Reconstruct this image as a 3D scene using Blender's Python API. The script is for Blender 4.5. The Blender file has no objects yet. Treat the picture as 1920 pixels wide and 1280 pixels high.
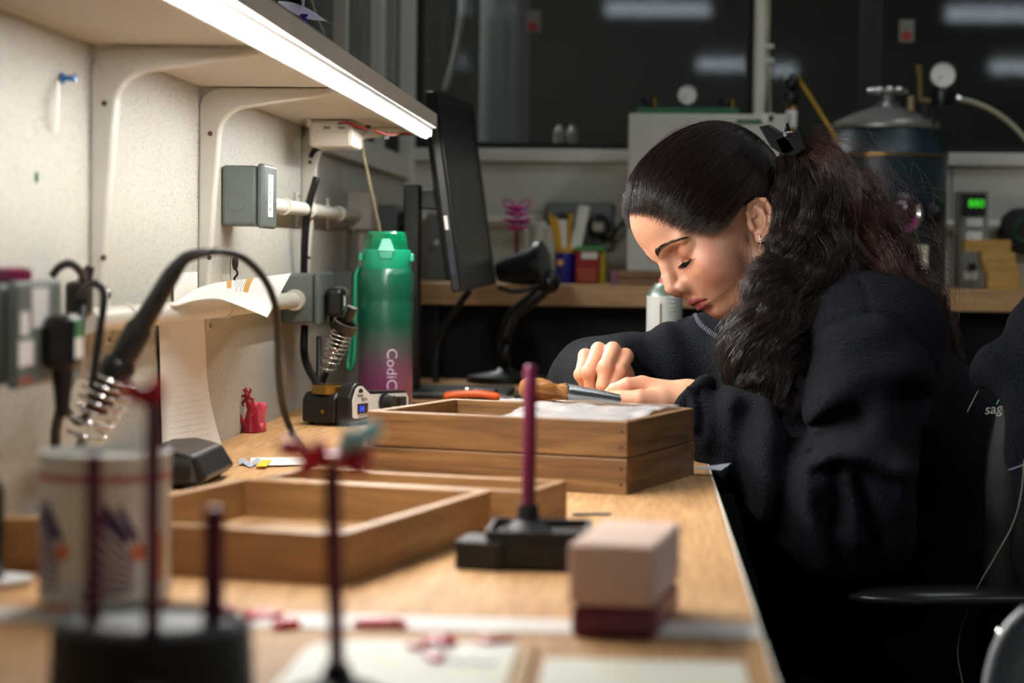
import bpy, bmesh, math, random
import numpy as np
from mathutils import Vector, Matrix, Euler

random.seed(7); np.random.seed(7)
SC = bpy.context.scene
COL = SC.collection

# ------------------------------------------------------------------ camera
F = 4000.0                       # focal length in pixels of the 1920 px wide frame
CAM = np.array([0.0, 0.0, 0.235])  # the bench top is z = 0
_p = math.atan(159.9 / F); _y = math.atan(244.1 / F); _r = 0.012
_f0 = np.array([-math.sin(_y) * math.cos(_p), math.cos(_y) * math.cos(_p), -math.sin(_p)])
_r0 = np.array([math.cos(_y), math.sin(_y), 0.0])
_u0 = np.cross(_r0, _f0)
CR = math.cos(_r) * _r0 + math.sin(_r) * _u0
CU = math.cos(_r) * _u0 - math.sin(_r) * _r0
CF = _f0

def _ray(px, py):
    return CF + CR * (px - 960.0) / F + CU * (640.0 - py) / F
def at(px, py, Y):
    d = _ray(px, py); return CAM + d * (Y / d[1])
def atz(px, py, z):
    d = _ray(px, py); return CAM + d * ((z - CAM[2]) / d[2])
def atx(px, py, x):
    d = _ray(px, py); return CAM + d * (x / d[0])

cam_d = bpy.data.cameras.new('camera')
cam = bpy.data.objects.new('camera', cam_d); COL.objects.link(cam)
cam_d.sensor_width = 36.0; cam_d.sensor_fit = 'HORIZONTAL'
cam_d.lens = F / 1920.0 * 36.0
cam_d.clip_start = 0.05; cam_d.clip_end = 60
m3 = Matrix(((CR[0], CU[0], -CF[0]), (CR[1], CU[1], -CF[1]), (CR[2], CU[2], -CF[2])))
cam.matrix_world = Matrix.Translation(Vector(CAM)) @ m3.to_4x4()
cam_d.dof.use_dof = True
cam_d.dof.focus_distance = 2.62
cam_d.dof.aperture_fstop = 4.6
SC.camera = cam

# ------------------------------------------------------------------ world, exposure
w = bpy.data.worlds.new('world'); SC.world = w; w.use_nodes = True
w.node_tree.nodes['Background'].inputs[0].default_value = (0.92, 1.0, 0.96, 1)
w.node_tree.nodes['Background'].inputs[1].default_value = 0.08
SC.view_settings.view_transform = 'Standard'
SC.view_settings.look = 'None'
SC.view_settings.exposure = 0.0
SC.view_settings.gamma = 1.0
SC.view_settings.use_curve_mapping = False
LED_STRENGTH = 205.0
CEIL_STRENGTH = 10.5
NEAR_STRENGTH = 17.0

# ------------------------------------------------------------------ helpers: materials
def lin(c):
    return tuple(((v / 255.0) / 12.92 if v / 255.0 <= 0.04045 else ((v / 255.0 + 0.055) / 1.055) ** 2.4) for v in c)
def rgba(c): return lin(c) + (1.0,)
MATS = {}
def mat(name, col, rough=0.5, metal=0.0, var=0.0, vscale=8.0, stretch=(1, 1, 1), bump=0.0, bscale=60.0,
        emit=None, estr=0.0, trans=0.0, alpha=1.0, sss=0.0, col2=None, spec=None, sheen=0.0, ior=None, coat=0.0, sssr=(0.01, 0.004, 0.002)):
    if name in MATS: return MATS[name]
    m = bpy.data.materials.new(name); m.use_nodes = True
    nt = m.node_tree; N = nt.nodes; L = nt.links
    b = N['Principled BSDF']
    b.inputs['Base Color'].default_value = rgba(col)
    b.inputs['Roughness'].default_value = rough
    b.inputs['Metallic'].default_value = metal
    if spec is not None: b.inputs['Specular IOR Level'].default_value = spec
    if ior: b.inputs['IOR'].default_value = ior
    b.inputs['Transmission Weight'].default_value = trans
    b.inputs['Alpha'].default_value = alpha
    b.inputs['Coat Weight'].default_value = coat
    if sss:
        b.inputs['Subsurface Weight'].default_value = sss
        b.inputs['Subsurface Radius'].default_value = (1, 0.45, 0.25)
        b.inputs['Subsurface Scale'].default_value = sssr[0]
    if sheen:
        b.inputs['Sheen Weight'].default_value = sheen
        b.inputs['Sheen Roughness'].default_value = 0.4
    if emit is not None:
        b.inputs['Emission Color'].default_value = rgba(emit)
        b.inputs['Emission Strength'].default_value = estr
    if var or bump:
        tc = N.new('ShaderNodeTexCoord'); mp = N.new('ShaderNodeMapping')
        mp.inputs['Scale'].default_value = stretch
        L.new(tc.outputs['Object'], mp.inputs['Vector'])
    if var:
        nz = N.new('ShaderNodeTexNoise'); nz.inputs['Scale'].default_value = vscale
        nz.inputs['Detail'].default_value = 6; nz.inputs['Roughness'].default_value = 0.62
        L.new(mp.outputs['Vector'], nz.inputs['Vector'])
        cr = N.new('ShaderNodeValToRGB')
        c1 = lin(col); c2 = lin(col2) if col2 else tuple(v * (1 - var) for v in c1)
        cr.color_ramp.elements[0].position = 0.34; cr.color_ramp.elements[0].color = c2 + (1,)
        cr.color_ramp.elements[1].position = 0.66; cr.color_ramp.elements[1].color = tuple(min(1, v * (1 + var * 0.35)) for v in c1) + (1,)
        L.new(nz.outputs['Fac'], cr.inputs['Fac']); L.new(cr.outputs['Color'], b.inputs['Base Color'])
    if bump:
        n2 = N.new('ShaderNodeTexNoise'); n2.inputs['Scale'].default_value = bscale; n2.inputs['Detail'].default_value = 4
        L.new(mp.outputs['Vector'], n2.inputs['Vector'])
        bp = N.new('ShaderNodeBump'); bp.inputs['Strength'].default_value = bump; bp.inputs['Distance'].default_value = 0.002
        L.new(n2.outputs['Fac'], bp.inputs['Height']); L.new(bp.outputs['Normal'], b.inputs['Normal'])
    MATS[name] = m
    return m

def speckle_mat(name, col, spk, scale=420.0, amount=0.40, rough=0.6):
    m = mat(name, col, rough)
    nt = m.node_tree; N = nt.nodes; L = nt.links; b = N['Principled BSDF']
    tc = N.new('ShaderNodeTexCoord')
    nz = N.new('ShaderNodeTexNoise'); nz.inputs['Scale'].default_value = scale; nz.inputs['Detail'].default_value = 2
    big = N.new('ShaderNodeTexNoise'); big.inputs['Scale'].default_value = 3.0; big.inputs['Detail'].default_value = 4
    L.new(tc.outputs['Object'], nz.inputs['Vector']); L.new(tc.outputs['Object'], big.inputs['Vector'])
    cr = N.new('ShaderNodeValToRGB'); cr.color_ramp.elements[0].position = amount - 0.05; cr.color_ramp.elements[0].color = rgba(spk)
    cr.color_ramp.elements[1].position = amount; cr.color_ramp.elements[1].color = rgba(col)
    L.new(nz.outputs['Fac'], cr.inputs['Fac'])
    mx = N.new('ShaderNodeMixRGB'); mx.blend_type = 'MULTIPLY'; mx.inputs['Fac'].default_value = 0.22
    L.new(cr.outputs['Color'], mx.inputs['Color1']); L.new(big.outputs['Fac'], mx.inputs['Color2'])
    L.new(mx.outputs['Color'], b.inputs['Base Color'])
    return m

def wood_mat(name, c1, c2, c3, scale=1.0, rough=0.45, along='X', knots=True, bump=0.15):
    """grain runs along the object's own axis"""
    if name in MATS: return MATS[name]
    m = mat(name, c1, rough); nt = m.node_tree; N = nt.nodes; L = nt.links; b = N['Principled BSDF']
    tc = N.new('ShaderNodeTexCoord'); mp = N.new('ShaderNodeMapping')
    oi = N.new('ShaderNodeObjectInfo'); ad = N.new('ShaderNodeVectorMath'); ad.operation = 'ADD'
    sc = N.new('ShaderNodeVectorMath'); sc.operation = 'SCALE'; sc.inputs['Scale'].default_value = 13.0
    cx = N.new('ShaderNodeCombineXYZ')
    for k in range(3): L.new(oi.outputs['Random'], cx.inputs[k])
    L.new(cx.outputs[0], sc.inputs[0]); L.new(tc.outputs['Object'], ad.inputs[0]); L.new(sc.outputs[0], ad.inputs[1])
    s = {'X': (1.6, 22, 22), 'Y': (22, 1.6, 22), 'Z': (22, 22, 1.6)}[along]
    mp.inputs['Scale'].default_value = tuple(v * scale for v in s)
    L.new(ad.outputs[0], mp.inputs['Vector'])
    n1 = N.new('ShaderNodeTexNoise'); n1.inputs['Scale'].default_value = 1.6; n1.inputs['Detail'].default_value = 7; n1.inputs['Distortion'].default_value = 1.2
    n2 = N.new('ShaderNodeTexNoise'); n2.inputs['Scale'].default_value = 8.0; n2.inputs['Detail'].default_value = 5
    L.new(mp.outputs[0], n1.inputs['Vector']); L.new(mp.outputs[0], n2.inputs['Vector'])
    r = N.new('ShaderNodeValToRGB')
    e = r.color_ramp.elements
    e[0].position = 0.30; e[0].color = rgba(c3); e[1].position = 0.72; e[1].color = rgba(c2)
    k = e.new(0.5); k.color = rgba(c1)
    L.new(n1.outputs['Fac'], r.inputs['Fac'])
    mx = N.new('ShaderNodeMixRGB'); mx.blend_type = 'MULTIPLY'; mx.inputs['Fac'].default_value = 0.45
    r2 = N.new('ShaderNodeValToRGB'); r2.color_ramp.elements[0].position = 0.3; r2.color_ramp.elements[0].color = (0.45, 0.4, 0.35, 1); r2.color_ramp.elements[1].position = 0.6
    L.new(n2.outputs['Fac'], r2.inputs['Fac']); L.new(r.outputs[0], mx.inputs['Color1']); L.new(r2.outputs[0], mx.inputs['Color2'])
    L.new(mx.outputs[0], b.inputs['Base Color'])
    bp = N.new('ShaderNodeBump'); bp.inputs['Strength'].default_value = bump; bp.inputs['Distance'].default_value = 0.0015
    L.new(n2.outputs['Fac'], bp.inputs['Height']); L.new(bp.outputs[0], b.inputs['Normal'])
    return m

# ------------------------------------------------------------------ helpers: geometry
class G:
    """collects shapes given in world metres; obj() turns it into one mesh object"""
    def __init__(s): s.v = []; s.f = []; s.n = 0
    def add(s, v, f):
        v = np.asarray(v, float).reshape(-1, 3); s.v.append(v)
        s.f += [tuple(int(i) + s.n for i in q) for q in f]; s.n += len(v); return s
    def box(s, c, d, R=None):
        h = np.array(d) / 2.0
        q = np.array([[x, y, z] for x in (-1, 1) for y in (-1, 1) for z in (-1, 1)], float) * h
        if R is not None: q = q @ np.asarray(R).T
        return s.add(q + np.array(c), [(0, 1, 3, 2), (4, 6, 7, 5), (0, 4, 5, 1), (2, 3, 7, 6), (0, 2, 6, 4), (1, 5, 7, 3)])
    def bb(s, x0, x1, y0, y1, z0, z1):
        return s.box(((x0 + x1) / 2, (y0 + y1) / 2, (z0 + z1) / 2), (x1 - x0, y1 - y0, z1 - z0))
    def tube(s, path, r, seg=10, cap=True, closed=False):
        P = np.asarray(path, float); n = len(P)
        rr = np.full(n, r, float) if np.isscalar(r) else np.asarray(r, float)
        T = np.gradient(P, axis=0) if not closed else (np.roll(P, -1, 0) - np.roll(P, 1, 0))
        T /= np.linalg.norm(T, axis=1)[:, None] + 1e-12
        a = np.array([0, 0, 1.0]) if abs(T[0][2]) < 0.9 else np.array([1.0, 0, 0])
        nrm = np.cross(T[0], a); nrm /= np.linalg.norm(nrm)
        V = []; ang = np.linspace(0, 2 * np.pi, seg, endpoint=False)
        for i in range(n):
            nrm = nrm - T[i] * np.dot(nrm, T[i]); nrm /= np.linalg.norm(nrm) + 1e-12
            bn = np.cross(T[i], nrm)
            V.append(P[i] + rr[i] * (np.cos(ang)[:, None] * nrm + np.sin(ang)[:, None] * bn))
        V = np.concatenate(V); fs = []
        m = n if closed else n - 1
        for i in range(m):
            j = (i + 1) % n
            for k in range(seg):
                l = (k + 1) % seg
                fs.append((i * seg + k, i * seg + l, j * seg + l, j * seg + k))
        if cap and not closed:
            fs.append(tuple(range(seg))[::-1]); fs.append(tuple((n - 1) * seg + k for k in range(seg)))
        return s.add(V, fs)
    def cyl(s, a, b, r, seg=24, r2=None):
        return s.tube([a, b], [r, r if r2 is None else r2], seg)
    def lathe(s, prof, c=(0, 0, 0), axis=(0, 0, 1), seg=32, cap=True):
        """prof: (radius, height) pairs along axis"""
        A = np.array(axis, float); A /= np.linalg.norm(A)
        t = np.array([1.0, 0, 0]) if abs(A[0]) < 0.9 else np.array([0, 1.0, 0])
        e1 = np.cross(A, t); e1 /= np.linalg.norm(e1); e2 = np.cross(A, e1)
        ang = np.linspace(0, 2 * np.pi, seg, endpoint=False)
        V = []; fs = []
        for (r, h) in prof:
            V.append(np.array(c) + A * h + r * (np.cos(ang)[:, None] * e1 + np.sin(ang)[:, None] * e2))
        V = np.concatenate(V); n = len(prof)
        for i in range(n - 1):
            for k in range(seg):
                l = (k + 1) % seg
                fs.append((i * seg + k, i * seg + l, (i + 1) * seg + l, (i + 1) * seg + k))
        if cap:
            fs.append(tuple(range(seg))[::-1]); fs.append(tuple((n - 1) * seg + k for k in range(seg)))
        return s.add(V, fs)
    def prism(s, poly, off):
        P = np.asarray(poly, float); n = len(P); off = np.array(off, float)
        V = np.concatenate([P, P + off])
        fs = [tuple(range(n))[::-1], tuple(range(n, 2 * n))] + [(i, (i + 1) % n, n + (i + 1) % n, n + i) for i in range(n)]
        return s.add(V, fs)
    def sphere(s, c, r, seg=16, rings=10, R=None):
        r = np.array([r, r, r], float) if np.isscalar(r) else np.array(r, float)
        V = []; fs = []
        for i in range(rings + 1):
            th = np.pi * i / rings
            for k in range(seg):
                ph = 2 * np.pi * k / seg
                V.append([math.sin(th) * math.cos(ph), math.sin(th) * math.sin(ph), math.cos(th)])
        V = np.array(V) * r
        if R is not None: V = V @ np.asarray(R).T
        for i in range(rings):
            for k in range(seg):
                l = (k + 1) % seg
                fs.append((i * seg + k, (i + 1) * seg + k, (i + 1) * seg + l, i * seg + l))
        return s.add(V + np.array(c), fs)
    def sheet(s, grid, t=0.0004):
        g = np.asarray(grid, float); a, b = g.shape[:2]
        du = np.gradient(g, axis=0); dv = np.gradient(g, axis=1)
        n = np.cross(du, dv); n /= np.linalg.norm(n, axis=2)[..., None] + 1e-12
        V = np.concatenate([(g + n * t / 2).reshape(-1, 3), (g - n * t / 2).reshape(-1, 3)]); o = a * b; fs = []
        for i in range(a - 1):
            for j in range(b - 1):
                q = (i * b + j, (i + 1) * b + j, (i + 1) * b + j + 1, i * b + j + 1)
                fs.append(q); fs.append(tuple(x + o for x in q[::-1]))
        for i in range(a - 1):
            for j in (0, b - 1): fs.append((i * b + j, i * b + j + o, (i + 1) * b + j + o, (i + 1) * b + j))
        for j in range(b - 1):
            for i in (0, a - 1): fs.append((i * b + j, i * b + j + 1, i * b + j + 1 + o, i * b + j + o))
        return s.add(V, fs)

def obj(name, g, m, parent=None, smooth=False, bevel=0.0, seg=2, origin=None):
    V = np.concatenate(g.v)
    if parent is not None:
        Mi = np.array(parent.matrix_basis.inverted() if parent.parent is None else (parent.parent.matrix_basis @ parent.matrix_basis).inverted())
        V = V @ Mi[:3, :3].T + Mi[:3, 3]; loc = None
    c = V.mean(0) if origin is None else np.array(origin, float)
    if origin is None: c = np.array([(V[:, 0].min() + V[:, 0].max()) / 2, (V[:, 1].min() + V[:, 1].max()) / 2, V[:, 2].min() if parent is None else (V[:, 2].min() + V[:, 2].max()) / 2])
    me = bpy.data.meshes.new(name)
    me.from_pydata((V - c).tolist(), [], g.f); me.update()
    bm = bmesh.new(); bm.from_mesh(me); bmesh.ops.recalc_face_normals(bm, faces=bm.faces); bm.to_mesh(me); bm.free()
    o = bpy.data.objects.new(name, me); COL.objects.link(o); o.location = c
    if m is not None: me.materials.append(m)
    if parent is not None: o.parent = parent
    if smooth:
        me.polygons.foreach_set('use_smooth', [True] * len(me.polygons))
        if smooth != 'all':
            try: me.set_sharp_from_angle(angle=math.radians(40))
            except Exception: pass
    if bevel:
        b = o.modifiers.new('bevel', 'BEVEL'); b.width = bevel; b.segments = seg; b.limit_method = 'ANGLE'; b.angle_limit = math.radians(40)
        b.harden_normals = False
    return o

def tag(o, label, cat=None, group=None, kind=None):
    o['label'] = label
    if cat: o['category'] = cat
    if group: o['group'] = group
    if kind: o['kind'] = kind
    return o
def thing(name, label, cat, loc, rz=0.0, group=None):
    o = bpy.data.objects.new(name, None); COL.objects.link(o)
    o.location = Vector([float(v) for v in loc]); o.rotation_euler = (0, 0, rz)
    o.empty_display_size = 0.02
    bpy.context.view_layer.update()
    return tag(o, label, cat, group)
def struct(name, g, m, **k):
    o = obj(name, g, m, **k); o['kind'] = 'structure'; return o
def Rz(a):
    c, s = math.cos(a), math.sin(a); return np.array([[c, -s, 0], [s, c, 0], [0, 0, 1.0]])
def frame(dirx, up=(0, 0, 1)):
    x = np.array(dirx, float); x /= np.linalg.norm(x); u = np.array(up, float)
    y = np.cross(u, x); y /= np.linalg.norm(y); z = np.cross(x, y)
    return np.stack([x, y, z], 1)
def spline(pts, n=24):
    """Catmull-Rom through the points"""
    P = np.asarray(pts, float); k = len(P)
    if k < 3: return np.linspace(P[0], P[-1], n)
    Q = np.vstack([2 * P[0] - P[1], P, 2 * P[-1] - P[-2]])
    t = np.linspace(0, k - 1 - 1e-9, n); i = t.astype(int); u = (t - i)[:, None]
    a, b, c, d = Q[i], Q[i + 1], Q[i + 2], Q[i + 3]
    return 0.5 * (2 * b + (c - a) * u + (2 * a - 5 * b + 4 * c - d) * u ** 2 + (3 * b - a - 3 * c + d) * u ** 3)
def local_mesh(name, g, m, parent, loc, R, smooth=False, bevel=0.0):
    """a piece whose mesh keeps its own axes (grain follows it): g is in local axes, R places it in the world"""
    V = np.concatenate(g.v); me = bpy.data.meshes.new(name); me.from_pydata(V.tolist(), [], g.f); me.update()
    bm = bmesh.new(); bm.from_mesh(me); bmesh.ops.recalc_face_normals(bm, faces=bm.faces); bm.to_mesh(me); bm.free()
    o = bpy.data.objects.new(name, me); COL.objects.link(o); me.materials.append(m)
    W = Matrix.Translation(Vector([float(q) for q in loc])) @ Matrix(np.asarray(R).tolist()).to_4x4()
    if parent is not None:
        o.parent = parent; o.matrix_basis = parent.matrix_basis.inverted() @ W
    else: o.matrix_basis = W
    if smooth: me.polygons.foreach_set('use_smooth', [True] * len(me.polygons))
    if bevel:
        b = o.modifiers.new('bevel', 'BEVEL'); b.width = bevel; b.segments = 2; b.limit_method = 'ANGLE'
    return o
def text_mesh(name, txt, size, m, parent, loc, R, ext=0.0002, shear=0.0, align='CENTER'):
    cu = bpy.data.curves.new(name, 'FONT'); cu.body = txt; cu.size = size; cu.extrude = ext; cu.shear = shear
    cu.align_x = align; cu.align_y = 'CENTER'; cu.resolution_u = 3
    t = bpy.data.objects.new(name + '_tmp', cu); COL.objects.link(t)
    dg = bpy.context.evaluated_depsgraph_get(); dg.update()
    me = bpy.data.meshes.new_from_object(t.evaluated_get(dg)); me.name = name
    COL.objects.unlink(t); bpy.data.objects.remove(t)
    me.materials.clear(); me.materials.append(m)
    o = bpy.data.objects.new(name, me); COL.objects.link(o)
    W = Matrix.Translation(Vector([float(q) for q in loc])) @ Matrix(np.asarray(R).tolist()).to_4x4()
    if parent is not None:
        o.parent = parent
        pm = parent.matrix_basis if parent.parent is None else parent.parent.matrix_basis @ parent.matrix_basis
        o.matrix_basis = pm.inverted() @ W
    else: o.matrix_basis = W
    return o
# ================================================================== materials
M_panel = speckle_mat('speckled_panel', (197, 195, 184), (126, 122, 113), 600, 0.41)
M_backpanel = speckle_mat('back_panel', (214, 212, 198), (190, 186, 172), 300, 0.36)
M_white = mat('white_paint', (200, 197, 187), 0.5, var=0.06, vscale=5, bump=0.05, bscale=90)
M_fascia = mat('shelf_edge_grey', (205, 198, 186), 0.5, var=0.08, vscale=12)
M_bracket = mat('bracket_enamel', (202, 199, 189), 0.35, var=0.05, vscale=10)
M_alu = mat('aluminium', (190, 190, 188), 0.35, 0.9)
M_frame = mat('white_window_frame', (214, 212, 202), 0.4)
M_gasket = mat('black_gasket', (14, 14, 13), 0.6)
M_black = mat('black_plastic', (9, 9, 10), 0.38, var=0.2, vscale=20)
M_rubber = mat('black_rubber', (10, 10, 11), 0.55)
M_darkgrey = mat('dark_grey_plastic', (26, 26, 27), 0.5)
M_box = mat('grey_socket_plastic', (98, 108, 106), 0.38, var=0.08, vscale=18)
M_pvc = mat('white_conduit', (222, 218, 206), 0.32, var=0.05, vscale=14)
M_chrome = mat('chrome', (225, 225, 225), 0.16, 1.0)
M_steel = mat('steel', (170, 172, 172), 0.28, 1.0)
M_brass = mat('brass', (150, 118, 56), 0.32, 0.9)
M_paper = mat('paper', (238, 236, 230), 0.75, var=0.03, vscale=20)
M_print = mat('grey_print', (150, 150, 150), 0.8)
M_orangeprint = mat('orange_print', (196, 146, 62), 0.8)
M_sticker = mat('white_sticker', (228, 226, 222), 0.6)
M_maroon = mat('maroon_wax', (112, 28, 66), 0.32, sss=0.15, spec=0.5)
M_redwax = mat('red_wax', (206, 30, 62), 0.3, sss=0.9, sssr=(0.012, 0, 0))
M_darkred = mat('dark_red_wax', (146, 18, 42), 0.3, sss=0.2)
M_pinkwax = mat('pink_wax', (206, 78, 100), 0.3, sss=0.4)
M_cyanwax = mat('cyan_wax', (165, 238, 248), 0.35, sss=0.95, sssr=(0.02, 0, 0))
M_magenta = mat('magenta_wax', (190, 30, 150), 0.35, sss=0.3)
M_bluepin = mat('blue_pin', (20, 110, 190), 0.25)
M_purple = mat('purple_plastic', (90, 40, 170), 0.25)
M_redwire = mat('red_wire', (190, 40, 36), 0.4)
M_cream = mat('cream_cable', (186, 176, 146), 0.5)
M_greencap = mat('green_plastic', (24, 150, 112), 0.33, sss=0.1)
M_greenclear = mat('green_clear', (10, 120, 78), 0.12, alpha=0.86, coat=0.6)
M_desk = wood_mat('beech_laminate', (198, 152, 102), (208, 165, 116), (184, 138, 90), scale=1.3, rough=0.62, along='Y', bump=0.04); M_desk.node_tree.nodes['Principled BSDF'].inputs['Specular IOR Level'].default_value = 0.28
M_counter = wood_mat('counter_wood', (190, 150, 104), (200, 160, 115), (176, 136, 92), scale=1.0, rough=0.5, along='X', bump=0.04)
M_tray = wood_mat('tray_wood', (128, 92, 53), (146, 108, 66), (96, 65, 34), scale=1.7, rough=0.5, along='X', bump=0.25)
M_traylight = wood_mat('tray_wood_pale', (160, 118, 70), (174, 133, 85), (138, 98, 54), scale=1.4, rough=0.5, along='X', bump=0.2)
M_handle = wood_mat('handle_wood', (170, 112, 60), (190, 132, 76), (128, 78, 38), scale=3.0, rough=0.2, along='X', bump=0.05)
M_floor = mat('floor_vinyl', (52, 52, 52), 0.5, var=0.2, vscale=5)
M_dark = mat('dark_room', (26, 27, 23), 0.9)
M_ceil = mat('ceiling_paint', (60, 60, 58), 0.9)
M_glass = mat('window_glass', (8, 9, 8), 0.03, alpha=0.30, spec=0.55)
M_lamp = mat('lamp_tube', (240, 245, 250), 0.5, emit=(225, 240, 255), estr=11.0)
M_farfill = mat('far_fill_lamp', (240, 245, 250), 0.5, emit=(230, 240, 235), estr=120.0)
M_led = mat('led_diffuser', (255, 255, 255), 0.4, emit=(253, 251, 247), estr=LED_STRENGTH)

WALLX = -0.522; BACKY = 4.65; FLOORZ = -0.75
# ================================================================== the room
struct('floor', G().bb(-3.0, 4.5, -1.0, 8.5, FLOORZ - 0.05, FLOORZ), M_floor)
struct('ceiling', G().bb(-3.0, 4.5, -9.0, 4.9, 2.08, 2.13), M_ceil)

# left partition: speckled panels between slim joints (the core board is the wall, each panel a piece)
wl = struct('wall_left', G().bb(WALLX - 0.05, WALLX - 0.012, 0.3, BACKY, FLOORZ, 0.56), M_dark)
seams = [0.55, 1.10, 1.985, 2.475, 3.245, 3.69, BACKY - 0.05]
for a, b in zip(seams[:-1], seams[1:]):
    top = 0.54 if a < 3.2 else 0.40
    obj('wall_panel', G().bb(WALLX - 0.012, WALLX, a + 0.002, b - 0.002, FLOORZ + 0.02, top), M_panel, wl, bevel=0.0012)
for yy in seams[1:-1]:
    obj('joint_strip', G().bb(WALLX - 0.011, WALLX - 0.0015, yy - 0.0015, yy + 0.0015, FLOORZ + 0.02, 0.54 if yy < 3.3 else 0.40), M_alu, wl)
obj('sill_rail', G().bb(WALLX - 0.045, WALLX + 0.012, 3.26, BACKY, 0.40, 0.445), M_frame, wl, bevel=0.002)

# glazing of the left partition beyond the shelf
wn = struct('window_1', G().bb(WALLX - 0.03, WALLX - 0.012, 3.29, 3.345, 0.445, 1.6), M_gasket)
for yy, wd in ((3.70, 0.020), (4.22, 0.045)):
    obj('mullion', G().bb(WALLX - 0.04, WALLX + 0.004, yy - wd / 2, yy + wd / 2, 0.445, 1.6), M_frame, wn, bevel=0.002)
for a, b in ((3.345, 3.69), (3.71, 4.197), (4.245, BACKY - 0.03)):
    obj('pane', G().bb(WALLX - 0.026, WALLX - 0.020, a, b, 0.445, 1.6), M_glass, wn)

for a, b in ((0.40, 1.36), (1.40, 2.32), (2.36, 3.28)):
    obj('pane', G().bb(WALLX - 0.026, WALLX - 0.020, a, b, 0.562, 1.6), M_glass, wn)
for yy in (0.38, 1.38, 2.34): obj('mullion', G().bb(WALLX - 0.04, WALLX + 0.004, yy - 0.018, yy + 0.018, 0.562, 1.6), M_frame, wn, bevel=0.002)
# back partition
wb = struct('wall_back', G().bb(WALLX, 2.6, BACKY + 0.012, BACKY + 0.05, FLOORZ, 0.44), M_dark)
for a, b in ((WALLX, 0.06), (0.06, 0.66), (0.66, 1.6), (1.6, 2.6)):
    obj('wall_panel', G().bb(a + 0.002, b - 0.002, BACKY, BACKY + 0.012, FLOORZ + 0.02, 0.438), M_backpanel, wb, bevel=0.001)
t = struct('trim_1', G().bb(WALLX, 2.6, BACKY - 0.014, BACKY + 0.05, 0.440, 0.468), M_frame, bevel=0.003)
wn2 = struct('window_2', G().bb(WALLX + 0.02, 2.6, BACKY - 0.004, BACKY + 0.03, 0.468, 0.482), M_gasket)
obj('mullion', G().bb(WALLX - 0.012, WALLX + 0.022, BACKY - 0.03, BACKY + 0.04, FLOORZ + 0.3, 1.6), M_frame, wn2, bevel=0.003)
obj('gasket', G().bb(WALLX + 0.022, WALLX + 0.036, BACKY - 0.004, BACKY + 0.03, 0.482, 1.6), M_gasket, wn2)
MX = at(1425, 100, BACKY)[0]
obj('mullion', G().bb(MX - 0.030, MX + 0.012, BACKY - 0.004, BACKY + 0.04, 0.482, 1.6), M_gasket, wn2, bevel=0.002)
M3 = at(1690, 100, BACKY)[0]
obj('mullion', G().bb(M3 - 0.085, M3 - 0.04, BACKY - 0.004, BACKY + 0.04, 0.482, 1.6), M_gasket, wn2, bevel=0.002)
for a, b in ((WALLX + 0.036, MX - 0.03), (MX + 0.012, M3 - 0.085), (M3 - 0.04, 2.6)):
    obj('pane', G().bb(a, b, BACKY + 0.010, BACKY + 0.016, 0.482, 1.6), M_glass, wn2)

# the dark room behind the glazing
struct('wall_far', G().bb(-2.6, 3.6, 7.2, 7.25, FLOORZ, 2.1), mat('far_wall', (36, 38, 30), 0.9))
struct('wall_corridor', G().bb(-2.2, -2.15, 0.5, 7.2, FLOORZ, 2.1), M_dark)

def duct(px, Y, r, label):
    c = at(px, 140, Y)
    g = G(); prof = []
    for k in range(60): prof += [(r, k * 0.045 - 0.9), (r * 0.985, k * 0.045 - 0.9 + 0.022)]
    g.lathe(prof, (c[0], Y, 0.3), seg=40)
    tag(obj('steel_duct', g, mat('duct_steel', (196, 200, 196), 0.38, 0.55), smooth='all'), label, 'duct')
duct(950, 5.1, 0.065, 'shiny steel flue pipe standing behind the back window')
r = thing('ceiling_lamp', 'unseen lamp added behind the glass to brighten the flue pipe', 'lamp', (-0.96, 5.5, 1.95), group='ceiling strip lights')  # added fill source, out of view, brightens the flue pipe and far wall
obj('diffuser', G().bb(-1.02, -0.90, 4.9, 6.2, 1.90, 1.93), M_farfill, r)
obj('housing', G().bb(-1.04, -0.88, 4.88, 6.22, 1.931, 1.97), M_white, r)
struct('trim_2', G().bb(-0.35, 0.15, 4.70, 5.0, at(1049, 255, 4.9)[2] - 0.05, at(1049, 255, 4.9)[2] - 0.0301), M_dark)
# strip light seen through the glass beside the duct
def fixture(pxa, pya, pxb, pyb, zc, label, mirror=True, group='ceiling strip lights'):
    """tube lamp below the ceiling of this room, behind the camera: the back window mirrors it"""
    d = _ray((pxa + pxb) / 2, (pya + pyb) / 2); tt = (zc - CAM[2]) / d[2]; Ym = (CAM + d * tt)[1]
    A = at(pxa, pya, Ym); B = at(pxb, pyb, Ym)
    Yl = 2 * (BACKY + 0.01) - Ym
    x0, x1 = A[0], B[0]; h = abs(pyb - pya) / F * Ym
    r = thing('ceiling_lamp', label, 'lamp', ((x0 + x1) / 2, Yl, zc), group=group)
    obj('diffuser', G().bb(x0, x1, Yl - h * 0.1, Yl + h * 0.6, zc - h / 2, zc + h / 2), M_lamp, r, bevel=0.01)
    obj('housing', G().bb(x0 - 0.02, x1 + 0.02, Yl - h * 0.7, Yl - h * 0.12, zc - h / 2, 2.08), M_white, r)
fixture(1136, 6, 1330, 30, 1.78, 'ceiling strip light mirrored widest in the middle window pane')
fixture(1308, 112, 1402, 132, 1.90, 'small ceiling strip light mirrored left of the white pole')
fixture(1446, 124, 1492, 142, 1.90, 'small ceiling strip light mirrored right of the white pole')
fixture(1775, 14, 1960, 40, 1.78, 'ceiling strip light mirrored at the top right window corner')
fixture(1858, 116, 1960, 138, 1.90, 'ceiling strip light mirrored above the curved hose at right')
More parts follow.
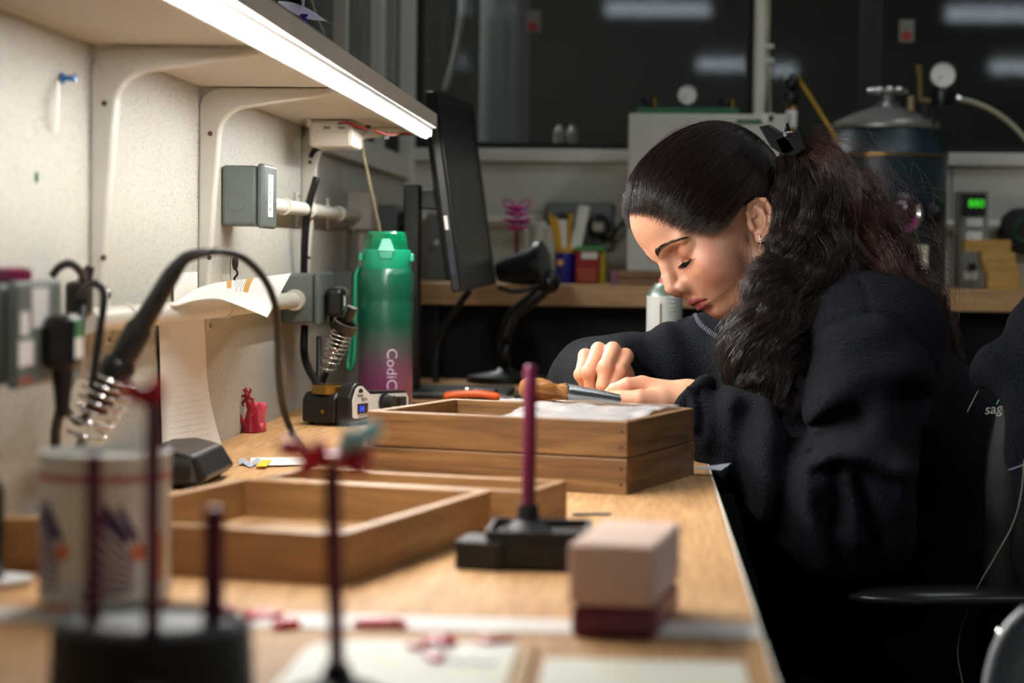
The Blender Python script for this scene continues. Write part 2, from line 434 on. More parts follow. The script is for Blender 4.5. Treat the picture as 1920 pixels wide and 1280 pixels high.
# tilted white cord seen through the window
g = G().tube(np.vstack([[(at(867, 5, 4.86)[0], 4.86, 2.079)], spline([at(866, 18, 4.86), at(858, 75, 4.86), at(846, 130, 4.86), at(834, 170, 4.86)], 12)]), 0.0065, 8)
tag(obj('hanging_strap', g, M_frame, smooth='all'), 'slanted pale strap hanging behind the glass above the monitor', 'strap')
for k, (px, w_) in enumerate(((1049, 16), (1073, 16))):
    c = at(px, 255, 4.9); g = G().lathe([(0.008, -0.03), (0.012, -0.028), (0.012, 0.012), (0.006, 0.018), (0.005, 0.026)], c, seg=16)
    tag(obj('small_bottle', g, M_frame, smooth=True), ('left' if k == 0 else 'right') + ' one of two small pale bottles behind the back window glass', 'bottle', 'bottles behind the glass')
for px, py, lb in ((1000, 40, 'red and white notice behind the glass beside the duct'), (1700, 58, 'red and white notice stuck to the right window pane')):
    c = at(px, py, BACKY + 0.006); r = thing('notice', lb, 'sign', c)
    dd = 0.03 if px > 1200 else 0.03
    obj('card', G().bb(c[0] - 0.016, c[0] + 0.016, c[1] - 0.001, c[1], c[2] - 0.024, c[2] + 0.024), mat('dim_card', (120, 116, 108), 0.8), r)
    obj('red_mark', G().bb(c[0] - 0.010, c[0] + 0.010, c[1] - 0.0016, c[1] - 0.0008, c[2] - 0.020, c[2] - 0.002), mat('dim_red', (150, 50, 50), 0.8), r)

# pole with cables in front of the mullion
c = at(1425, 100, BACKY - 0.03)
r = thing('conduit_pole', 'white vertical conduit pole with cables against the back window', 'pole', (c[0], c[1], 0.48))
obj('pole', G().bb(c[0] - 0.012, c[0] + 0.012, c[1] - 0.012, c[1] + 0.012, 0.47, 1.6), M_frame, r, bevel=0.003)
for dx, sgn in ((0.018, 1), (-0.019, -1), (0.024, 1)):
    pth = [(c[0] + dx * (0.7 + 0.25 * math.sin(z * 9 + dx * 400)), c[1] - 0.013, z) for z in np.linspace(0.47, 1.6, 40)]
    obj('cable', G().tube(pth, 0.0022, 6), M_cream, r, smooth='all')
for z in (0.66, 0.69): obj('cable_clip', G().bb(c[0] + 0.008, c[0] + 0.028, c[1] - 0.016, c[1] - 0.004, z - 0.004, z + 0.004), M_frame, r)

# ================================================================== shelf with LED strip
SHZ = 0.429; SHX = -0.318; SHY1 = 3.262
r = thing('wall_shelf', 'long white shelf above the bench, lit along its edge', 'shelf', (WALLX, 2.2, SHZ))
obj('shelf_board', G().bb(WALLX + 0.0005, SHX - 0.004, 0.55, SHY1, SHZ, SHZ + 0.021), M_white, r, bevel=0.001)
obj('front_edge', G().bb(SHX - 0.004, SHX, 0.55, SHY1, SHZ - 0.0005, SHZ + 0.0215), M_fascia, r, bevel=0.0008)
bp_ = (WALLX, 0.0)
def bracket(y):
    # pressed-steel shelf bracket: profile in the x-z plane, tapering arm and leg, rounded outer corner
    out = []
    for a in np.linspace(180, 90, 8): out.append((WALLX + 0.024 + 0.024 * math.cos(math.radians(a)), SHZ - 0.0005 - 0.024 + 0.024 * math.sin(math.radians(a))))
    out.append((SHX - 0.030, SHZ - 0.0005)); out.append((SHX - 0.030, SHZ - 0.006))
    inn = [(WALLX + 0.085, SHZ - 0.020)]
    for a in np.linspace(90, 180, 8): inn.append((WALLX + 0.058 + 0.034 * math.cos(math.radians(a)), SHZ - 0.058 + 0.034 * math.sin(math.radians(a))))
    inn.append((WALLX + 0.010, SHZ - 0.26)); inn.append((WALLX, SHZ - 0.26))
    poly = [(x, y - 0.010, z) for x, z in out + inn]
    o = obj('bracket', G().prism(poly, (0, 0.020, 0)), M_bracket, r, bevel=0.003)
    for dx, dz in ((0.006, -0.055), (0.006, -0.20)):
        s_ = G().lathe([(0.0028, 0), (0.0028, 0.001), (0.001, 0.0016)], (WALLX + 0.014, y - 0.0104, SHZ + dz), (0, -1, 0), 12)
        obj('screw', s_, mat('rusty_screw', (96, 76, 62), 0.5, 0.6), o)
for y in (1.10, 1.985 + 0.012, 2.475 + 0.014, 3.245 - 0.006): bracket(y)
obj('seam_line', G().bb(WALLX + 0.001, SHX - 0.006, 1.545, 1.549, SHZ - 0.0012, SHZ + 0.001), mat('seam_brown', (176, 140, 96), 0.6), r)

lr = thing('led_light_strip', 'glowing white LED strip under the shelf front edge', 'light strip', (SHX - 0.012, 2.2, SHZ))
obj('profile', G().prism([(SHX - 0.024, 0.56, SHZ - 0.0006), (SHX - 0.002, 0.56, SHZ - 0.0006), (SHX - 0.0045, 0.56, SHZ - 0.0030), (SHX - 0.0205, 0.56, SHZ - 0.0152), (SHX - 0.024, 0.56, SHZ - 0.0152)], (0, SHY1 - 0.022 - 0.56, 0)), M_alu, lr)
LY0 = 1.40
# flat diffuser, tilted towards the room
dn = np.array([0.87, 0, -0.493]); dt = np.array([0.493, 0, 0.87]); dc = np.array([SHX - 0.0115, LY0, SHZ - 0.0085])
obj('diffuser', G().prism([dc - dt * 0.0085, dc + dt * 0.0085, dc + dt * 0.0075 + dn * 0.0018, dc - dt * 0.0075 + dn * 0.0018], (0, SHY1 - 0.020 - LY0, 0)), M_led, lr)
obj('end_cap', G().bb(SHX - 0.022, SHX - 0.007, SHY1 - 0.020, SHY1 - 0.017, SHZ - 0.013, SHZ - 0.001), M_sticker, lr)

# LED driver under the shelf end
c = np.array([-0.455, 3.10, SHZ])
r = thing('led_driver', 'white plastic LED power box screwed under the shelf end', 'power box', (-0.455, 3.12, SHZ - 0.04))
x0, x1 = at(578, 245, 3.06)[0], at(662, 245, 3.06)[0]
obj('case', G().bb(x0, x1, 3.06, 3.17, SHZ - 0.040, SHZ - 0.0005), M_white, r, bevel=0.006)
obj('lid_rim', G().bb(x0 + 0.012, x1 - 0.006, 3.0585, 3.062, SHZ - 0.030, SHZ - 0.018), M_white, r, bevel=0.001)
for dx in (0.022, 0.043): obj('terminal_slot', G().bb(x0 + dx, x0 + dx + 0.010, 3.0586, 3.064, SHZ - 0.0145, SHZ - 0.0105), mat('slot_grey', (110, 108, 120), 0.6), r)
obj('mounting_tab', G().bb(x0 - 0.002, x0 + 0.005, 3.058, 3.075, SHZ - 0.012, SHZ - 0.0005), M_fascia, r)
def wire(ptsY, rad, m, name, label, cat, n=40, sg=8):
    o = obj(name, G().tube(spline([at(*p) for p in ptsY], n), rad, sg), m, smooth='all'); return tag(o, label, cat)
wire([(636, 231, 3.055), (650, 228, 3.05), (672, 238, 3.06), (700, 244, 3.10), (726, 252, 3.15), (756, 250, 3.22), (785, 249, 3.245), (797, 245, 3.25)], 0.0014, M_redwire, 'red_wire', 'thin red wire from power box to LED strip end', 'wire')
wire([(634, 231.5, 3.055), (652, 231, 3.052), (674, 242, 3.065), (702, 246, 3.105), (727, 254, 3.155), (757, 252, 3.225), (786, 251, 3.247), (798, 247, 3.252)], 0.0014, M_rubber, 'black_wire', 'thin black wire running beside the red LED wire', 'wire')
for px, py, Y in ((690, 242, 3.085), (723, 255, 3.15)):
    c = at(px, py, Y); tag(obj('cable_clip', G().box(c, (0.008, 0.006, 0.011), Rz(0.3)), M_black, bevel=0.001), 'black wire clip under the shelf, ' + ('nearer the power box' if px < 700 else 'nearer the strip end'), 'clip')

# ================================================================== bench
r = thing('workbench', 'long beech laminate workbench along the panelled wall', 'bench', (-0.22, 2.3, FLOORZ))
obj('bench_top', G().bb(WALLX + 0.001, 0.0765, 0.70, 1.372, -0.03, 0.0), M_desk, r, bevel=0.0015)
obj('bench_top', G().bb(WALLX + 0.001, 0.0765, 1.374, 4.06, -0.03, 0.0), M_desk, r, bevel=0.0015)
obj('edge_band', G().bb(0.0765, 0.0785, 0.70, 4.06, -0.030, -0.0003), mat('edge_band', (232, 222, 206), 0.5), r)
for y in (0.8, 2.2, 3.9):
    for x in (WALLX + 0.06, 0.0): obj('leg', G().bb(x - 0.02, x + 0.02, y - 0.02, y + 0.02, FLOORZ, -0.031), M_darkgrey, r)
obj('apron', G().bb(0.02, 0.04, 0.72, 4.0, -0.10, -0.031), M_darkgrey, r)
ys = [atz(100, 1142, 0)[1], atz(100, 1168, 0)[1]]
tag(obj('white_tape', G().bb(WALLX + 0.002, 0.077, min(ys), max(ys), 0.0002, 0.0010), mat('white_tape', (222, 216, 208), 0.6)), 'pale tape strip stuck straight across the bench joint', 'tape')
# ================================================================== on the wall: boxes, conduits
WX = WALLX
def wallbox(y0, y1, z0, z1, dep, label, lid=0.010, name='junction_box'):
    r = thing(name, label, 'socket box', (WX, (y0 + y1) / 2, z0))
    obj('box_body', G().bb(WX + 0.0005, WX + dep - lid, y0, y1, z0, z1), M_box, r, bevel=0.005, seg=3)
    obj('lid', G().bb(WX + dep - lid + 0.0004, WX + dep, y0 - 0.0025, y1 + 0.0025, z0 - 0.0025, z1 + 0.0025), M_box, r, bevel=0.004, seg=3)
    return r
yA = atx(414, 370, WX)[1]; zt = atx(414, 309, WX)[2]; zb = atx(414, 423, WX)[2]
r = wallbox(yA, yA + 0.085, zb, zt, 0.055, 'grey junction box with white sticker high on the wall')
cx_ = WX + 0.020; cz_ = zb + 0.030
obj('knockout_ring', G().tube([(cx_ + 0.011 * math.cos(a), yA - 0.0002, cz_ + 0.011 * math.sin(a)) for a in np.linspace(0, 2 * math.pi, 28, endpoint=False)], 0.0005, 6, closed=True), M_box, r, smooth='all')
obj('sticker', G().bb(WX + 0.0550, WX + 0.0556, yA + 0.022, yA + 0.055, zb + 0.012, zt - 0.010), M_sticker, r)
for k in range(5):
    obj('sticker_print', G().bb(WX + 0.0556, WX + 0.0559, yA + 0.028 + 0.004 * (k % 2), yA + 0.040, zb + 0.020 + k * 0.010, zb + 0.023 + k * 0.010), M_print, r)
for yy in (yA + 0.008, yA + 0.075): obj('lid_screw', G().lathe([(0.002, 0), (0.002, 0.0012)], (WX + 0.0548, yy, (zb + zt) / 2 - 0.008), (1, 0, 0), 10), M_chrome, r)

def conduit(name, p0, p1, rad, label, clips):
    r = thing(name, label, 'conduit', p0)
    obj('pipe', G().cyl(p0, p1, rad, 24), M_pvc, r, smooth=True)
    D = np.array(p1) - np.array(p0); Ln = np.linalg.norm(D); D = D / Ln
    for t_ in clips:
        c = np.array(p0) + D * t_
        o = obj('saddle_clip', G().lathe([(rad + 0.0006, -0.006), (rad + 0.0022, -0.006), (rad + 0.0022, 0.006), (rad + 0.0006, 0.006)], c, D, 24), M_pvc, r, smooth=True)
        obj('clip_plate', G().bb(WX + 0.0006, WX + 0.006, c[1] - 0.007, c[1] + 0.007, c[2] - rad - 0.016, c[2] + rad + 0.016), M_pvc, r, bevel=0.002)
        for sg in (-1, 1): obj('clip_screw', G().lathe([(0.003, 0), (0.003, 0.002)], (WX + 0.006, c[1], c[2] + sg * (rad + 0.010)), (1, 0, 0), 10), M_steel, r)
    return r
PX_ = WX + 0.022
u0 = atx(497, 383, PX_); u1 = atx(668, 404, PX_)
conduit('upper_conduit', (PX_, yA + 0.090, u0[2]), (PX_, u1[1], u1[2]), 0.0098, 'white conduit running from the high junction box into shade', [0.24, 0.47, 0.78])
l0 = atx(162, 602, PX_); l1 = atx(548, 563, PX_)
ly = lambda px: atx(px, 580, PX_)[1]
conduit('lower_conduit', (PX_, l0[1], l0[2]), (PX_, l1[1], l1[2]), 0.0115, 'thick white conduit low on the wall carrying a sheet of paper', [ly(235) - l0[1], ly(418) - l0[1]])

# twin boxes lower on the wall with a plug
yB = atx(526, 560, WX)[1]; zt2 = atx(526, 512, WX)[2]; zb2 = atx(526, 606, WX)[2]
rb = wallbox(yB, yB + 0.13, zb2, zt2, 0.058, 'grey wall socket with a black plug beside the green bottle', name='wall_socket')
obj('conduit_collar', G().lathe([(0.0118, -0.018), (0.015, -0.018), (0.0155, -0.010), (0.015, -0.001), (0.0118, -0.001)], (PX_, yB, l1[2]), (0, 1, 0), 20), M_pvc, rb, smooth=True)
px0 = at(596, 585, yB + 0.05)
p = thing('mains_plug', 'black mains plug with green label in the wall socket', 'plug', (WX + 0.06, yB + 0.05, zb2))
zc = at(598, 565, yB + 0.05)[2]
obj('plug_body', G().bb(WX + 0.0605, WX + 0.086, yB + 0.028, yB + 0.070, zc - 0.022, zc + 0.020), M_black, p, bevel=0.007, seg=3)
obj('cord_grip', G().cyl((WX + 0.073, yB + 0.045, zc - 0.02), (WX + 0.073, yB + 0.045, zc - 0.055), 0.009, 14, 0.005), M_black, p, smooth=True)
obj('green_label', G().bb(WX + 0.086, WX + 0.0866, yB + 0.034, yB + 0.062, zc - 0.012, zc + 0.012), mat('label_green', (38, 104, 62), 0.5), p)
obj('white_label', G().bb(WX + 0.0866, WX + 0.0870, yB + 0.038, yB + 0.058, zc - 0.006, zc + 0.008), M_sticker, p)
yC = atx(617, 560, WX)[1]; zt3 = atx(617, 508, WX)[2]; zb3 = atx(617, 604, WX)[2]
rc = wallbox(yC, yC + 0.13, zb3, zt3, 0.05, 'shaded grey wall socket behind the green bottle', name='wall_socket')
q0 = at(608, 548, yB + 0.135); conduit('short_conduit', (PX_, yB + 0.135, l1[2] + 0.001), (PX_, yC - 0.001, l1[2] + 0.002), 0.0115, 'short white conduit between the two low wall sockets', [])

# white tee box far along the upper conduit
c = atx(672, 398, PX_); r = thing('tee_box', 'white square conduit box at the end of the upper conduit', 'socket box', (WX, c[1] + 0.04, c[2] - 0.03))
obj('box_body', G().bb(WX + 0.0005, WX + 0.045, c[1] + 0.001, c[1] + 0.085, c[2] - 0.03, c[2] + 0.035), M_pvc, r, bevel=0.004)
obj('spout', G().cyl((PX_, c[1] + 0.045, c[2] - 0.03), (PX_, c[1] + 0.045, c[2] - 0.12), 0.010, 18), M_pvc, r, smooth=True)

# near left twin socket with plug and stickers
def X2(px, py, x): return atx(px, py, x)
y0 = atx(36, 620, WX + 0.062)[1]; y1 = atx(116, 620, WX + 0.062)[1]; zt4 = atx(76, 532, WX + 0.062)[2]; zb4 = atx(76, 716, WX + 0.062)[2]
r = wallbox(y0, y1, zb4, zt4, 0.062, 'blurred grey wall socket with paper stickers at the left edge', name='wall_socket')
XF = WX + 0.0622
def stick(pxa, pya, pxb, pyb, m, nm, parent):
    a = atx(pxa, pya, XF); b = atx(pxb, pyb, XF)
    obj(nm, G().bb(XF, XF + 0.0005, a[1], b[1], b[2], a[2]), m, parent)
stick(60, 540, 90, 612, M_sticker, 'sticker', r); stick(38, 585, 54, 628, M_sticker, 'sticker', r); stick(28 + 6, 640, 62, 684, M_sticker, 'sticker', r)
stick(30 + 6, 708, 60, 716, mat('red_label', (150, 80, 76), 0.6), 'red_label', r)
yp = atx(122, 640, WX + 0.078)[1]
p = thing('mains_plug', 'large black plug in the blurred left wall socket', 'plug', (XF, yp, 0.15))
zc = atx(118, 638, WX + 0.08)[2]
obj('plug_body', G().bb(XF + 0.0006, XF + 0.026, yp - 0.014, yp + 0.020, zc - 0.024, zc + 0.020), M_black, p, bevel=0.008, seg=3)
obj('cord_grip', G().cyl((XF + 0.014, yp, zc - 0.022), (XF + 0.014, yp, zc - 0.06), 0.009, 14, 0.005), M_black, p, smooth=True)
obj('green_label', G().bb(XF + 0.026, XF + 0.0266, yp - 0.010, yp + 0.012, zc + 0.002, zc + 0.016), mat('label_green', (38, 104, 62), 0.5), p)
obj('white_label', G().bb(XF + 0.026, XF + 0.0267, yp - 0.010, yp + 0.012, zc - 0.014, zc + 0.002), M_sticker, p)
# second small plug behind it
c = at(148, 562, 1.86); p = thing('mains_plug', 'small black plug behind the left wall socket', 'plug', (c[0], c[1], c[2] - 0.02))
obj('plug_body', G().box(c, (0.020, 0.03, 0.034)), M_black, p, bevel=0.006)
obj('cord_grip', G().cyl(c + np.array([0.004, 0, 0.014]), c + np.array([0.010, 0, 0.03]), 0.007, 12, 0.004), M_black, p, smooth=True)
wire([(97, 518, 1.80), (112, 500, 1.80), (132, 494, 1.80), (150, 508, 1.82), (158, 528, 1.85), (152, 548, 1.86)], 0.0036, M_rubber, 'looped_cable', 'black cable arching above the left wall socket', 'cable')
wire([(150, 556, 1.84), (160, 538, 1.80), (176, 531, 1.78), (192, 542, 1.78), (194, 570, 1.78), (184, 640, 1.78), (176, 700, 1.78), (168, 760, 1.80), (150, 792, 1.84), (128, 770, 1.88), (115, 742, 1.90)], 0.0036, M_rubber, 'looped_cable', 'black cable looping down past the chrome iron holder', 'cable')
wire([(120, 688, 1.66), (122, 730, 1.70), (112, 770, 1.75), (104, 815, 1.80), (108, 868, 1.84), (122, 905, 1.86)], 0.0045, M_rubber, 'looped_cable', 'thick black flex falling from the large left plug', 'cable')
wire([(158, 548, 1.86), (152, 600, 1.84), (146, 660, 1.82), (138, 705, 1.80), (122, 735, 1.74)], 0.0038, M_rubber, 'looped_cable', 'black cable hanging straight behind the large left plug', 'cable')
# clutter on top of that box
c = at(18, 512, 1.62); tag(obj('label_roll', G().lathe([(0.012, -0.006), (0.017, -0.004), (0.017, 0.004), (0.012, 0.006)], (c[0], c[1], zt4 + 0.0065), seg=20), M_maroon, smooth=True), 'small maroon roll on top of the left wall socket', 'roll')
c = at(46, 514, 1.66); tag(obj('blue_bead', G().sphere((c[0], c[1], zt4 + 0.0065), 0.004), M_bluepin, smooth='all'), 'tiny blue bead on top of the left wall socket', 'bead')

# cables near the middle sockets
wire([(572, 560, 3.18), (570, 500, 3.16), (573, 430, 3.14), (580, 380, 3.12), (590, 345, 3.10), (594, 332, 3.10)], 0.0055, M_rubber, 'thick_cable', 'thick black cable standing up behind the upper conduit', 'cable')
wire([(583, 292, 3.18), (590, 282, 3.20), (604, 276, 3.24)], 0.004, M_rubber, 'cable_end', 'short black cable curve below the LED power box', 'cable', 14)
wire([(571, 610, 3.12), (570, 660, 3.11), (578, 690, 3.08), (592, 715, 3.04), (604, 738, 3.0)], 0.0058, M_rubber, 'thick_cable', 'thick black cable curving from socket down to bench', 'cable')
wire([(598, 632, 3.10), (598, 680, 3.08), (597, 725, 3.04), (600, 745, 3.0)], 0.004, M_rubber, 'power_flex', 'black flex hanging straight from the plug by the bottle', 'cable')
wire([(679, 262, 3.30), (684, 300, 3.32), (695, 350, 3.34), (705, 395, 3.36), (713, 440, 3.37), (716, 520, 3.38), (716, 700, 3.39), (716, 757, 3.39)], 0.0022, M_cream, 'cream_cable', 'cream cable falling from shelf end behind the bottle', 'cable')
wire([(582, -6, 3.0), (588, 14, 3.0), (598, 40, 3.02), (608, 62, 3.05)], 0.0016, M_cream, 'cream_cable', 'cream cable dropping behind the shelf edge at top', 'cable', 16)

# pins, paper scraps and marks
c = atx(112, 147, WX); r = thing('push_pin', 'blue push pin holding a paper strip on the near wall', 'push pin', c)
obj('pin_body', G().lathe([(0.005, 0.002), (0.005, 0.0035), (0.0026, 0.0045), (0.0024, 0.012), (0.0042, 0.0135), (0.0042, 0.015), (0.001, 0.0155)], (WX, c[1], c[2]), (1, 0.0, 0.02), 16), M_bluepin, r, smooth=True)
obj('needle', G().cyl((WX, c[1], c[2]), (WX + 0.003, c[1], c[2]), 0.0005, 6), M_steel, r)
a = [[atx(106 + 5 * v - 2 * u, 152 + 94 * u, WX + 0.004 + 0.006 * math.sin(u * 3)) for v in (0, 1)] for u in np.linspace(0, 1, 12)]
tag(obj('paper_strip', G().sheet(a), M_paper, smooth=True), 'narrow curled paper strip hanging from the blue pin', 'paper')
c = atx(67, 331, WX); tag(obj('wall_putty', G().sphere(c + np.array([0.001, 0, 0]), (0.0015, 0.003, 0.005)), mat('green_putty', (40, 110, 80), 0.5), smooth='all'), 'small green dab of putty on the near wall', 'putty')
c = at(570, 34, 2.57); r = thing('push_pin', 'purple push pin on the shelf edge holding a lilac tag', 'push pin', c)
obj('pin_body', G().lathe([(0.0055, 0), (0.0055, 0.002), (0.003, 0.0035), (0.0028, 0.011), (0.005, 0.013), (0.005, 0.0145)], c - np.array([0, 0, 0.010]), (0, 0, 1), 16), M_purple, r, smooth=True)
gr = [[at(522 + 108 * u, 4 + 43 * u + (v - .5) * (30 * math.sin(math.pi * min(1, u * 1.15 + 0.05)) * 0.7), 2.60 - 0.03 * v) for v in (0, .33, .66, 1)] for u in np.linspace(0, 1, 14)]
tag(obj('lilac_tag', G().sheet(gr, 0.0008), mat('lilac_paper', (216, 200, 226), 0.6), smooth=True), 'folded lilac paper tag pinned to the shelf edge', 'paper tag')
c = at(568, 12, 2.60); tag(obj('white_pin', G().lathe([(0.003, -0.006), (0.002, -0.004), (0.002, 0.006), (0.0032, 0.008)], c, seg=12), M_sticker, smooth=True), 'small white pin standing above the lilac tag', 'push pin')
c = at(441, 492, 2.62); r = thing('hanging_key', 'black fob and cord hanging above the paper', 'key', c)
obj('fob', G().sphere(c, (0.004, 0.006, 0.010)), M_rubber, r, smooth='all')
obj('cord', G().tube(spline([c + np.array([0, 0, -0.006]), c + np.array([0.003, 0, -0.014]), c + np.array([-0.001, 0, -0.02]), c + np.array([0.003, 0, -0.026])], 10), 0.0016, 6), M_rubber, r, smooth='all')
obj('hook', G().tube(spline([c + np.array([-0.006, 0, -0.022]), c + np.array([-0.006, 0, 0.004]), c + np.array([-0.001, 0, 0.012])], 10), 0.0007, 6), M_chrome, r)

# ---- papers
we = [(318, 572), (346, 553), (395, 538), (450, 525), (500, 518), (546, 512)]
fe = [(330, 573), (372, 562), (408, 560), (440, 570), (470, 582), (501, 595)]
wx_ = [WX + 0.030, WX + 0.028, WX + 0.026, WX + 0.026, WX + 0.030, WX + 0.036]; fx_ = [WX + 0.036, WX + 0.047, WX + 0.060, WX + 0.075, WX + 0.085, WX + 0.092]
wa = spline([atx(a, b, x) for (a, b), x in zip(we, wx_)], 20); fa = spline([atx(a, b, x) for (a, b), x in zip(fe, fx_)], 20)
def patch(u, v, lift=0.0):
    i = u * 19; k = int(min(18, i)); f = i - k
    A = wa[k] * (1 - f) + wa[k + 1] * f; B = fa[k] * (1 - f) + fa[k + 1] * f
    return A * (1 - v) + B * v + np.array([0.2, -0.5, 0.85]) * (0.012 * math.sin(math.pi * v) * math.sin(math.pi * u) + lift)
gr = [[patch(u, v) for v in np.linspace(0, 1, 10)] for u in np.linspace(0, 1, 20)]
r = thing('printed_sheet', 'curled white printed sheet with orange bars lying on conduit', 'paper', fa[10])
obj('sheet', G().sheet(gr), M_paper, r, smooth=True)
for (ua, ub, va, vb, m) in ((.50, .54, .15, .70, M_orangeprint), (.66, .71, .10, .72, M_orangeprint)):
    obj('orange_bar', G().sheet([[patch(u, v, 0.0006) for v in np.linspace(va, vb, 8)] for u in (ua, ub)], 0.0002), m, r)
for k in range(5):
    u = 0.57 + 0.02 * k
    obj('text_line', G().sheet([[patch(uu, v, 0.0006) for v in np.linspace(.15, .15 + .12 * (4 + k % 2), 8)] for uu in (u, u + .005)], 0.0002), M_print, r)
gr = []
for u in np.linspace(0, 1, 24):
    row = []
    for v in np.linspace(0, 1, 8):
        px = (298 + 8 * u) * (1 - v) + (383 + 10 * u + 26 * max(0, u - .45) / .55 * u) * v; py = 604 + 258 * u - 10 * v * u - 8 * v
        row.append(atx(px, py, WX + 0.004 + 0.020 * max(0, u - 0.5) ** 1.5 * 2 + 0.004 * math.sin(v * 3)))
    gr.append(row)
r = thing('hanging_sheet', 'long white lined paper hanging from the conduit to the bench', 'paper', np.array(gr)[-1].mean(0))
obj('sheet', G().sheet(np.array(gr)), M_paper, r, smooth=True)
ga = np.array(gr)
for k in range(3, 22):
    obj('ruled_line', G().sheet(np.array([[ga[k, j] + np.array([0.0005, 0, d]) for j in range(1, 7)] for d in (0, 0.0005)]), 0.0001), mat('pale_rule', (222, 221, 217), 0.8), r)
gr = [[atx(326 + 44 * v, 570 - 58 * u - 3 * v, WX + 0.003 + 0.002 * u) for v in (0, .5, 1)] for u in (0, .5, 1)]
tag(obj('pinned_note', G().sheet(gr), M_paper), 'pale blank note on the wall above the conduit', 'paper')

# ================================================================== soldering stations
ST = atz(655, 801, 0); SA = np.array([0.42, 0.906, 0]); SA /= np.linalg.norm(SA); SN = np.array([SA[1], -SA[0], 0])
UP = np.array([0, 0, 1.0])
def station(o, a_, n_, label, k=1.0, text=True):
    r = thing('soldering_station', label, 'soldering station', o + n_ * -0.03)
    P = lambda a, n, z: o + a_ * a * k + n_ * n * k + UP * z * k
    prof = [(0.0, 0.004), (0.0, 0.040), (0.010, 0.055), (0.018, 0.059), (0.030, 0.059), (0.038, 0.055), (0.050, 0.047), (0.148, 0.043), (0.160, 0.030), (0.160, 0.004)]
    obj('case', G().prism([P(a, 0, z) for a, z in prof], -n_ * 0.022 * k), M_black, r, bevel=0.002)
    low = [(-0.003, 0.004), (-0.003, 0.036), (0.006, 0.046), (0.150, 0.042), (0.163, 0.030), (0.163, 0.004)]
    obj('case_back', G().prism([P(a, -0.0215, z) for a, z in low], -n_ * 0.055 * k), M_black, r, bevel=0.004)
    fr = [(0.007, 0.013), (0.006, 0.036), (0.014, 0.051), (0.021, 0.055), (0.029, 0.055), (0.036, 0.051), (0.050, 0.0425), (0.146, 0.0395), (0.152, 0.031), (0.152, 0.019), (0.013, 0.011)]
    pn = obj('control_panel', G().prism([P(a, 0.0002, z) for a, z in fr], n_ * 0.0016 * k), mat('panel_white', (214, 216, 216), 0.4), r)
    R = np.stack([a_, UP, n_], 1)
    d = obj('display', G().prism([P(a, 0.0018, z) for a, z in ((0.017, 0.017), (0.017, 0.031), (0.043, 0.031), (0.043, 0.017))], n_ * 0.001), mat('display_black', (6, 6, 14), 0.15), r)
    if text:
        text_mesh('digits', '14', 0.0125 * k, mat('blue_digits', (30, 80, 255), 0.4, emit=(20, 60, 255), estr=2.2), r, P(0.026, 0.0031, 0.0235), R)
        text_mesh('model_text', '927 II', 0.0062 * k, M_black, r, P(0.034, 0.0020, 0.036), R)
        text_mesh('maker_text', 'YIHUA', 0.0052 * k, M_black, r, P(0.024, 0.0020, 0.0415), R)
    obj('logo_mark', G().prism([P(a, 0.0018, z) for a, z in ((0.020, 0.046), (0.020, 0.0495), (0.023, 0.0515), (0.027, 0.0515), (0.030, 0.0495), (0.030, 0.046))], n_ * 0.0005), M_black, r)
    obj('underline', G().prism([P(a, 0.0018, z) for a, z in ((0.020, 0.0135), (0.020, 0.0145), (0.048, 0.0155), (0.048, 0.0145))], n_ * 0.0003), M_black, r)
    kc = P(0.085, 0.0018, 0.029)
    kb = obj('knob', G().lathe([(0.0135, 0), (0.0135, 0.003), (0.0115, 0.004), (0.0105, 0.017), (0.0095, 0.018)], kc, n_, 24), M_black, r, smooth=True)
    for q in range(11):
        an = math.radians(-50 + q * 28); c_ = kc + (a_ * math.cos(an) + UP * math.sin(an)) * 0.0162
        obj('dial_tick', G().box(c_, (0.0013, 0.0013, 0.0006), R), M_black, kb)
    sw = obj('rocker_switch', G().prism([P(a, 0.0018, z) for a, z in ((0.118, 0.019), (0.118, 0.036), (0.142, 0.035), (0.142, 0.019))], n_ * 0.003), M_black, r, bevel=0.001)
    obj('rocker', G().prism([P(a, 0.0045, z) for a, z in ((0.122, 0.021), (0.122, 0.034), (0.138, 0.033), (0.138, 0.021))], n_ * 0.0025), M_darkgrey, sw, bevel=0.001)
    # end details
    obj('end_panel', G().prism([P(-0.0032, n, z) for n, z in ((-0.026, 0.010), (-0.026, 0.030), (-0.032, 0.036), (-0.068, 0.036), (-0.072, 0.030), (-0.072, 0.010))], -a_ * 0.0015), M_darkgrey if not text else M_black, r, bevel=0.001)
    obj('brass_screw', G().lathe([(0.0028, 0), (0.0028, 0.0014), (0.0012, 0.0018)], P(-0.0047, -0.040, 0.020), -a_, 12), M_brass, r)
    for a in (0.01, 0.15):
        for n in (-0.012, -0.068): obj('foot', G().lathe([(0.005, 0), (0.005, 0.005)], P(a, n, 0), UP, 12), M_rubber, r)
    dish = P(0.022, -0.048, 0.0)
    obj('tip_cleaner_dish', G().lathe([(0.024, 0.043), (0.024, 0.054), (0.0215, 0.055), (0.0215, 0.048), (0.001, 0.048)], dish, UP, 28), M_brass, r, smooth=True)
    return r
station(ST, SA, SN, 'black soldering station with white control panel and blue display')

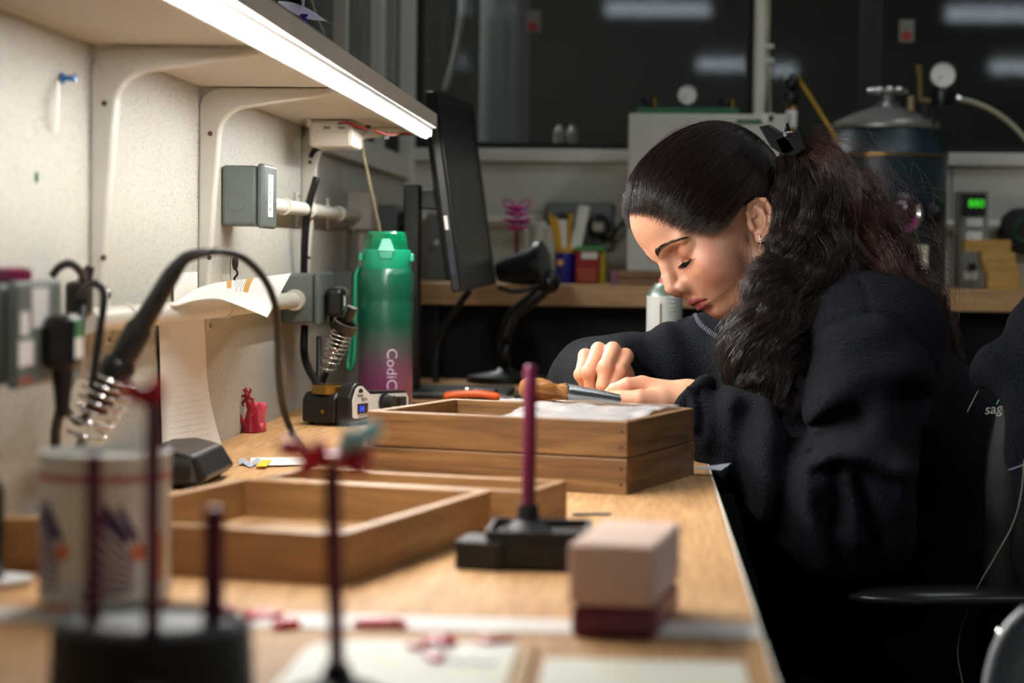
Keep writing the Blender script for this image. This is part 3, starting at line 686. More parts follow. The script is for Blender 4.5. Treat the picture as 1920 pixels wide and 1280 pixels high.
def iron_holder(base, tip, r0, r1, turns, label, mspring, wire_r=0.0011, ring=True):
    """coil spring cone holding an iron: base on the bench, tip at the mouth"""
    base = np.array(base); tip = np.array(tip); D = tip - base; Ln = np.linalg.norm(D); D /= Ln
    e = frame(D); e1, e2 = e[:, 1], e[:, 2]
    r = thing('iron_holder', label, 'iron holder', base)
    n = int(turns * 22); pth = []
    for i in range(n):
        t_ = i / (n - 1); tt = t_ ** 0.85 if t_ < .8 else t_; tt = 0.16 + 0.84 * t_ ** 0.72
        rr = r0 + (r1 - r0) * min(1, tt * 1.35); an = t_ * turns * 2 * math.pi
        pth.append(base + D * Ln * tt + rr * (math.cos(an) * e1 + math.sin(an) * e2))
    obj('spring', G().tube(pth, wire_r, 6), mspring, r, smooth='all')
    obj('stem', G().tube([base, base + D * Ln * 0.2], [0.0045, 0.0045], 12), M_black, r, smooth=True)
    if ring: obj('mouth_ring', G().lathe([(r1 * 0.84, 0), (r1 * 1.14, 0), (r1 * 1.18, 0.012), (r1 * 0.98, 0.013), (r1 * 0.84, 0.004)], tip, D, 24), M_black, r, smooth=True)
    return r, D
hb = at(604, 716, 2.965); ht = at(643, 619, 2.95)
iron_holder(hb, ht, 0.0085, 0.0155, 8.5, 'chrome coil holder leaning on the displayed soldering station', M_chrome)
D = (ht - hb) / np.linalg.norm(ht - hb)
r = thing('soldering_iron', 'black soldering iron resting inside the far coil holder', 'soldering iron', hb + D * 0.02)
obj('handle', G().tube([hb + D * 0.055, ht + D * 0.006, ht + D * 0.010, ht + D * 0.036], [0.0055, 0.0065, 0.0085, 0.0078], 8), M_black, r, smooth=True)
obj('shaft', G().tube([hb + D * 0.014, hb + D * 0.056], 0.0032, 10), M_steel, r, smooth=True)

# near left station (out of focus)
S2 = atz(300, 915, 0)
r = thing('soldering_station', 'blurred black soldering station behind the patterned can', 'soldering station', S2)
bx_ = S2 + np.array([0.0, 0.03, 0])
obj('case', G().prism([bx_ + np.array(q) for q in ((-0.018, -0.04, 0.003), (0.040, -0.04, 0.003), (0.050, -0.04, 0.012), (0.036, -0.04, 0.034), (0.010, -0.04, 0.040), (-0.018, -0.04, 0.038))], (0.0, 0.14, 0)), M_black, r, bevel=0.003)
obj('control_panel', G().prism([bx_ + np.array(q) for q in ((-0.012, -0.0405, 0.008), (0.040, -0.0405, 0.008), (0.033, -0.0405, 0.031), (-0.010, -0.0405, 0.036))], (0, -0.0012, 0)), mat('panel_grey', (58, 62, 64), 0.4), r)
obj('dial', G().lathe([(0.009, 0), (0.008, 0.007), (0.0055, 0.008)], bx_ + np.array([-0.001, -0.0417, 0.025]), (0, -1, 0), 20), M_chrome, r, smooth=True)
obj('switch', G().box(bx_ + np.array([0.024, -0.043, 0.018]), (0.018, 0.006, 0.015)), M_black, r, bevel=0.002)
for q in ((-0.010, -0.03), (0.032, -0.03), (-0.010, 0.09), (0.032, 0.09)): obj('foot', G().lathe([(0.005, 0), (0.005, 0.004)], bx_ + np.array([q[0], q[1], 0]), UP, 10), M_rubber, r)
hb = at(140, 858, 1.80); ht = at(214, 702, 1.80)
hr, D = iron_holder(hb, ht, 0.013, 0.0205, 7.0, 'blurred chrome coil holder by the left wall', M_chrome, 0.0019, ring=False)
obj('heat_shield', G().tube([hb + D * 0.045, ht - D * 0.004], [0.009, 0.0155], 20), mat('maroon_metal', (80, 40, 48), 0.3, 0.8), hr, smooth=True)
obj('holder_base', G().lathe([(0.03, 0), (0.03, 0.006), (0.012, 0.016), (0.008, 0.02)], (hb[0], hb[1], 0.0), UP, 20), M_black, hr, smooth=True)
obj('holder_post', G().tube([(hb[0], hb[1], 0.018), tuple(hb + D * 0.01)], 0.004, 10), M_steel, hr)
r = thing('soldering_iron', 'large black soldering iron in the left coil holder', 'soldering iron', ht)
i0 = at(213, 704, 1.80); i1 = at(264, 610, 1.80); i2 = at(336, 495, 1.80); i3 = at(392, 472, 1.80)
dd = (i1 - i0) / np.linalg.norm(i1 - i0)
obj('collar', G().tube([i0 - dd * 0.002, i0 + dd * 0.003, i0 + dd * 0.012, i0 + dd * 0.016], [0.0138, 0.0150, 0.0150, 0.0125], 20), M_black, r, smooth=True)
obj('grip', G().tube([i0 + dd * 0.014, i0 + dd * 0.046, i0 + dd * 0.052, at(276, 592, 1.80), at(322, 514, 1.80), i2], [0.0118, 0.0118, 0.0094, 0.0092, 0.0078, 0.0062], 20), M_black, r, smooth=True)
obj('strain_relief', G().tube(spline([at(333, 499, 1.80), at(348, 484, 1.80), at(370, 476, 1.80), at(392, 473, 1.80)], 14), np.linspace(0.0062, 0.0038, 14), 12), M_rubber, r, smooth='all')
cb = obj('cord', G().tube(spline([at(388, 473.5, 1.80), at(420, 472, 1.80), at(460, 486, 1.82), (at(496, 524, 1.84)), at(516, 574, 1.86), at(521, 640, 1.90), at(523, 700, 1.94), at(530, 760, 1.98), at(548, 815, 2.0)], 60), 0.0034, 10), M_rubber, r, smooth='all')
e0 = at(546, 812, 2.0); e1 = at(566, 842, 2.01); e2 = at(592, 874, 2.02)
obj('connector', G().tube([e0, e1], [0.0042, 0.0048], 12), M_steel, r, smooth=True)
obj('connector_pin', G().tube([e1, e2], [0.0046, 0.0025], 12), mat('brown_pin', (96, 70, 66), 0.4), r, smooth=True)

# ================================================================== bottle
bc = atz(720, 777, 0); bc = np.array([bc[0], bc[1] + 0.012, 0.0])
r = thing('water_bottle', 'tall green to purple water bottle with turquoise lid', 'bottle', bc)
MB_ = mat('bottle_gradient', (10, 92, 66), 0.32, coat=0.15); nt = MB_.node_tree
tcn = nt.nodes.new('ShaderNodeTexCoord'); sx = nt.nodes.new('ShaderNodeSeparateXYZ'); rp = nt.nodes.new('ShaderNodeValToRGB')
mr = nt.nodes.new('ShaderNodeMapRange'); mr.inputs[1].default_value = -0.108; mr.inputs[2].default_value = 0.108
nt.links.new(tcn.outputs['Object'], sx.inputs[0]); nt.links.new(sx.outputs['Z'], mr.inputs[0]); nt.links.new(mr.outputs[0], rp.inputs[0])
e = rp.color_ramp.elements; e[0].position = 0.08; e[0].color = rgba((122, 46, 96)); e[1].position = 1.0; e[1].color = rgba((10, 88, 64))
for p_, c_ in ((0.30, (104, 58, 90)), (0.46, (70, 78, 78)), (0.62, (12, 76, 56))): q = e.new(p_); q.color = rgba(c_)
nt.links.new(rp.outputs[0], nt.nodes['Principled BSDF'].inputs['Base Color'])
BR = 0.0405
obj('bottle_body', G().lathe([(BR * .94, 0), (BR, 0.004), (BR, 0.165), (BR * .985, 0.168), (BR, 0.171), (BR, 0.205), (BR * .93, 0.213), (BR * .85, 0.216)], bc, seg=48), MB_, r, smooth=True)
obj('lid_base', G().lathe([(BR * .88, 0.2125), (BR * .9, 0.216), (BR * .9, 0.228), (BR * .885, 0.240), (BR * .86, 0.2425)], bc, seg=48), M_greencap, r, smooth=True)
obj('lid_dome', G().lathe([(BR * .84, 0.242), (BR * .80, 0.255), (BR * .72, 0.266), (BR * .64, 0.269), (BR * .0001, 0.2695)], bc, seg=10), M_greenclear, r)
fd = np.array([0.10, -0.99, 0]); fs_ = np.array([0.99, 0.10, 0])
def bp3(a, z, d=0.0): return bc + fs_ * a + fd * (math.sqrt(max(0, (BR * .9) ** 2 - a * a)) + d) + UP * z
obj('latch', G().prism([bp3(-0.013, 0.240, 0.000), bp3(0.013, 0.240, 0), bp3(0.006, 0.258, -0.007), bp3(-0.006, 0.258, -0.007)], fd * 0.004), mat('mint_plastic', (62, 172, 140), 0.3), r, bevel=0.001)
obj('button', G().prism([bp3(-0.009, 0.229, 0), bp3(0.009, 0.229, 0), bp3(0.011, 0.239, 0), bp3(-0.011, 0.239, 0)], fd * 0.0025), M_greencap, r, bevel=0.001)
for s_ in (-1, 1): obj('hinge', G().box(bc + fs_ * s_ * BR * .93 + fd * 0.012 + UP * 0.231, (0.006, 0.012, 0.012), Rz(0.1)), mat('mint_plastic', (62, 172, 140), 0.3), r, bevel=0.002)
sp = [bc + np.array([-0.0385, -0.004, 0.217]), bc + np.array([-0.044, -0.008, 0.205]), bc + np.array([-0.0445, -0.010, 0.17]), bc + np.array([-0.0440, -0.012, 0.11]), bc + np.array([-0.046, -0.013, 0.075]), bc + np.array([-0.052, -0.010, 0.066]), bc + np.array([-0.055, -0.004, 0.075]), bc + np.array([-0.050, 0.004, 0.12]), bc + np.array([-0.046, 0.004, 0.19]), bc + np.array([-0.040, 0.002, 0.217])]
obj('carry_strap', G().tube(spline(sp, 50), 0.0032, 8), M_greencap, r, smooth='all')
# lettering wraps the body, reading downwards
t_ = text_mesh('lettering', 'CodiCile', 0.0225, mat('pale_lettering', (196, 176, 208), 0.5), r, bc, np.eye(3), 0.0, align='LEFT')
bm_ = bmesh.new(); bm_.from_mesh(t_.data); bmesh.ops.triangulate(bm_, faces=bm_.faces); bmesh.ops.subdivide_edges(bm_, edges=bm_.edges, cuts=3, use_grid_fill=True); bm_.to_mesh(t_.data); bm_.free()
w_loc = np.array([[v.co.x, v.co.y] for v in t_.data.vertices])
t_.matrix_basis = Matrix.Identity(4)
for v, (a, b) in zip(t_.data.vertices, w_loc):
    an = (b + 0.0) / BR + 0.24          # round the bottle from its front, x of the text runs down
    d_ = fd * math.cos(an) + fs_ * math.sin(an)
    pos = d_ * (BR + 0.0003); v.co = (pos[0], pos[1], 0.099 - a)

# ================================================================== monitor, lamp, keyboard
r = thing('computer_monitor', 'black flat monitor seen nearly edge-on behind the bottle', 'monitor', (-0.33, 3.55, 0.0))
nb = np.array([-0.286, 3.36, 0.178]); nt_ = np.array([-0.332, 3.36, 0.494]); fb = np.array([-0.262, 3.77, 0.186]); ft = np.array([-0.305, 3.77, 0.494])
ey = (fb - nb) / np.linalg.norm(fb - nb); ez = (nt_ - nb) / np.linalg.norm(nt_ - nb); ex = np.cross(ey, ez); ex /= np.linalg.norm(ex)
Wd = np.linalg.norm(fb - nb); Hd = np.linalg.norm(nt_ - nb)
Q = lambda a, b, c_=0.0: nb + ey * a + ez * b + ex * c_
obj('casing', G().prism([Q(0, 0, -0.016), Q(Wd, 0, -0.016), Q(Wd, Hd, -0.016), Q(0, Hd, -0.016)], ex * 0.016), M_black, r, bevel=0.003)
obj('back_shell', G().prism([Q(.03, .02, -0.028), Q(Wd - .03, .02, -0.028), Q(Wd - .03, Hd - .03, -0.028), Q(.03, Hd - .03, -0.028)], ex * 0.0125), M_black, r, bevel=0.010)
obj('screen', G().prism([Q(.016, .022, 0), Q(Wd - .016, .022, 0), Q(Wd - .016, Hd - .014, 0), Q(.016, Hd - .014, 0)], ex * 0.0006), mat('screen_glass', (12, 12, 14), 0.3), r)
for (a0, a1, b0, b1, nm) in ((0, Wd, 0, .022, 'bezel'), (0, Wd, Hd - .014, Hd, 'bezel'), (0, .016, .022, Hd - .014, 'bezel'), (Wd - .016, Wd, .022, Hd - .014, 'bezel')):
    obj(nm, G().prism([Q(a0, b0, 0.0002), Q(a1, b0, 0.0002), Q(a1, b1, 0.0002), Q(a0, b1, 0.0002)], ex * 0.003), M_black, r, bevel=0.001)
for b, hh, m in ((.10, .022, M_sticker), (.055, .012, mat('blue_mark', (14, 32, 66), 0.5)), (.03, .016, mat('blue_mark', (14, 32, 66), 0.5))):
    obj('side_label', G().prism([Q(-0.0006, b, -0.012), Q(-0.0006, b, -0.007), Q(-0.0006, b + hh, -0.007), Q(-0.0006, b + hh, -0.012)], ey * 0.0004), m, r)
pc = at(773, 500, 3.56); zt_ = at(773, 346, 3.56)[2]
obj('stand_post', G().bb(pc[0] - 0.014, pc[0] + 0.014, 3.54, 3.58, 0.012, zt_), M_black, r, bevel=0.003)
obj('tilt_arm', G().prism([(pc[0] + 0.012, 3.55, zt_ - 0.010), (pc[0] + 0.012, 3.55, zt_ - 0.040), (-0.312, 3.55, zt_ - 0.045), (-0.325, 3.55, zt_ - 0.005)], (0, 0.03, 0)), M_black, r, bevel=0.003)
obj('vesa_hub', G().lathe([(0.035, 0), (0.035, 0.02), (0.025, 0.026)], Q(Wd / 2, Hd / 2, -0.026), -ex, 24), M_black, r, smooth=True)
obj('stand_base', G().bb(pc[0] - 0.05, pc[0] + 0.17, 3.46, 3.66, 0.0, 0.012), M_darkgrey, r, bevel=0.004)
r = thing('keyboard', 'dark keyboard lying in shade under the monitor', 'keyboard', (-0.135, 3.6, 0.0))
obj('tray', G().bb(-0.205, -0.065, 3.44, 3.86, 0.0005, 0.014), M_black, r, bevel=0.003)
kg = bpy.data.meshes.new('key')
for i in range(5):
    for j in range(14):
        obj('key', G().bb(-0.195 + i * 0.025, -0.176 + i * 0.025, 3.452 + j * 0.0285, 3.474 + j * 0.0285, 0.0142, 0.021), M_darkgrey, r)
# lamp
r = thing('desk_lamp', 'black adjustable desk lamp head bent beside the monitor', 'lamp', (at(948, 720, 3.95)[0], 3.95, 0.0))
h0 = at(934, 510, 3.95); h1 = at(1000, 500, 3.93); h2 = at(1022, 497, 3.92)
ax = h2 - h0
obj('lamp_head', G().tube([h0, at(955, 506, 3.945), h1, at(1012, 498, 3.93)], [0.018, 0.026, 0.036, 0.043], 24), M_black, r, smooth=True)
obj('lamp_rim', G().tube([at(1008, 499, 3.93), at(1020, 497.5, 3.928), at(1024, 497, 3.927)], [0.046, 0.047, 0.038], 28), M_black, r, smooth=True)
obj('swivel', G().sphere(at(1030, 528, 3.94), (0.020, 0.018, 0.022)), M_black, r, smooth='all')
obj('upper_arm', G().tube(spline([at(1026, 536, 3.94), at(1000, 560, 3.94), at(962, 592, 3.95), at(945, 640, 3.95)], 16), 0.0135, 14), M_black, r, smooth='all')
obj('lower_arm', G().tube([at(945, 636, 3.95), (at(946, 700, 3.95)[0], 3.95, 0.02)], 0.0115, 14), M_black, r, smooth='all')
obj('lamp_base', G().lathe([(0.07, 0), (0.07, 0.012), (0.02, 0.022), (0.012, 0.03)], (at(946, 700, 3.95)[0], 3.95, 0.0), seg=28), M_black, r, smooth=True)
wire([(880, 545, 3.78), (858, 575, 3.80), (835, 605, 3.82), (822, 640, 3.84), (815, 690, 3.84), (818, 716, 3.84)], 0.006, M_rubber, 'monitor_cable', 'black cable hanging from the underside of the monitor', 'cable')
wire([(935, 538, 3.82), (960, 546, 3.84), (985, 544, 3.86), (1010, 535, 3.88)], 0.004, M_rubber, 'lamp_cable', 'black cable sagging between monitor and lamp', 'cable', 16)

# ================================================================== red wax pieces by the wall
def blob_chain(g, pts, rs, seg=10): return g.tube(spline(pts, 4 * len(pts)), np.interp(np.linspace(0, 1, 4 * len(pts)), np.linspace(0, 1, len(rs)), rs), seg)
WFY = 2.76
r = thing('wax_figurine', 'small dark red wax figurine standing against the wall', 'figurine', (at(468, 812, WFY)[0], WFY, 0.0))
w3 = lambda px, py, d=0.0: at(px, py, WFY + d)
g = G(); blob_chain(g, [w3(470, 811), w3(466, 800), w3(468, 788), w3(472, 772), w3(468, 758), w3(464, 748)], [0.006, 0.0075, 0.0055, 0.006, 0.005, 0.0035]); obj('body', g, M_darkred, r, smooth='all')
g = G(); g.sphere(w3(463, 741), (0.0042, 0.0042, 0.0052)); obj('head', g, M_darkred, r, smooth='all')
hair_ = [[(464, 738), (458, 732), (455, 730)], [(464, 737), (461, 729), (462, 726)], [(466, 738), (470, 732), (468, 727)], [(462, 742), (453, 742), (449, 738)], [(467, 744), (474, 748), (474, 758)], [(461, 748), (455, 756), (458, 762)]]
for h in hair_: obj('crest', blob_chain(G(), [w3(*q) for q in h], [0.0022, 0.0018, 0.0008], 7), M_darkred, r, smooth='all')
obj('horn_pipe', blob_chain(G(), [w3(462, 808, -.004), w3(457, 795, -.006), w3(450, 780, -.008), w3(444, 766, -.01), w3(440, 757, -.01)], [0.004, 0.003, 0.0022, 0.0022, 0.0042]), M_darkred, r, smooth='all')
obj('skirt', G().lathe([(0.012, 0), (0.0115, 0.003), (0.009, 0.012), (0.007, 0.022), (0.005, 0.03)], (w3(470, 812)[0], WFY, 0.0), seg=14), M_darkred, r, smooth='all')
g = G(); tc_ = w3(486, 808, 0.012); tc_[2] = 0.0
r = thing('wax_tooth', 'translucent pink wax piece beside the red figurine', 'wax piece', tc_)
obj('crown', G().lathe([(0.0075, 0.001), (0.0085, 0.008), (0.0080, 0.022), (0.0100, 0.030), (0.0080, 0.036), (0.003, 0.035)], tc_, seg=10), M_pinkwax, r, smooth='all')
for k in range(4):
    an = k * math.pi / 2 + .5; obj('cusp', G().sphere(tc_ + np.array([0.006 * math.cos(an), 0.006 * math.sin(an), 0.034]), (0.0045, 0.0045, 0.006)), M_pinkwax, r, smooth='all')
    obj('root', G().tube([tc_ + np.array([0.005 * math.cos(an), 0.005 * math.sin(an), 0.012]), tc_ + np.array([0.0065 * math.cos(an), 0.0065 * math.sin(an), 0.001])], [0.0045, 0.003], 8), M_pinkwax, r, smooth='all')

# ================================================================== wooden trays
def tray(origin, ang, W_, D_, H_, label, m=M_tray, z0=0.0, th=0.010, group=None):
    """origin = front right corner on the bench; W_ runs left, D_ runs away; every board is its own piece"""
    R = Rz(ang); O = np.array([origin[0], origin[1], z0])
    cxy = O + R @ np.array([-W_ / 2, D_ / 2, 0])
    r = thing('wooden_tray', label, 'tray', cxy, 0.0, group)
    def bd(nm, cx, cy, Ln, turned):
        RR = R @ Rz(math.pi / 2) if turned else R
        return local_mesh(nm, G().box((0, 0, 0), (Ln, th, H_)), m, r, cxy + R @ np.array([cx, cy, H_ / 2]), RR, bevel=0.0012)
    bd('front_board', 0, -D_ / 2 + th / 2, W_, False); bd('back_board', 0, D_ / 2 - th / 2, W_, False)
    bd('side_board', W_ / 2 - th / 2, 0, D_ - 2 * th - 0.0004, True); bd('side_board', -W_ / 2 + th / 2, 0, D_ - 2 * th - 0.0004, True)
    local_mesh('base_board', G().box((0, 0, 0), (W_ - 2 * th - 0.0006, D_ - 2 * th - 0.0006, 0.004)), m, r, cxy + R @ np.array([0, 0, 0.0035]), R)
    for s_ in (-0.35, 0.35):
        for k in (0.3, 0.7):
            pass
    for k in (0.28, 0.72):
        c_ = cxy + R @ np.array([W_ / 2 - 0.006, -D_ / 2 + 0.0004, H_ * k])
        obj('nail', G().lathe([(0.0016, 0), (0.0016, 0.0008)], c_, R @ np.array([0, -1, 0]), 8), mat('nail_dark', (46, 38, 32), 0.6, 0.4), r)
    return r, cxy, R
A1 = -math.radians(18.5); T1 = atz(1175, 928, 0)
_, TC, TR = tray(T1, A1, 0.289, 0.226, 0.0355, 'lower of the two stacked old wooden trays before the woman')
tray((T1[0] - 0.0, T1[1] + 0.0012), A1, 0.286, 0.222, 0.0360, 'upper stacked wooden tray holding a clear plastic bag', z0=0.0367)
A2 = -math.radians(15.5); T2 = atz(640, 1100, 0)
tray(T2, A2, 0.235, 0.315, 0.0370, 'blurred pale wooden tray behind the patterned can', M_traylight)
c3 = atz(1063, 975, 0); R3 = Rz(A2)
o3 = c3 + R3 @ np.array([0, -0.100, 0])
tray(o3, A2, 0.26, 0.100, 0.0355, 'narrow wooden tray tucked behind the blurred pale tray', M_traylight)
# little divider in the upper tray and the plastic bag
RIM = 0.0727
def bagsheet(name, quad, amp, seed, label, mm, nu=26, nv=16, top=None):
    rs = np.random.RandomState(seed); q = [np.array(p) for p in quad]
    ph = rs.rand(8) * 6.3; fr = 2 + rs.rand(8) * 7; an = rs.rand(8) * 6.3
    gr = []
    for u in np.linspace(0, 1, nu):
        row = []
        for v in np.linspace(0, 1, nv):
            P_ = (q[0] * (1 - u) + q[1] * u) * (1 - v) + (q[3] * (1 - u) + q[2] * u) * v
            h = sum(abs(math.sin(fr[k] * (u * math.cos(an[k]) + v * math.sin(an[k])) * 2 + ph[k])) for k in range(8)) / 8 - 0.5
            row.append(P_ + UP * h * amp)
        gr.append(row)
    o = obj(name, G().sheet(gr, 0.0003), mm, smooth='all'); return tag(o, label, 'plastic bag')
M_bag = mat('clear_bag', (235, 235, 235), 0.12, alpha=0.42, spec=0.8)
M_bagblue = mat('blue_bag', (205, 218, 232), 0.25, alpha=0.92, spec=0.7)
iu = lambda a, b, z: TC + TR @ np.array([a, b, 0]) + UP * z
bagsheet('plastic_bag', [iu(-0.030, -0.095, 0.060), iu(0.128, -0.095, 0.066), iu(0.126, 0.09, 0.073), iu(-0.025, 0.09, 0.073)], 0.012, 3, 'crumpled clear plastic bag lying inside the upper tray', M_bag)
bagsheet('plastic_bag', [iu(-0.012, 0.092, 0.0765), iu(0.132, 0.085, 0.0765), iu(0.118, 0.19, 0.064), iu(-0.004, 0.19, 0.064)], 0.005, 9, 'clear plastic bag under the hands at the tray rim', M_bag)
sx0 = atz(1326, 886, 0.0008); c_ = at(1352, 868, 2.36)
bagsheet('plastic_scrap', [np.array([0.045, 2.335, 0.0012 + 0.003]), at(1372, 868, 2.33), at(1352, 882, 2.31), at(1322, 880, 2.31)], 0.002, 5, 'scrap of bluish plastic poking past the tray onto bench edge', M_bagblue, 12, 8)

# ring mandrel over the far rim
r0 = at(1002, 733, 2.385); r1 = at(1056, 737, 2.40); r2 = at(1140, 752, 2.435)
dm = (r2 - r0) / np.linalg.norm(r2 - r0)
r = thing('ring_mandrel', 'steel ring stick with a turned wooden handle near her hands', 'ring mandrel', r1)
hl = 0.052
gx = G().lathe([(0.002, -0.042), (0.009, -0.041), (0.0122, -0.036), (0.0136, -0.027), (0.0138, -0.018), (0.0126, -0.009), (0.0095, -0.002), (0.0092, 0.004), (0.011, 0.008), (0.0105, 0.014)], (0, 0, 0), (1, 0, 0), 28)
local_mesh('handle', gx, M_handle, r, r1 - dm * 0.012, frame(dm), smooth=True)
obj('steel_cone', G().lathe([(0.0112, 0), (0.0118, 0.001), (0.0118, 0.003), (0.0092, 0.055), (0.0080, 0.072), (0.006, 0.073)], r1 - dm * 0.0, dm, 32), M_steel, r, smooth=True)
for k in range(16):
    t_ = 0.006 + k * 0.0034; rr = 0.0118 - (t_ / 0.055) * 0.0026
    e_ = frame(dm); an0 = 1.9
    pth = [r1 + dm * t_ + (rr + 0.0001) * (math.cos(a) * e_[:, 1] + math.sin(a) * e_[:, 2]) for a in np.linspace(an0, an0 + (0.5 if k % 5 else 0.9), 5)]
    obj('size_mark', G().tube(pth, 0.00025, 4), M_black, r)
# cutters and tools beyond the tray
yy_ = 3.30
def onb(px, Y, z): q = at(px, 700, Y); return np.array([q[0], Y, z])
r = thing('orange_cutter', 'orange handled craft knife lying beyond the trays', 'craft knife', onb(888, 3.36, 0))
obj('handle', G().tube(spline([onb(832, 3.36, 0.012), onb(860, 3.36, 0.016), onb(900, 3.36, 0.017), onb(938, 3.36, 0.013)], 14), [0.004] + [0.006] * 12 + [0.004], 10), mat('orange_plastic', (222, 96, 40), 0.4), r, smooth='all')
obj('blade', G().bb(onb(938, 3.36, 0)[0], onb(965, 3.36, 0)[0], 3.355, 3.365, 0.011, 0.014), M_steel, r)
r = thing('pen', 'pale pen pointing from the craft knife towards the rod', 'pen', onb(960, 3.33, 0))
obj('barrel', G().cyl(onb(938, 3.33, 0.0085), onb(985, 3.33, 0.0085), 0.0035, 12), M_sticker, r, smooth=True)
obj('tip', G().cyl(onb(985, 3.33, 0.0085), onb(1004, 3.33, 0.0085), 0.0033, 12, 0.0008), M_steel, r, smooth=True)
r = thing('marker_pen', 'black cylindrical tool with white lettering behind the orange knife', 'marker', onb(905, 3.42, 0))
obj('barrel', G().cyl(onb(882, 3.44, 0.0125), onb(930, 3.42, 0.0115), 0.0095, 18), M_black, r, smooth=True)
for k in range(4): obj('white_mark', G().box(onb(892 + 9 * k, 3.425, 0.018 - k * 0.0005), (0.004, 0.003, 0.003)), M_sticker, r)
obj('cap', G().cyl(onb(880, 3.44, 0.0125), onb(876, 3.442, 0.0125), 0.0085, 18), M_chrome, r, smooth=True)
tag(obj('dark_cable', G().tube(spline([onb(770, 3.24, 0.006), onb(800, 3.27, 0.0045), onb(850, 3.31, 0.0045), onb(900, 3.30, 0.0045)], 20), 0.004, 8), M_rubber, smooth='all'), 'black iron lead running along the bench from the station', 'cable')
# tools lying between the station and near trays
a0 = atz(455, 868, 0.0); a1 = atz(590, 872, 0.0)
tag(obj('paper_packet', G().sheet([[atz(470 + 220 * u, 872 - 2 * u - 14 * v, 0.001 + 0.0015 * math.sin(u * 7)) for v in (0, .5, 1)] for u in np.linspace(0, 1, 12)], 0.0006), M_paper), 'flat white paper packet between the trays and wall', 'packet')
tag(obj('yellow_tab', G().sheet([[atz(480 + 20 * u + 10 * v, 874 - 12 * v, 0.0035) for v in (0, 1)] for u in (0, .5, 1)], 0.0006), mat('yellow_tab', (226, 196, 40), 0.5)), 'yellow tab on the white packet near the wall', 'tab')
tag(obj('pink_card', G().sheet([[atz(590 + 70 * u, 862 - 20 * v - 3 * u, 0.005 + 0.003 * u) for v in (0, .5, 1)] for u in (0, .5, 1)], 0.0008), mat('pink_card', (206, 170, 176), 0.6)), 'pale pink card lying left of the stacked trays', 'card')
tag(obj('foil_bag', G().sheet([[atz(448 + 40 * u, 872 - 10 * v - 4 * math.sin(u * 9), 0.002 + 0.001 * math.sin(u * 9)) for v in (0, 1)] for u in np.linspace(0, 1, 8)], 0.0004), M_bagblue), 'small grey plastic sachet beside the yellow tab', 'sachet')
tag(obj('needle_file', G().cyl(atz(1072, 964, 0.0018), atz(1146, 963, 0.0018), 0.0015, 8), M_steel), 'thin metal needle lying right of the maroon rod base', 'needle')

# ================================================================== foreground: rods, can, block
def rod(x, y, z0, z1, rad, r, tilt=0.0, name='rod', m=M_maroon):
    obj(name, G().tube([(x, y, z0), (x + tilt, y, z1 - 0.002), (x + tilt, y, z1)], [rad, rad, rad * 0.7], 16), m, r, smooth=True)
RY = 1.62; c = at(990, 990, RY)
r = thing('wax_rod_stand', 'upright maroon wax rod on a square black rubber base', 'wax rod', (c[0], RY, 0.0))
zt_ = at(995, 684, RY)[2]; xt_ = at(995, 684, RY)[0]
bx0 = atz(935, 1075, 0)[0]; 
def hollow_base(r, x0, x1, y0, y1, h, m):
    obj('base', G().bb(x0, x1, y0, y1, 0.0, h * 0.8), m, r, bevel=0.003)
    for (a, b, c_, d) in ((x0, x1, y0, y0 + 0.004), (x0, x1, y1 - 0.004, y1), (x0, x0 + 0.004, y0 + 0.0042, y1 - 0.0042), (x1 - 0.004, x1, y0 + 0.0042, y1 - 0.0042)):
        obj('base_rim', G().bb(a, b, c_, d, h * 0.8 + 0.0002, h), m, r, bevel=0.001)
hollow_base(r, c[0] - 0.030, c[0] + 0.048, RY - 0.04, RY + 0.045, 0.030, M_rubber)
obj('cone', G().lathe([(0.020, 0.0245), (0.017, 0.029), (0.009, 0.034), (0.0075, 0.046)], (c[0], RY, 0), seg=24), M_rubber, r, smooth=True)
rod(c[0], RY, 0.04, zt_, 0.0052, r, xt_ - c[0])
r = thing('rubber_block', 'small black rubber block left of the maroon rod base', 'rubber block', (atz(890, 1072, 0)[0], 1.60, 0))
xx = atz(890, 1072, 0)[0]
obj('block', G().prism([(xx - 0.016, 1.585, 0), (xx + 0.020, 1.575, 0), (xx + 0.024, 1.62, 0), (xx - 0.010, 1.63, 0)], (0, 0, 0.022)), M_rubber, r, bevel=0.002)
obj('bright_scratch', G().box((xx + 0.012, 1.5765, 0.012), (0.006, 0.001, 0.012), Rz(-0.25)), M_darkgrey, r)

P0 = atz(1062, 1206, 0.0); s1 = atz(1223, 1206, 0)
bw = 0.0535; bd = 0.125; ba = -math.radians(8.5); Rb = Rz(ba)
corner = np.array([s1[0] + 0.001, s1[1] + 0.004, 0.0])
r = thing('wax_slab', 'maroon wax block under the pink mould block', 'wax block', corner + Rb @ np.array([-bw / 2, bd / 2, 0]))
local_mesh('slab', G().box((0, 0, 0), (bw - 0.002, bd - 0.004, 0.0195)), M_maroon, r, corner + Rb @ np.array([-bw / 2, bd / 2, 0.00985]), Rb, bevel=0.004)
for k in range(4): local_mesh('ridge', G().box((0, 0, 0), (0.0012, bd - 0.02, 0.004)), M_maroon, r, corner + Rb @ np.array([-0.0005, bd / 2, 0.004 + 0.0042 * k]), Rb, bevel=0.0005)
blk = local_mesh('mould_block', G().box((0, 0, 0), (bw, bd, 0.0385)), mat('pink_mould', (240, 206, 188), 0.55, sss=0.1, var=0.06, vscale=20), None, corner + Rb @ np.array([-bw / 2 - 0.001, bd / 2 + 0.002, 0.0392]), Rb, bevel=0.003)
tag(blk, 'pinkish beige rubber mould block on a maroon slab', 'mould block')

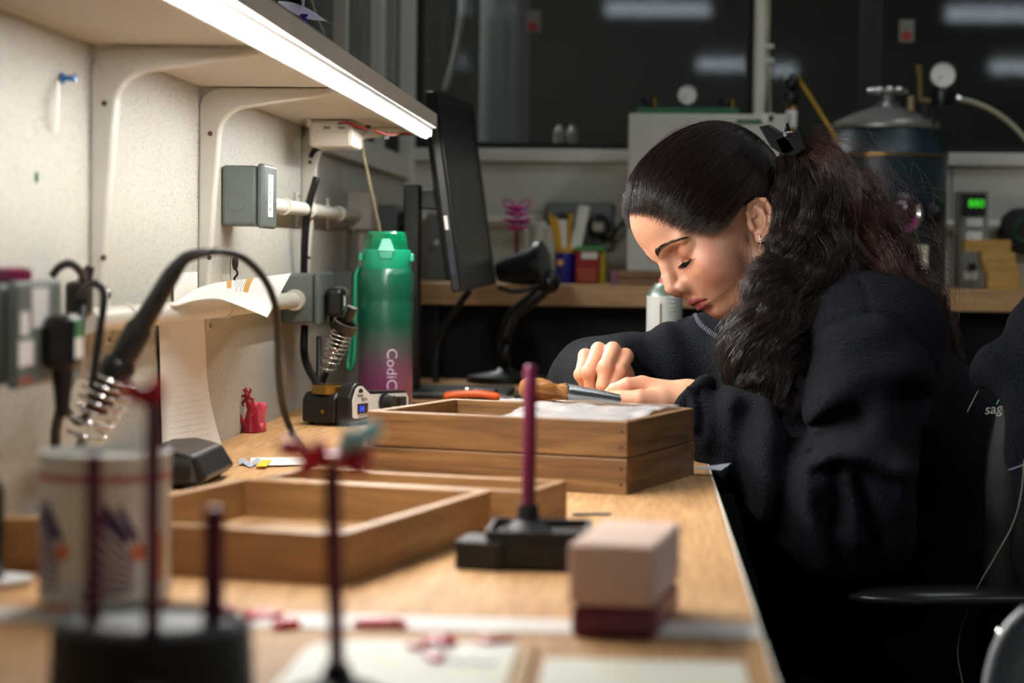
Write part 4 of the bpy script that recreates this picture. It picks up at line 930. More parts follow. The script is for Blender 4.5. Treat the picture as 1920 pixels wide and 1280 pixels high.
# patterned can
CC = np.array([at(197, 1000, 1.385)[0], 1.385, 0.0]); CRd = 0.0425
r = thing('patterned_can', 'white cylindrical can with purple sunburst print and red band', 'can', CC)
obj('can_body', G().lathe([(CRd * .96, 0), (CRd, 0.003), (CRd, 0.100), (CRd * 1.01, 0.101), (CRd * 1.01, 0.1035), (CRd * .96, 0.1038), (CRd * .95, 0.098), (CRd * .001, 0.098)], CC, seg=48), mat('can_white', (214, 214, 208), 0.35), r, smooth=True)
def band(a0, a1, z0, z1, m, nm, zz0=None, zz1=None, n=8):
    gr = []
    for u in np.linspace(0, 1, n):
        an = a0 + (a1 - a0) * u
        za = z0 + ((zz0 if zz0 is not None else z0) - z0) * u; zb_ = z1 + ((zz1 if zz1 is not None else z1) - z1) * u
        gr.append([CC + np.array([(CRd + 0.0003) * math.sin(an), -(CRd + 0.0003) * math.cos(an), z]) for z in np.linspace(za, zb_, 3)])
    obj(nm, G().sheet(gr, 0.0004), m, r)
M_purp = mat('purple_print', (66, 40, 92), 0.5); M_plum = mat('plum_print', (110, 84, 104), 0.5)
band(-math.pi, math.pi, 0.086, 0.0905, mat('red_band', (190, 110, 104), 0.5), 'red_band', n=49)
for cA in (0.15, -1.05, 1.9, 3.2):           # sunbursts: wedge stripes leaving a point
    for k in range(7):
        z_in = 0.012 + k * 0.003; zo = 0.010 + k * 0.0088
        band(cA + 0.55, cA - 0.25 + 0.05 * k, z_in + 0.004, z_in + 0.0055, M_plum if k < 5 else M_purp, 'sunburst_ray', zo, zo + 0.0058)
    for k in range(3):
        band(cA + 0.62 - .1 * k, cA + 0.30 - 0.22 * k, 0.046, 0.052, M_purp, 'sunburst_ray', 0.066, 0.074)
    band(cA + 0.50, cA + 0.72, 0.036, 0.046, mat('orange_spot', (214, 110, 70), 0.5), 'orange_spot')
band(0.95, 1.35, 0.020, 0.052, mat('orange_panel', (216, 146, 96), 0.5), 'orange_panel')
band(-math.pi, math.pi, 0.002, 0.007, mat('pale_orange_band', (206, 150, 120), 0.5), 'bottom_band', n=49)

# round black base with three maroon rods
c = at(285, 1230, 1.10); BC = np.array([c[0], 1.10, 0.0])
r = thing('wax_sprue_stand', 'round black base carrying three blurred maroon wax sprues', 'wax tree', BC)
obj('base', G().lathe([(0.053, 0), (0.054, 0.004), (0.052, 0.040), (0.046, 0.044), (0.042, 0.040), (0.001, 0.042)], BC, seg=40), M_rubber, r, smooth=True)
for px, py, Y in ((176, 850, 1.10), (288, 742, 1.08), (402, 950, 1.12)):
    t_ = at(px, py, Y); rod(t_[0], Y, 0.040, t_[2], 0.0042 if px != 402 else 0.0058, r, 0.0, 'sprue')
t_ = at(288, 742, 1.08)
obj('red_petal', G().tube(spline([t_ + np.array([0.002, 0, -0.004]), t_ + np.array([-0.008, 0, 0.001]), t_ + np.array([-0.018, 0.002, 0.004])], 8), [0.003, 0.004, 0.005, 0.0055, 0.0055, 0.005, 0.004, 0.002], 10), M_redwax, r, smooth='all')
obj('red_petal', G().sphere(t_ + np.array([0.001, 0, 0.001]), (0.005, 0.004, 0.009)), M_redwax, r, smooth='all')
obj('pale_patch', G().box(BC + np.array([0.012, -0.0533, 0.012]), (0.016, 0.001, 0.014)), mat('pale_patch', (120, 116, 100), 0.6), r)

# single rod with red and cyan wax flowers
c = at(634, 1100, 1.10); BC = np.array([c[0], 1.10, 0.0])
r = thing('wax_tree', 'blurred maroon wax tree topped by red and cyan pieces', 'wax tree', BC)
obj('base', G().lathe([(0.030, 0), (0.031, 0.003), (0.020, 0.008), (0.009, 0.012), (0.006, 0.02)], BC + np.array([0, 0, 0.0016]), seg=28), M_rubber, r, smooth=True)
tp = at(622, 872, 1.10)
obj('sprue', G().tube([BC + UP * 0.016, tp], [0.0042, 0.0046], 16), M_maroon, r, smooth=True)
for (a, b, m) in (((622, 875), (700, 850), M_redwax), ((620, 870), (520, 835), M_redwax), ((622, 872), (560, 882), M_redwax), ((628, 862), (690, 812), M_cyanwax), ((632, 850), (668, 806), M_cyanwax), ((640, 845), (715, 800), M_cyanwax), ((622, 880), (690, 880), M_redwax), ((618, 872), (588, 830), M_redwax)):
    A_ = at(a[0], a[1], 1.10); B_ = at(b[0], b[1], 1.10 + random.uniform(-0.012, 0.012)); pm = (A_ + B_) / 2 + UP * 0.002
    pp = spline([A_, pm, B_], 9)
    obj('wax_petal', G().tube(pp, [0.0018, 0.002, 0.0024, 0.003, 0.0040, 0.0050, 0.0055, 0.0048, 0.002], 9), m, r, smooth='all')

# left edge: black bottle on a white dish
c = atz(2, 1092, 0.003)
r = thing('white_dish', 'round white dish at the left edge of the bench', 'dish', (c[0], c[1], 0))
obj('dish', G().lathe([(0.020, 0), (0.026, 0.002), (0.0275, 0.005), (0.024, 0.0035), (0.001, 0.003)], (c[0] - 0.008, c[1] + 0.01, 0), seg=32), M_sticker, r, smooth=True)
r = thing('black_bottle', 'black bottle cut by the left edge of the picture', 'bottle', (c[0] - 0.0185, c[1] + 0.012, 0.0036))
cc = np.array([c[0] - 0.0185, c[1] + 0.012, 0.0036])
obj('body', G().lathe([(0.015, 0), (0.0165, 0.002), (0.0165, 0.062), (0.013, 0.070), (0.007, 0.074)], cc, seg=28), M_black, r, smooth=True)
obj('cap', G().lathe([(0.008, 0.0745), (0.008, 0.086), (0.007, 0.087)], cc, seg=20), M_darkgrey, r, smooth=True)
# pale plank behind the can at the left
a = atz(20, 1078, 0); b = atz(130, 1062, 0)
pl = local_mesh('wood_offcut', G().box((0, 0, 0), (0.11, 0.018, 0.040)), M_traylight, None, (a[0] + 0.045, a[1] + 0.02, 0.0202), Rz(0.05), bevel=0.001)
tag(pl, 'short wooden offcut standing behind the patterned can', 'wood offcut')
# papers at the front
def corner_sheet(px0, px1, py0, py1, rad, z, nseg=10):
    A_ = atz(px0, py0, z); B_ = atz(px1, py0, z); yn = 1.06
    x0 = atz(px0, 1290, z)[0]; x1 = atz(px1, 1290, z)[0]
    x0, x1 = A_[0], B_[0]; yt = A_[1]
    poly = [(x0, yn, z), (x1, yn, z), (x1, yt, z)]
    for an in np.linspace(90, 180, nseg): poly.append((x0 + rad + rad * math.cos(math.radians(an)), yt - rad + rad * math.sin(math.radians(an)), z))
    return G().prism(poly, (0, 0, 0.0012))
M_pad = mat('cream_pad', (240, 240, 232), 0.6, var=0.03, vscale=9, col2=(238, 234, 208))
tag(obj('paper_pad', corner_sheet(590, 975, 1200, 1280, 0.035, 0.0003), M_pad), 'round cornered white pad dotted with red wax in the foreground', 'paper pad')
tag(obj('paper_pad', corner_sheet(1022, 1392, 1236, 1280, 0.002, 0.0003), M_pad), 'plain white pad below the pink mould block', 'paper pad')
a = atz(998, 1215, 0); 
sp_ = obj('wooden_spatula', G().prism([(a[0] - 0.004, a[1], 0.0003), (a[0] + 0.003, a[1], 0.0003), (a[0] + 0.0035, 1.07, 0.0003), (a[0] - 0.0065, 1.07, 0.0003)], (0, 0, 0.003)), mat('ochre_wood', (184, 134, 54), 0.5, var=.2), bevel=0.0006)
tag(sp_, 'ochre wooden stick between the two white pads', 'stick')
def bit(px, py, sx, sy, sz, label, m=M_redwax, seed=0, z=0.0):
    c_ = atz(px, py, z + sz); rs = np.random.RandomState(seed); g = G()
    n = 12; ring = []
    for lv, (s_, h) in enumerate(((0.8, 0), (1.0, sz * .5), (0.95, sz * 1.5), (0.6, sz * 2))):
        for k in range(n):
            an = 2 * math.pi * k / n; q = s_ * (1 + 0.28 * math.sin(3 * an + seed) * (rs.rand() * 0.3 + .85)); ring.append((c_[0] + sx * q * math.cos(an), c_[1] + sy * q * math.sin(an), z + 0.0003 + h))
    fs = [tuple(range(n))[::-1], tuple(3 * n + k for k in range(n))]
    for l in range(3):
        for k in range(n): fs.append((l * n + k, l * n + (k + 1) % n, (l + 1) * n + (k + 1) % n, (l + 1) * n + k))
    g.add(ring, fs); tag(obj('wax_offcut', g, m, smooth='all'), label, 'wax offcut', 'red wax offcuts on the bench')
bit(488, 1152, 0.013, 0.014, 0.0020, 'red wax offcut leaning over the white tape', seed=1)
bit(535, 1168, 0.008, 0.012, 0.0030, 'dark red wax offcut right of the round black base', seed=2)
bit(715, 1168, 0.016, 0.008, 0.0030, 'long red wax offcut on the pad top edge', seed=3)
bit(828, 1200, 0.010, 0.014, 0.0018, 'red wax flower offcut in the middle of the pad', seed=4, z=0.0015)
bit(818, 1232, 0.006, 0.010, 0.0015, 'small red wax crumb below the flower offcut', seed=5, z=0.0015)
bit(782, 1212, 0.006, 0.006, 0.0014, 'small red wax crumb left of the flower offcut', seed=6, z=0.0015)
bit(925, 1200, 0.012, 0.006, 0.0014, 'pale red wax sliver at the pad right corner', M_pinkwax, seed=7, z=0.0015)
bit(400, 1140, 0.012, 0.010, 0.0016, 'pinkish wax smear beside the can', M_pinkwax, seed=8)
c = atz(880, 1243, 0.0016)
tag(obj('ink_scribble', G().tube(spline([c + np.array([0.004 * k - 0.012, 0.006 * math.sin(k * 2.1), 0.0002]) for k in range(8)], 40), 0.0007, 5), mat('violet_ink', (140, 120, 210), 0.6)), 'violet scribble on the wax dotted pad', 'scribble')
# ================================================================== sculpting with distance fields
def smin(a, b, k):
    h = np.clip(0.5 + 0.5 * (b - a) / k, 0, 1); return b * (1 - h) + a * h - k * h * (1 - h)
def smax(a, b, k): return -smin(-a, -b, k)
def ell(P, c, r):
    q = [(P[i] - c[i]) for i in range(3)]
    k0 = np.sqrt(sum((q[i] / r[i]) ** 2 for i in range(3))); k1 = np.sqrt(sum((q[i] / r[i] ** 2) ** 2 for i in range(3))) + 1e-9
    return k0 * (k0 - 1.0) / k1
def cone(P, a, b, ra, rb):
    a = np.asarray(a, float); b = np.asarray(b, float); d = b - a; L2 = float(d @ d)
    t = np.clip(sum((P[i] - a[i]) * d[i] for i in range(3)) / L2, 0, 1)
    return np.sqrt(sum((P[i] - a[i] - t * d[i]) ** 2 for i in range(3))) - (ra + (rb - ra) * t)
def chain(P, pts, rs, k):
    o = None
    for i in range(len(pts) - 1):
        d = cone(P, pts[i], pts[i + 1], rs[i], rs[i + 1]); o = d if o is None else smin(o, d, k)
    return o
def nets(fn, lo, hi, h):
    """surface nets: returns verts (n,3) and quads of the zero level of fn on a grid"""
    B = 6                                    # coarse cells first, only blocks near the surface at full resolution
    nb = [int(math.ceil((hi[i] - lo[i]) / (h * B))) for i in range(3)]
    ca = [lo[i] + h * B * (np.arange(nb[i]) + 0.5) for i in range(3)]
    CP = np.meshgrid(*ca, indexing='ij'); cd = fn([c.astype(np.float32) for c in CP])
    keep = np.abs(cd) < h * B * 1.35
    n3 = [q * B + 1 for q in nb]
    D = np.repeat(np.repeat(np.repeat(np.where(cd < 0, -1.0, 1.0).astype(np.float32), B, 0), B, 1), B, 2)
    D = np.pad(D, ((0, 1), (0, 1), (0, 1)), mode='edge')
    K = np.argwhere(keep)
    loc = np.stack(np.meshgrid(*[np.arange(B + 1)] * 3, indexing='ij'), -1).reshape(-1, 3)
    for s0 in range(0, len(K), 3000):
        gi = (K[s0:s0 + 3000, None, :] * B + loc[None]).reshape(-1, 3)
        pts = [(lo[i] + h * gi[:, i]).astype(np.float32) for i in range(3)]
        D[gi[:, 0], gi[:, 1], gi[:, 2]] = fn(pts)
    S = D < 0; n = D.shape
    cs = np.zeros((n[0] - 1, n[1] - 1, n[2] - 1), np.int8)
    for i in (0, 1):
        for j in (0, 1):
            for k in (0, 1): cs += S[i:n[0] - 1 + i, j:n[1] - 1 + j, k:n[2] - 1 + k]
    act = (cs > 0) & (cs < 8); idx = np.full(cs.shape, -1, np.int64); A = np.argwhere(act); idx[act] = np.arange(len(A))
    acc = np.zeros((len(A), 3)); cnt = np.zeros(len(A))
    cor = [(i, j, k) for i in (0, 1) for j in (0, 1) for k in (0, 1)]
    for a in cor:
        for b in cor:
            if sum(abs(a[q] - b[q]) for q in range(3)) == 1 and a < b:
                da = D[A[:, 0] + a[0], A[:, 1] + a[1], A[:, 2] + a[2]]; db = D[A[:, 0] + b[0], A[:, 1] + b[1], A[:, 2] + b[2]]
                m = (da < 0) != (db < 0); t = np.where(m, da / np.where(m, da - db, 1), 0)
                p = np.array(a) + t[:, None] * (np.array(b) - np.array(a)); acc[m] += p[m]; cnt[m] += 1
    V = np.array(lo) + h * (A + acc / np.maximum(cnt, 1)[:, None]); Q = []
    for d in range(3):
        e1, e2 = [(1, 2), (2, 0), (0, 1)][d]
        sl = [slice(None)] * 3; s2 = [slice(None)] * 3; sl[d] = slice(0, -1); s2[d] = slice(1, None)
        E = np.argwhere(S[tuple(sl)] != S[tuple(s2)])
        E = E[(E[:, e1] > 0) & (E[:, e2] > 0) & (E[:, e1] < n[e1] - 1) & (E[:, e2] < n[e2] - 1)]
        o1 = np.zeros(3, int); o1[e1] = 1; o2 = np.zeros(3, int); o2[e2] = 1
        g = lambda X: idx[X[:, 0], X[:, 1], X[:, 2]]
        q = np.stack([g(E - o1 - o2), g(E - o2), g(E), g(E - o1)], 1)
        fl = S[E[:, 0], E[:, 1], E[:, 2]]; q[~fl] = q[~fl][:, ::-1]; Q.append(q)
    Q = np.concatenate(Q); Q = Q[(Q >= 0).all(1)]
    return V, Q
def np_mesh(name, V, Q, m, parent=None, smooth=True, attr=None):
    me = bpy.data.meshes.new(name); V = np.asarray(V, float)
    c = np.array([0, 0, 0.0])
    if parent is not None:
        Mi = np.array(parent.matrix_basis.inverted()); V = V @ Mi[:3, :3].T + Mi[:3, 3]
    me.vertices.add(len(V)); me.vertices.foreach_set('co', V.astype(np.float32).ravel())
    k = Q.shape[1]; me.loops.add(Q.size); me.loops.foreach_set('vertex_index', Q.astype(np.int32).ravel())
    me.polygons.add(len(Q)); me.polygons.foreach_set('loop_start', np.arange(0, Q.size, k, dtype=np.int32))
    me.polygons.foreach_set('loop_total', np.full(len(Q), k, np.int32)); me.update(calc_edges=True); me.validate()
    if smooth: me.polygons.foreach_set('use_smooth', np.ones(len(me.polygons), bool))
    if attr is not None:
        at_ = me.color_attributes.new('tint', 'FLOAT_COLOR', 'POINT'); at_.data.foreach_set('color', np.asarray(attr, np.float32).ravel())
    me.materials.append(m)
    o = bpy.data.objects.new(name, me); COL.objects.link(o)
    if parent is not None: o.parent = parent
    return o
def strands(S, rad, seg=3):
    """S (n, p, 3) polylines -> tapering thin tubes"""
    n, p, _ = S.shape; T = np.gradient(S, axis=1); T /= np.linalg.norm(T, axis=2)[..., None] + 1e-12
    ref = np.array([0.31, -0.87, 0.38]); n1 = np.cross(T, ref); n1 /= np.linalg.norm(n1, axis=2)[..., None] + 1e-9; n2 = np.cross(T, n1)
    tp = np.ones(p); tp[-1] = 0.25; tp[-2] = 0.6; tp[0] = 0.6
    R = (np.asarray(rad).reshape(-1, 1) * tp)[..., None]
    V = np.stack([S + R * (math.cos(2 * math.pi * k / seg) * n1 + math.sin(2 * math.pi * k / seg) * n2) for k in range(seg)], 2)  # n,p,seg,3
    base = (np.arange(n) * p * seg)[:, None, None] + (np.arange(p - 1) * seg)[None, :, None] + np.arange(seg)[None, None, :]
    nx = base - np.arange(seg) + (np.arange(seg) + 1) % seg
    Q = np.stack([base, nx, nx + seg, base + seg], -1).reshape(-1, 4)
    return V.reshape(-1, 3), Q

# ================================================================== materials
def skin_mat():
    m = mat('skin', (196, 140, 108), 0.46, sss=0.12, spec=0.4, sssr=(0.006, 0, 0)); nt = m.node_tree; N = nt.nodes; L = nt.links; b = N['Principled BSDF']
    a = N.new('ShaderNodeAttribute'); a.attribute_name = 'tint'
    tc = N.new('ShaderNodeTexCoord'); nz = N.new('ShaderNodeTexNoise'); nz.inputs['Scale'].default_value = 90; nz.inputs['Detail'].default_value = 5
    L.new(tc.outputs['Object'], nz.inputs['Vector'])
    mx = N.new('ShaderNodeMixRGB'); mx.blend_type = 'MULTIPLY'; mx.inputs['Fac'].default_value = 0.16
    L.new(a.outputs['Color'], mx.inputs['Color1']); L.new(nz.outputs['Color'], mx.inputs['Color2']); L.new(mx.outputs[0], b.inputs['Base Color'])
    n2 = N.new('ShaderNodeTexNoise'); n2.inputs['Scale'].default_value = 900; n2.inputs['Detail'].default_value = 3; L.new(tc.outputs['Object'], n2.inputs['Vector'])
    bp = N.new('ShaderNodeBump'); bp.inputs['Strength'].default_value = 0.12; bp.inputs['Distance'].default_value = 0.0006
    L.new(n2.outputs['Fac'], bp.inputs['Height']); L.new(bp.outputs[0], b.inputs['Normal'])
    return m
M_skin = skin_mat()
M_hair = mat('dark_brown_hair', (32, 22, 19), 0.33, spec=0.42)
M_hair2 = mat('auburn_hair', (70, 38, 31), 0.36, spec=0.55)
M_hair3 = mat('painted_hair_shine', (64, 45, 38), 0.32, spec=0.6)  # lighter strand colour painted in as the shine on the hair
M_hairbase = mat('near_black_hair', (12, 8, 7), 0.85, spec=0.1)  # near-black hair colour of the cap, lock cores and lashes
def fleece_mat():
    m = mat('navy_fleece', (18, 22, 29), 0.95, sheen=0.03, spec=0.15); nt = m.node_tree; N = nt.nodes; L = nt.links; b = N['Principled BSDF']
    tc = N.new('ShaderNodeTexCoord')
    v = N.new('ShaderNodeTexNoise'); v.inputs['Scale'].default_value = 330; v.inputs['Detail'].default_value = 3; v.inputs['Roughness'].default_value = 0.6; v.inputs['Distortion'].default_value = 0.5
    L.new(tc.outputs['Object'], v.inputs['Vector'])
    bp = N.new('ShaderNodeBump'); bp.inputs['Strength'].default_value = 1.0; bp.inputs['Distance'].default_value = 0.012
    L.new(v.outputs['Fac'], bp.inputs['Height']); L.new(bp.outputs[0], b.inputs['Normal'])
    r = N.new('ShaderNodeValToRGB'); r.color_ramp.elements[0].position = 0.35; r.color_ramp.elements[0].color = rgba((6, 10, 17)); r.color_ramp.elements[1].position = 0.7; r.color_ramp.elements[1].color = rgba((15, 23, 36))
    L.new(v.outputs['Fac'], r.inputs['Fac']); L.new(r.outputs[0], b.inputs['Base Color'])
    return m
M_fleece = fleece_mat()
M_jeans = mat('dark_trousers', (20, 22, 28), 0.9)

# ================================================================== head frame (millimetres: f forward, u up, l to her left = towards the camera)
PSI = math.radians(25)
f0 = np.array([-0.78, 0, -0.627]); f0 /= np.linalg.norm(f0)
HU = np.array([-0.627, 0, 0.78]); HU /= np.linalg.norm(HU)
HF = math.cos(PSI) * f0 + math.sin(PSI) * np.array([0, -1.0, 0])
HL = math.cos(PSI) * np.array([0, -1.0, 0]) - math.sin(PSI) * f0
EAR = at(1421, 424, 2.60)
HO = EAR - HL * 0.070
HM = np.stack([HF, HU, HL], 1) * 0.001
def hw(V): return np.asarray(V, float) @ HM.T + HO
def warp(V):
    """sets the lower face back a little behind the forehead line"""
    V = np.array(V, float); f, u = V[..., 0].copy(), V[..., 1].copy(); t = np.clip((f - 15) / 75.0, 0, 1); g = t * t * (3 - 2 * t)
    V[..., 0] = f - g * np.interp(u, [-60, -25, 0, 60, 111], [18, 14.5, 9.5, 9, 9]); V[..., 1] = u + g * np.interp(u, [-62, -32, -14, 0], [1.0, -5.0, -3.0, 0]); return V
def head_sdf(P):
    f, u, l = P; A = np.abs(l); Q = (f, u, A)
    d = ell(P, (2, 54, 0), (95, 80, 71))
    d = smin(d, ell(P, (55, 70, 0), (54, 58, 60)), 18)
    d = smin(d, ell(P, (52, -2, 0), (53, 72, 57)), 16)
    jaw = chain(Q, [(6, -30, 52), (14, -44, 48), (58, -57, 28), (86, -55, 8)], [12, 13, 13, 12], 10)
    d = smin(d, jaw, 18)
    d = smin(d, ell(P, (87, -50, 0), (15.5, 14, 17)), 12)
    d = smin(d, ell(P, (86, -20, 0), (22, 26, 31)), 14)
    d = smin(d, ell(Q, (72, 0, 40), (26, 26, 22)), 16)
    d = smin(d, cone(Q, (101, 47, 10), (88, 44, 42), 9, 8), 12)
    d = smax(d, -ell(Q, (107, 32, 31), (19, 12, 18)), 12)
    d = smin(d, ell(Q, (80.5, 30, 32.5), (15.5, 15, 16.5)), 3.0)
    # lid crease and lower lid line
    d = smax(d, -(cone(Q, (96, 41, 20), (86, 37, 47), 1.1, 1.0)), 2.0)
    d = smax(d, -(chain(Q, [(93, 24, 18), (95.5, 20, 30), (82, 19.5, 48)], [0.7, 0.9, 0.7], 1)), 1.6)
    nose = chain(P, [(99, 42, 0), (106, 28, 0), (112, 15, 0), (117.5, 5, 0)], [7.5, 7.0, 7.5, 9.2], 6)
    nose = smin(nose, ell(Q, (108.5, -1.5, 11.5), (10, 8, 6.5)), 5)
    nose = smin(nose, cone(P, (116, -1, 0), (107, -9, 0), 5.5, 5), 4)
    nose = smax(nose, -ell(Q, (113, -9.5, 6.3), (6.5, 4.2, 3.6)), 2)
    d = smin(d, nose, 7)
    # philtrum, lips
    d = smax(d, -cone(P, (113, -10, 0), (114.5, -17, 0), 2.2, 2.2), 3)
    lip = chain(Q, [(110.5, -21.0, 0), (110.3, -20.6, 5), (105, -24, 14), (95, -28.5, 23)], [3.7, 3.9, 3.3, 1.6], 3)
    low = chain(Q, [(107.5, -30.8, 0), (106, -30.8, 8), (100, -30.2, 16), (94, -29.0, 22)], [4.5, 4.3, 3.2, 1.6], 3)
    d = smin(d, lip, 3); d = smin(d, low, 3)
    d = smax(d, -chain(Q, [(115, -26.0, 0), (112, -26, 8), (104, -27.5, 17), (97, -29.0, 22)], [1.0, 1.1, 1.1, 0.6], 1), 1.8)
    d = smax(d, -cone(P, (108, -41, 0), (104, -41, 9), 4, 3), 7)
    # neck
    d = smin(d, cone(P, (-8, -20, 0), (4, -150, 0), 52, 56), 22)
    return d
# ear in its own plane (h forward, v up, w out)
EV = np.array([-0.50, 0.866]); EH = np.array([0.866, 0.50])
def ear_sdf(P):
    f, u, l = P; df = f + 4; du = u - 4
    h = df * EH[0] + du * EH[1]; v = df * EV[0] + du * EV[1]; w = l - 71 + 0.38 * h
    Q = (h, v, w)
    rim = [(9, 3, 1), (11, 13, 2), (8, 22, 3), (0, 27, 4), (-9, 24, 5), (-13.5, 14, 5.5), (-13, 2, 5), (-10, -9, 4), (-5, -17, 3), (1, -22, 2)]
    d = chain(Q, rim, [2.2, 2.6, 2.9, 3.0, 3.0, 2.8, 2.6, 2.6, 3.2, 4.5], 2)
    d = smin(d, ell(Q, (2.5, -20, 1.5), (6.0, 7.5, 3.6)), 4)
    plate = ell(Q, (-1, 3, 0), (12.5, 24, 3.4)); d = smin(d, plate, 3)
    d = smin(d, chain(Q, [(0, 19, 2.0), (-5, 12, 3.6), (-6.5, 2, 4.0), (-4, -8, 3.8), (1, -12, 3.2)], [1.8, 2.2, 2.4, 2.4, 2.6], 2), 2.5)
    d = smax(d, -ell(Q, (3, 1, 4.2), (7, 9.5, 5.5)), 2)
    d = smin(d, cone(Q, (10.5, -1, 1.0), (9, -8, 1.5), 3.4, 3.2), 3)
    d = smin(d, cone(Q, (10, 5, 0), (3, 7, 2.2), 2.0, 1.5), 2)
    return d
def mirror_l(V): W_ = V.copy(); W_[:, 2] *= -1; return W_
SKIN = np.array(lin((184, 134, 108))); LIPC = np.array(lin((140, 66, 64))); LIDC = np.array(lin((158, 104, 80))); BLUSH = np.array(lin((186, 122, 100)))
Vh, Qh = nets(lambda P: smin(head_sdf(P), ear_sdf(P), 2.0), (-96, -92, -80), (134, 140, 88), 1.35)
def tint_head(V):
    f, u, A = V[:, 0], V[:, 1], np.abs(V[:, 2]); Q = (f, u, A)
    C = np.tile(SKIN, (len(V), 1))
    def blend(msk, col): m = np.clip(msk, 0, 1)[:, None]; C[:] = C * (1 - m) + col * m
    blend(0.5 * np.exp(-((f - 84) ** 2 + (u + 2) ** 2) / 500.0) * (A > 20), BLUSH)
    blend(0.8 * np.exp(-ell(Q, (89, 29, 32), (13, 11, 17)).clip(0) / 3), LIDC)
    lp = np.minimum(chain(Q, [(111.5, -21, 0), (111, -20.6, 5), (106, -24.2, 14), (97, -28.5, 22)], [3.7, 3.9, 3.0, 1.2], 2), chain(Q, [(108.5, -30.8, 0), (107, -30.8, 8), (101, -30.2, 16), (96, -29, 21)], [4.5, 4.3, 2.9, 1.2], 2))
    blend(np.clip(0.85 - lp / 1.6, 0, 1) * (f > 88), LIPC)
    blend(0.6 * np.clip(1 - chain(Q, [(93, 23.0, 17), (96, 19, 30), (82, 18.5, 49)], [0.7, 0.7, 0.7], 1) / 1.3, 0, 1), np.array(lin((70, 42, 34))))
    for (a, b, c) in ((103, 84, 22), (101, 88, 38), (82, -8, 50)):
        blend(0.5 * np.exp(-((f - a) ** 2 + (u - b) ** 2 + (V[:, 2] - c) ** 2) / 3.0), LIPC)
    return np.concatenate([C, np.ones((len(V), 1))], 1)
head_col = tint_head(Vh); head_V = hw(warp(Vh))

# ================================================================== hands (world metres)
def H_(*a): return at(*a)
R_ = {'i': [H_(1173, 669, 2.587), H_(1160, 697, 2.556), H_(1148, 722, 2.549), H_(1140, 736, 2.548)],
      'm': [H_(1149, 657, 2.582), H_(1135, 688, 2.548), H_(1130, 722, 2.545), H_(1129, 745, 2.552)],
      'r': [H_(1122, 657, 2.588), H_(1104, 697, 2.553), H_(1108, 726, 2.560), H_(1114, 741, 2.570)],
      'p': [H_(1097, 668, 2.602), H_(1089, 702, 2.572), H_(1097, 722, 2.582), H_(1106, 732, 2.592)],
      't': [H_(1168, 705, 2.612), H_(1160, 728, 2.590), H_(1146, 742, 2.570), H_(1134, 750, 2.560)]}
WR = H_(1132, 700, 2.672)
def rhand(P):
    rr = {'i': [.0092, .0082, .0076, .0062], 'm': [.0094, .0086, .0078, .0063], 'r': [.0090, .0084, .0074, .0060], 'p': [.0082, .0076, .0066, .0054], 't': [.0125, .0105, .0092, .0072]}
    pal = None
    for k in 'imrp':
        d = cone(P, R_[k][0], WR, rr[k][0] * 1.0, .0205); pal = d if pal is None else smin(pal, d, .006)
    pal = smin(pal, cone(P, R_['t'][0], WR, .0145, .02), .01)
    fr = H_(1118, 712, 2.82); pal = smin(pal, cone(P, WR, fr, .0235, .034), .012)
    o = pal
    for k in 'imrpt': o = smin(o, smin(chain(P, R_[k], rr[k], .003), np.minimum(np.sqrt(sum((P[i] - R_[k][1][i]) ** 2 for i in range(3))) - rr[k][1] * 1.02, np.sqrt(sum((P[i] - R_[k][0][i] - (0, -.002, .003)[i]) ** 2 for i in range(3))) - rr[k][0] * 0.82), .004), .0030)
    return o
L_ = {'i': [H_(1204, 722, 2.502), H_(1176, 722, 2.494), H_(1152, 731, 2.494), H_(1139, 740, 2.498)],
      'm': [H_(1203, 728, 2.520), H_(1170, 737, 2.524), H_(1152, 748, 2.522), H_(1142, 754, 2.520)],
      'r': [H_(1208, 736, 2.536), H_(1178, 750, 2.545), H_(1166, 763, 2.535), H_(1172, 772, 2.525)],
      'p': [H_(1215, 744, 2.550), H_(1190, 760, 2.556), H_(1182, 771, 2.545), H_(1188, 776, 2.535)],
      't': [H_(1240, 752, 2.488), H_(1200, 748, 2.476), H_(1164, 748, 2.480), H_(1128, 750, 2.488)]}
WL = H_(1290, 752, 2.505)
def lhand(P):
    rr = {'i': [.0105, .0090, .0080, .0066], 'm': [.0105, .0090, .0080, .0066], 'r': [.0100, .0086, .0076, .0066], 'p': [.0090, .0076, .0070, .0058], 't': [.0150, .0112, .0098, .0070]}
    pal = None
    for k in 'imrp':
        d = cone(P, L_[k][0], WL, rr[k][0] * 1.05, .0200); pal = d if pal is None else smin(pal, d, .008)
    pal = smin(pal, cone(P, L_['t'][0], WL, .0155, .0200), .010)
    pal = smin(pal, cone(P, WL, H_(1345, 778, 2.49), .0215, .021), .012)
    o = pal
    for k in 'imrpt': o = smin(o, chain(P, L_[k], rr[k], .0018), .0036)
    return o
def bbx(pts, pad): p = np.array(pts); return p.min(0) - pad, p.max(0) + pad
lo, hi = bbx([p for k in R_.values() for p in k] + [WR, H_(1118, 712, 2.80)], 0.032); Vr, Qr = nets(rhand, lo, hi, 0.0011)
lo, hi = bbx([p for k in L_.values() for p in k] + [WL, H_(1345, 780, 2.49)], 0.030); Vl, Ql = nets(lhand, lo, hi, 0.0011)
def hand_tint(V, dct, knuckle=True):
    C = np.tile(np.array(lin((222, 166, 134))), (len(V), 1)); red = np.array(lin((214, 138, 112)))
    for k, p in dct.items():
        for q in (0, 1, 3):
            d = np.linalg.norm(V - p[q], axis=1); m = (0.55 * np.exp(-(d / 0.012) ** 2))[:, None]; C = C * (1 - m) + red * m
    return np.concatenate([C, np.ones((len(V), 1))], 1)

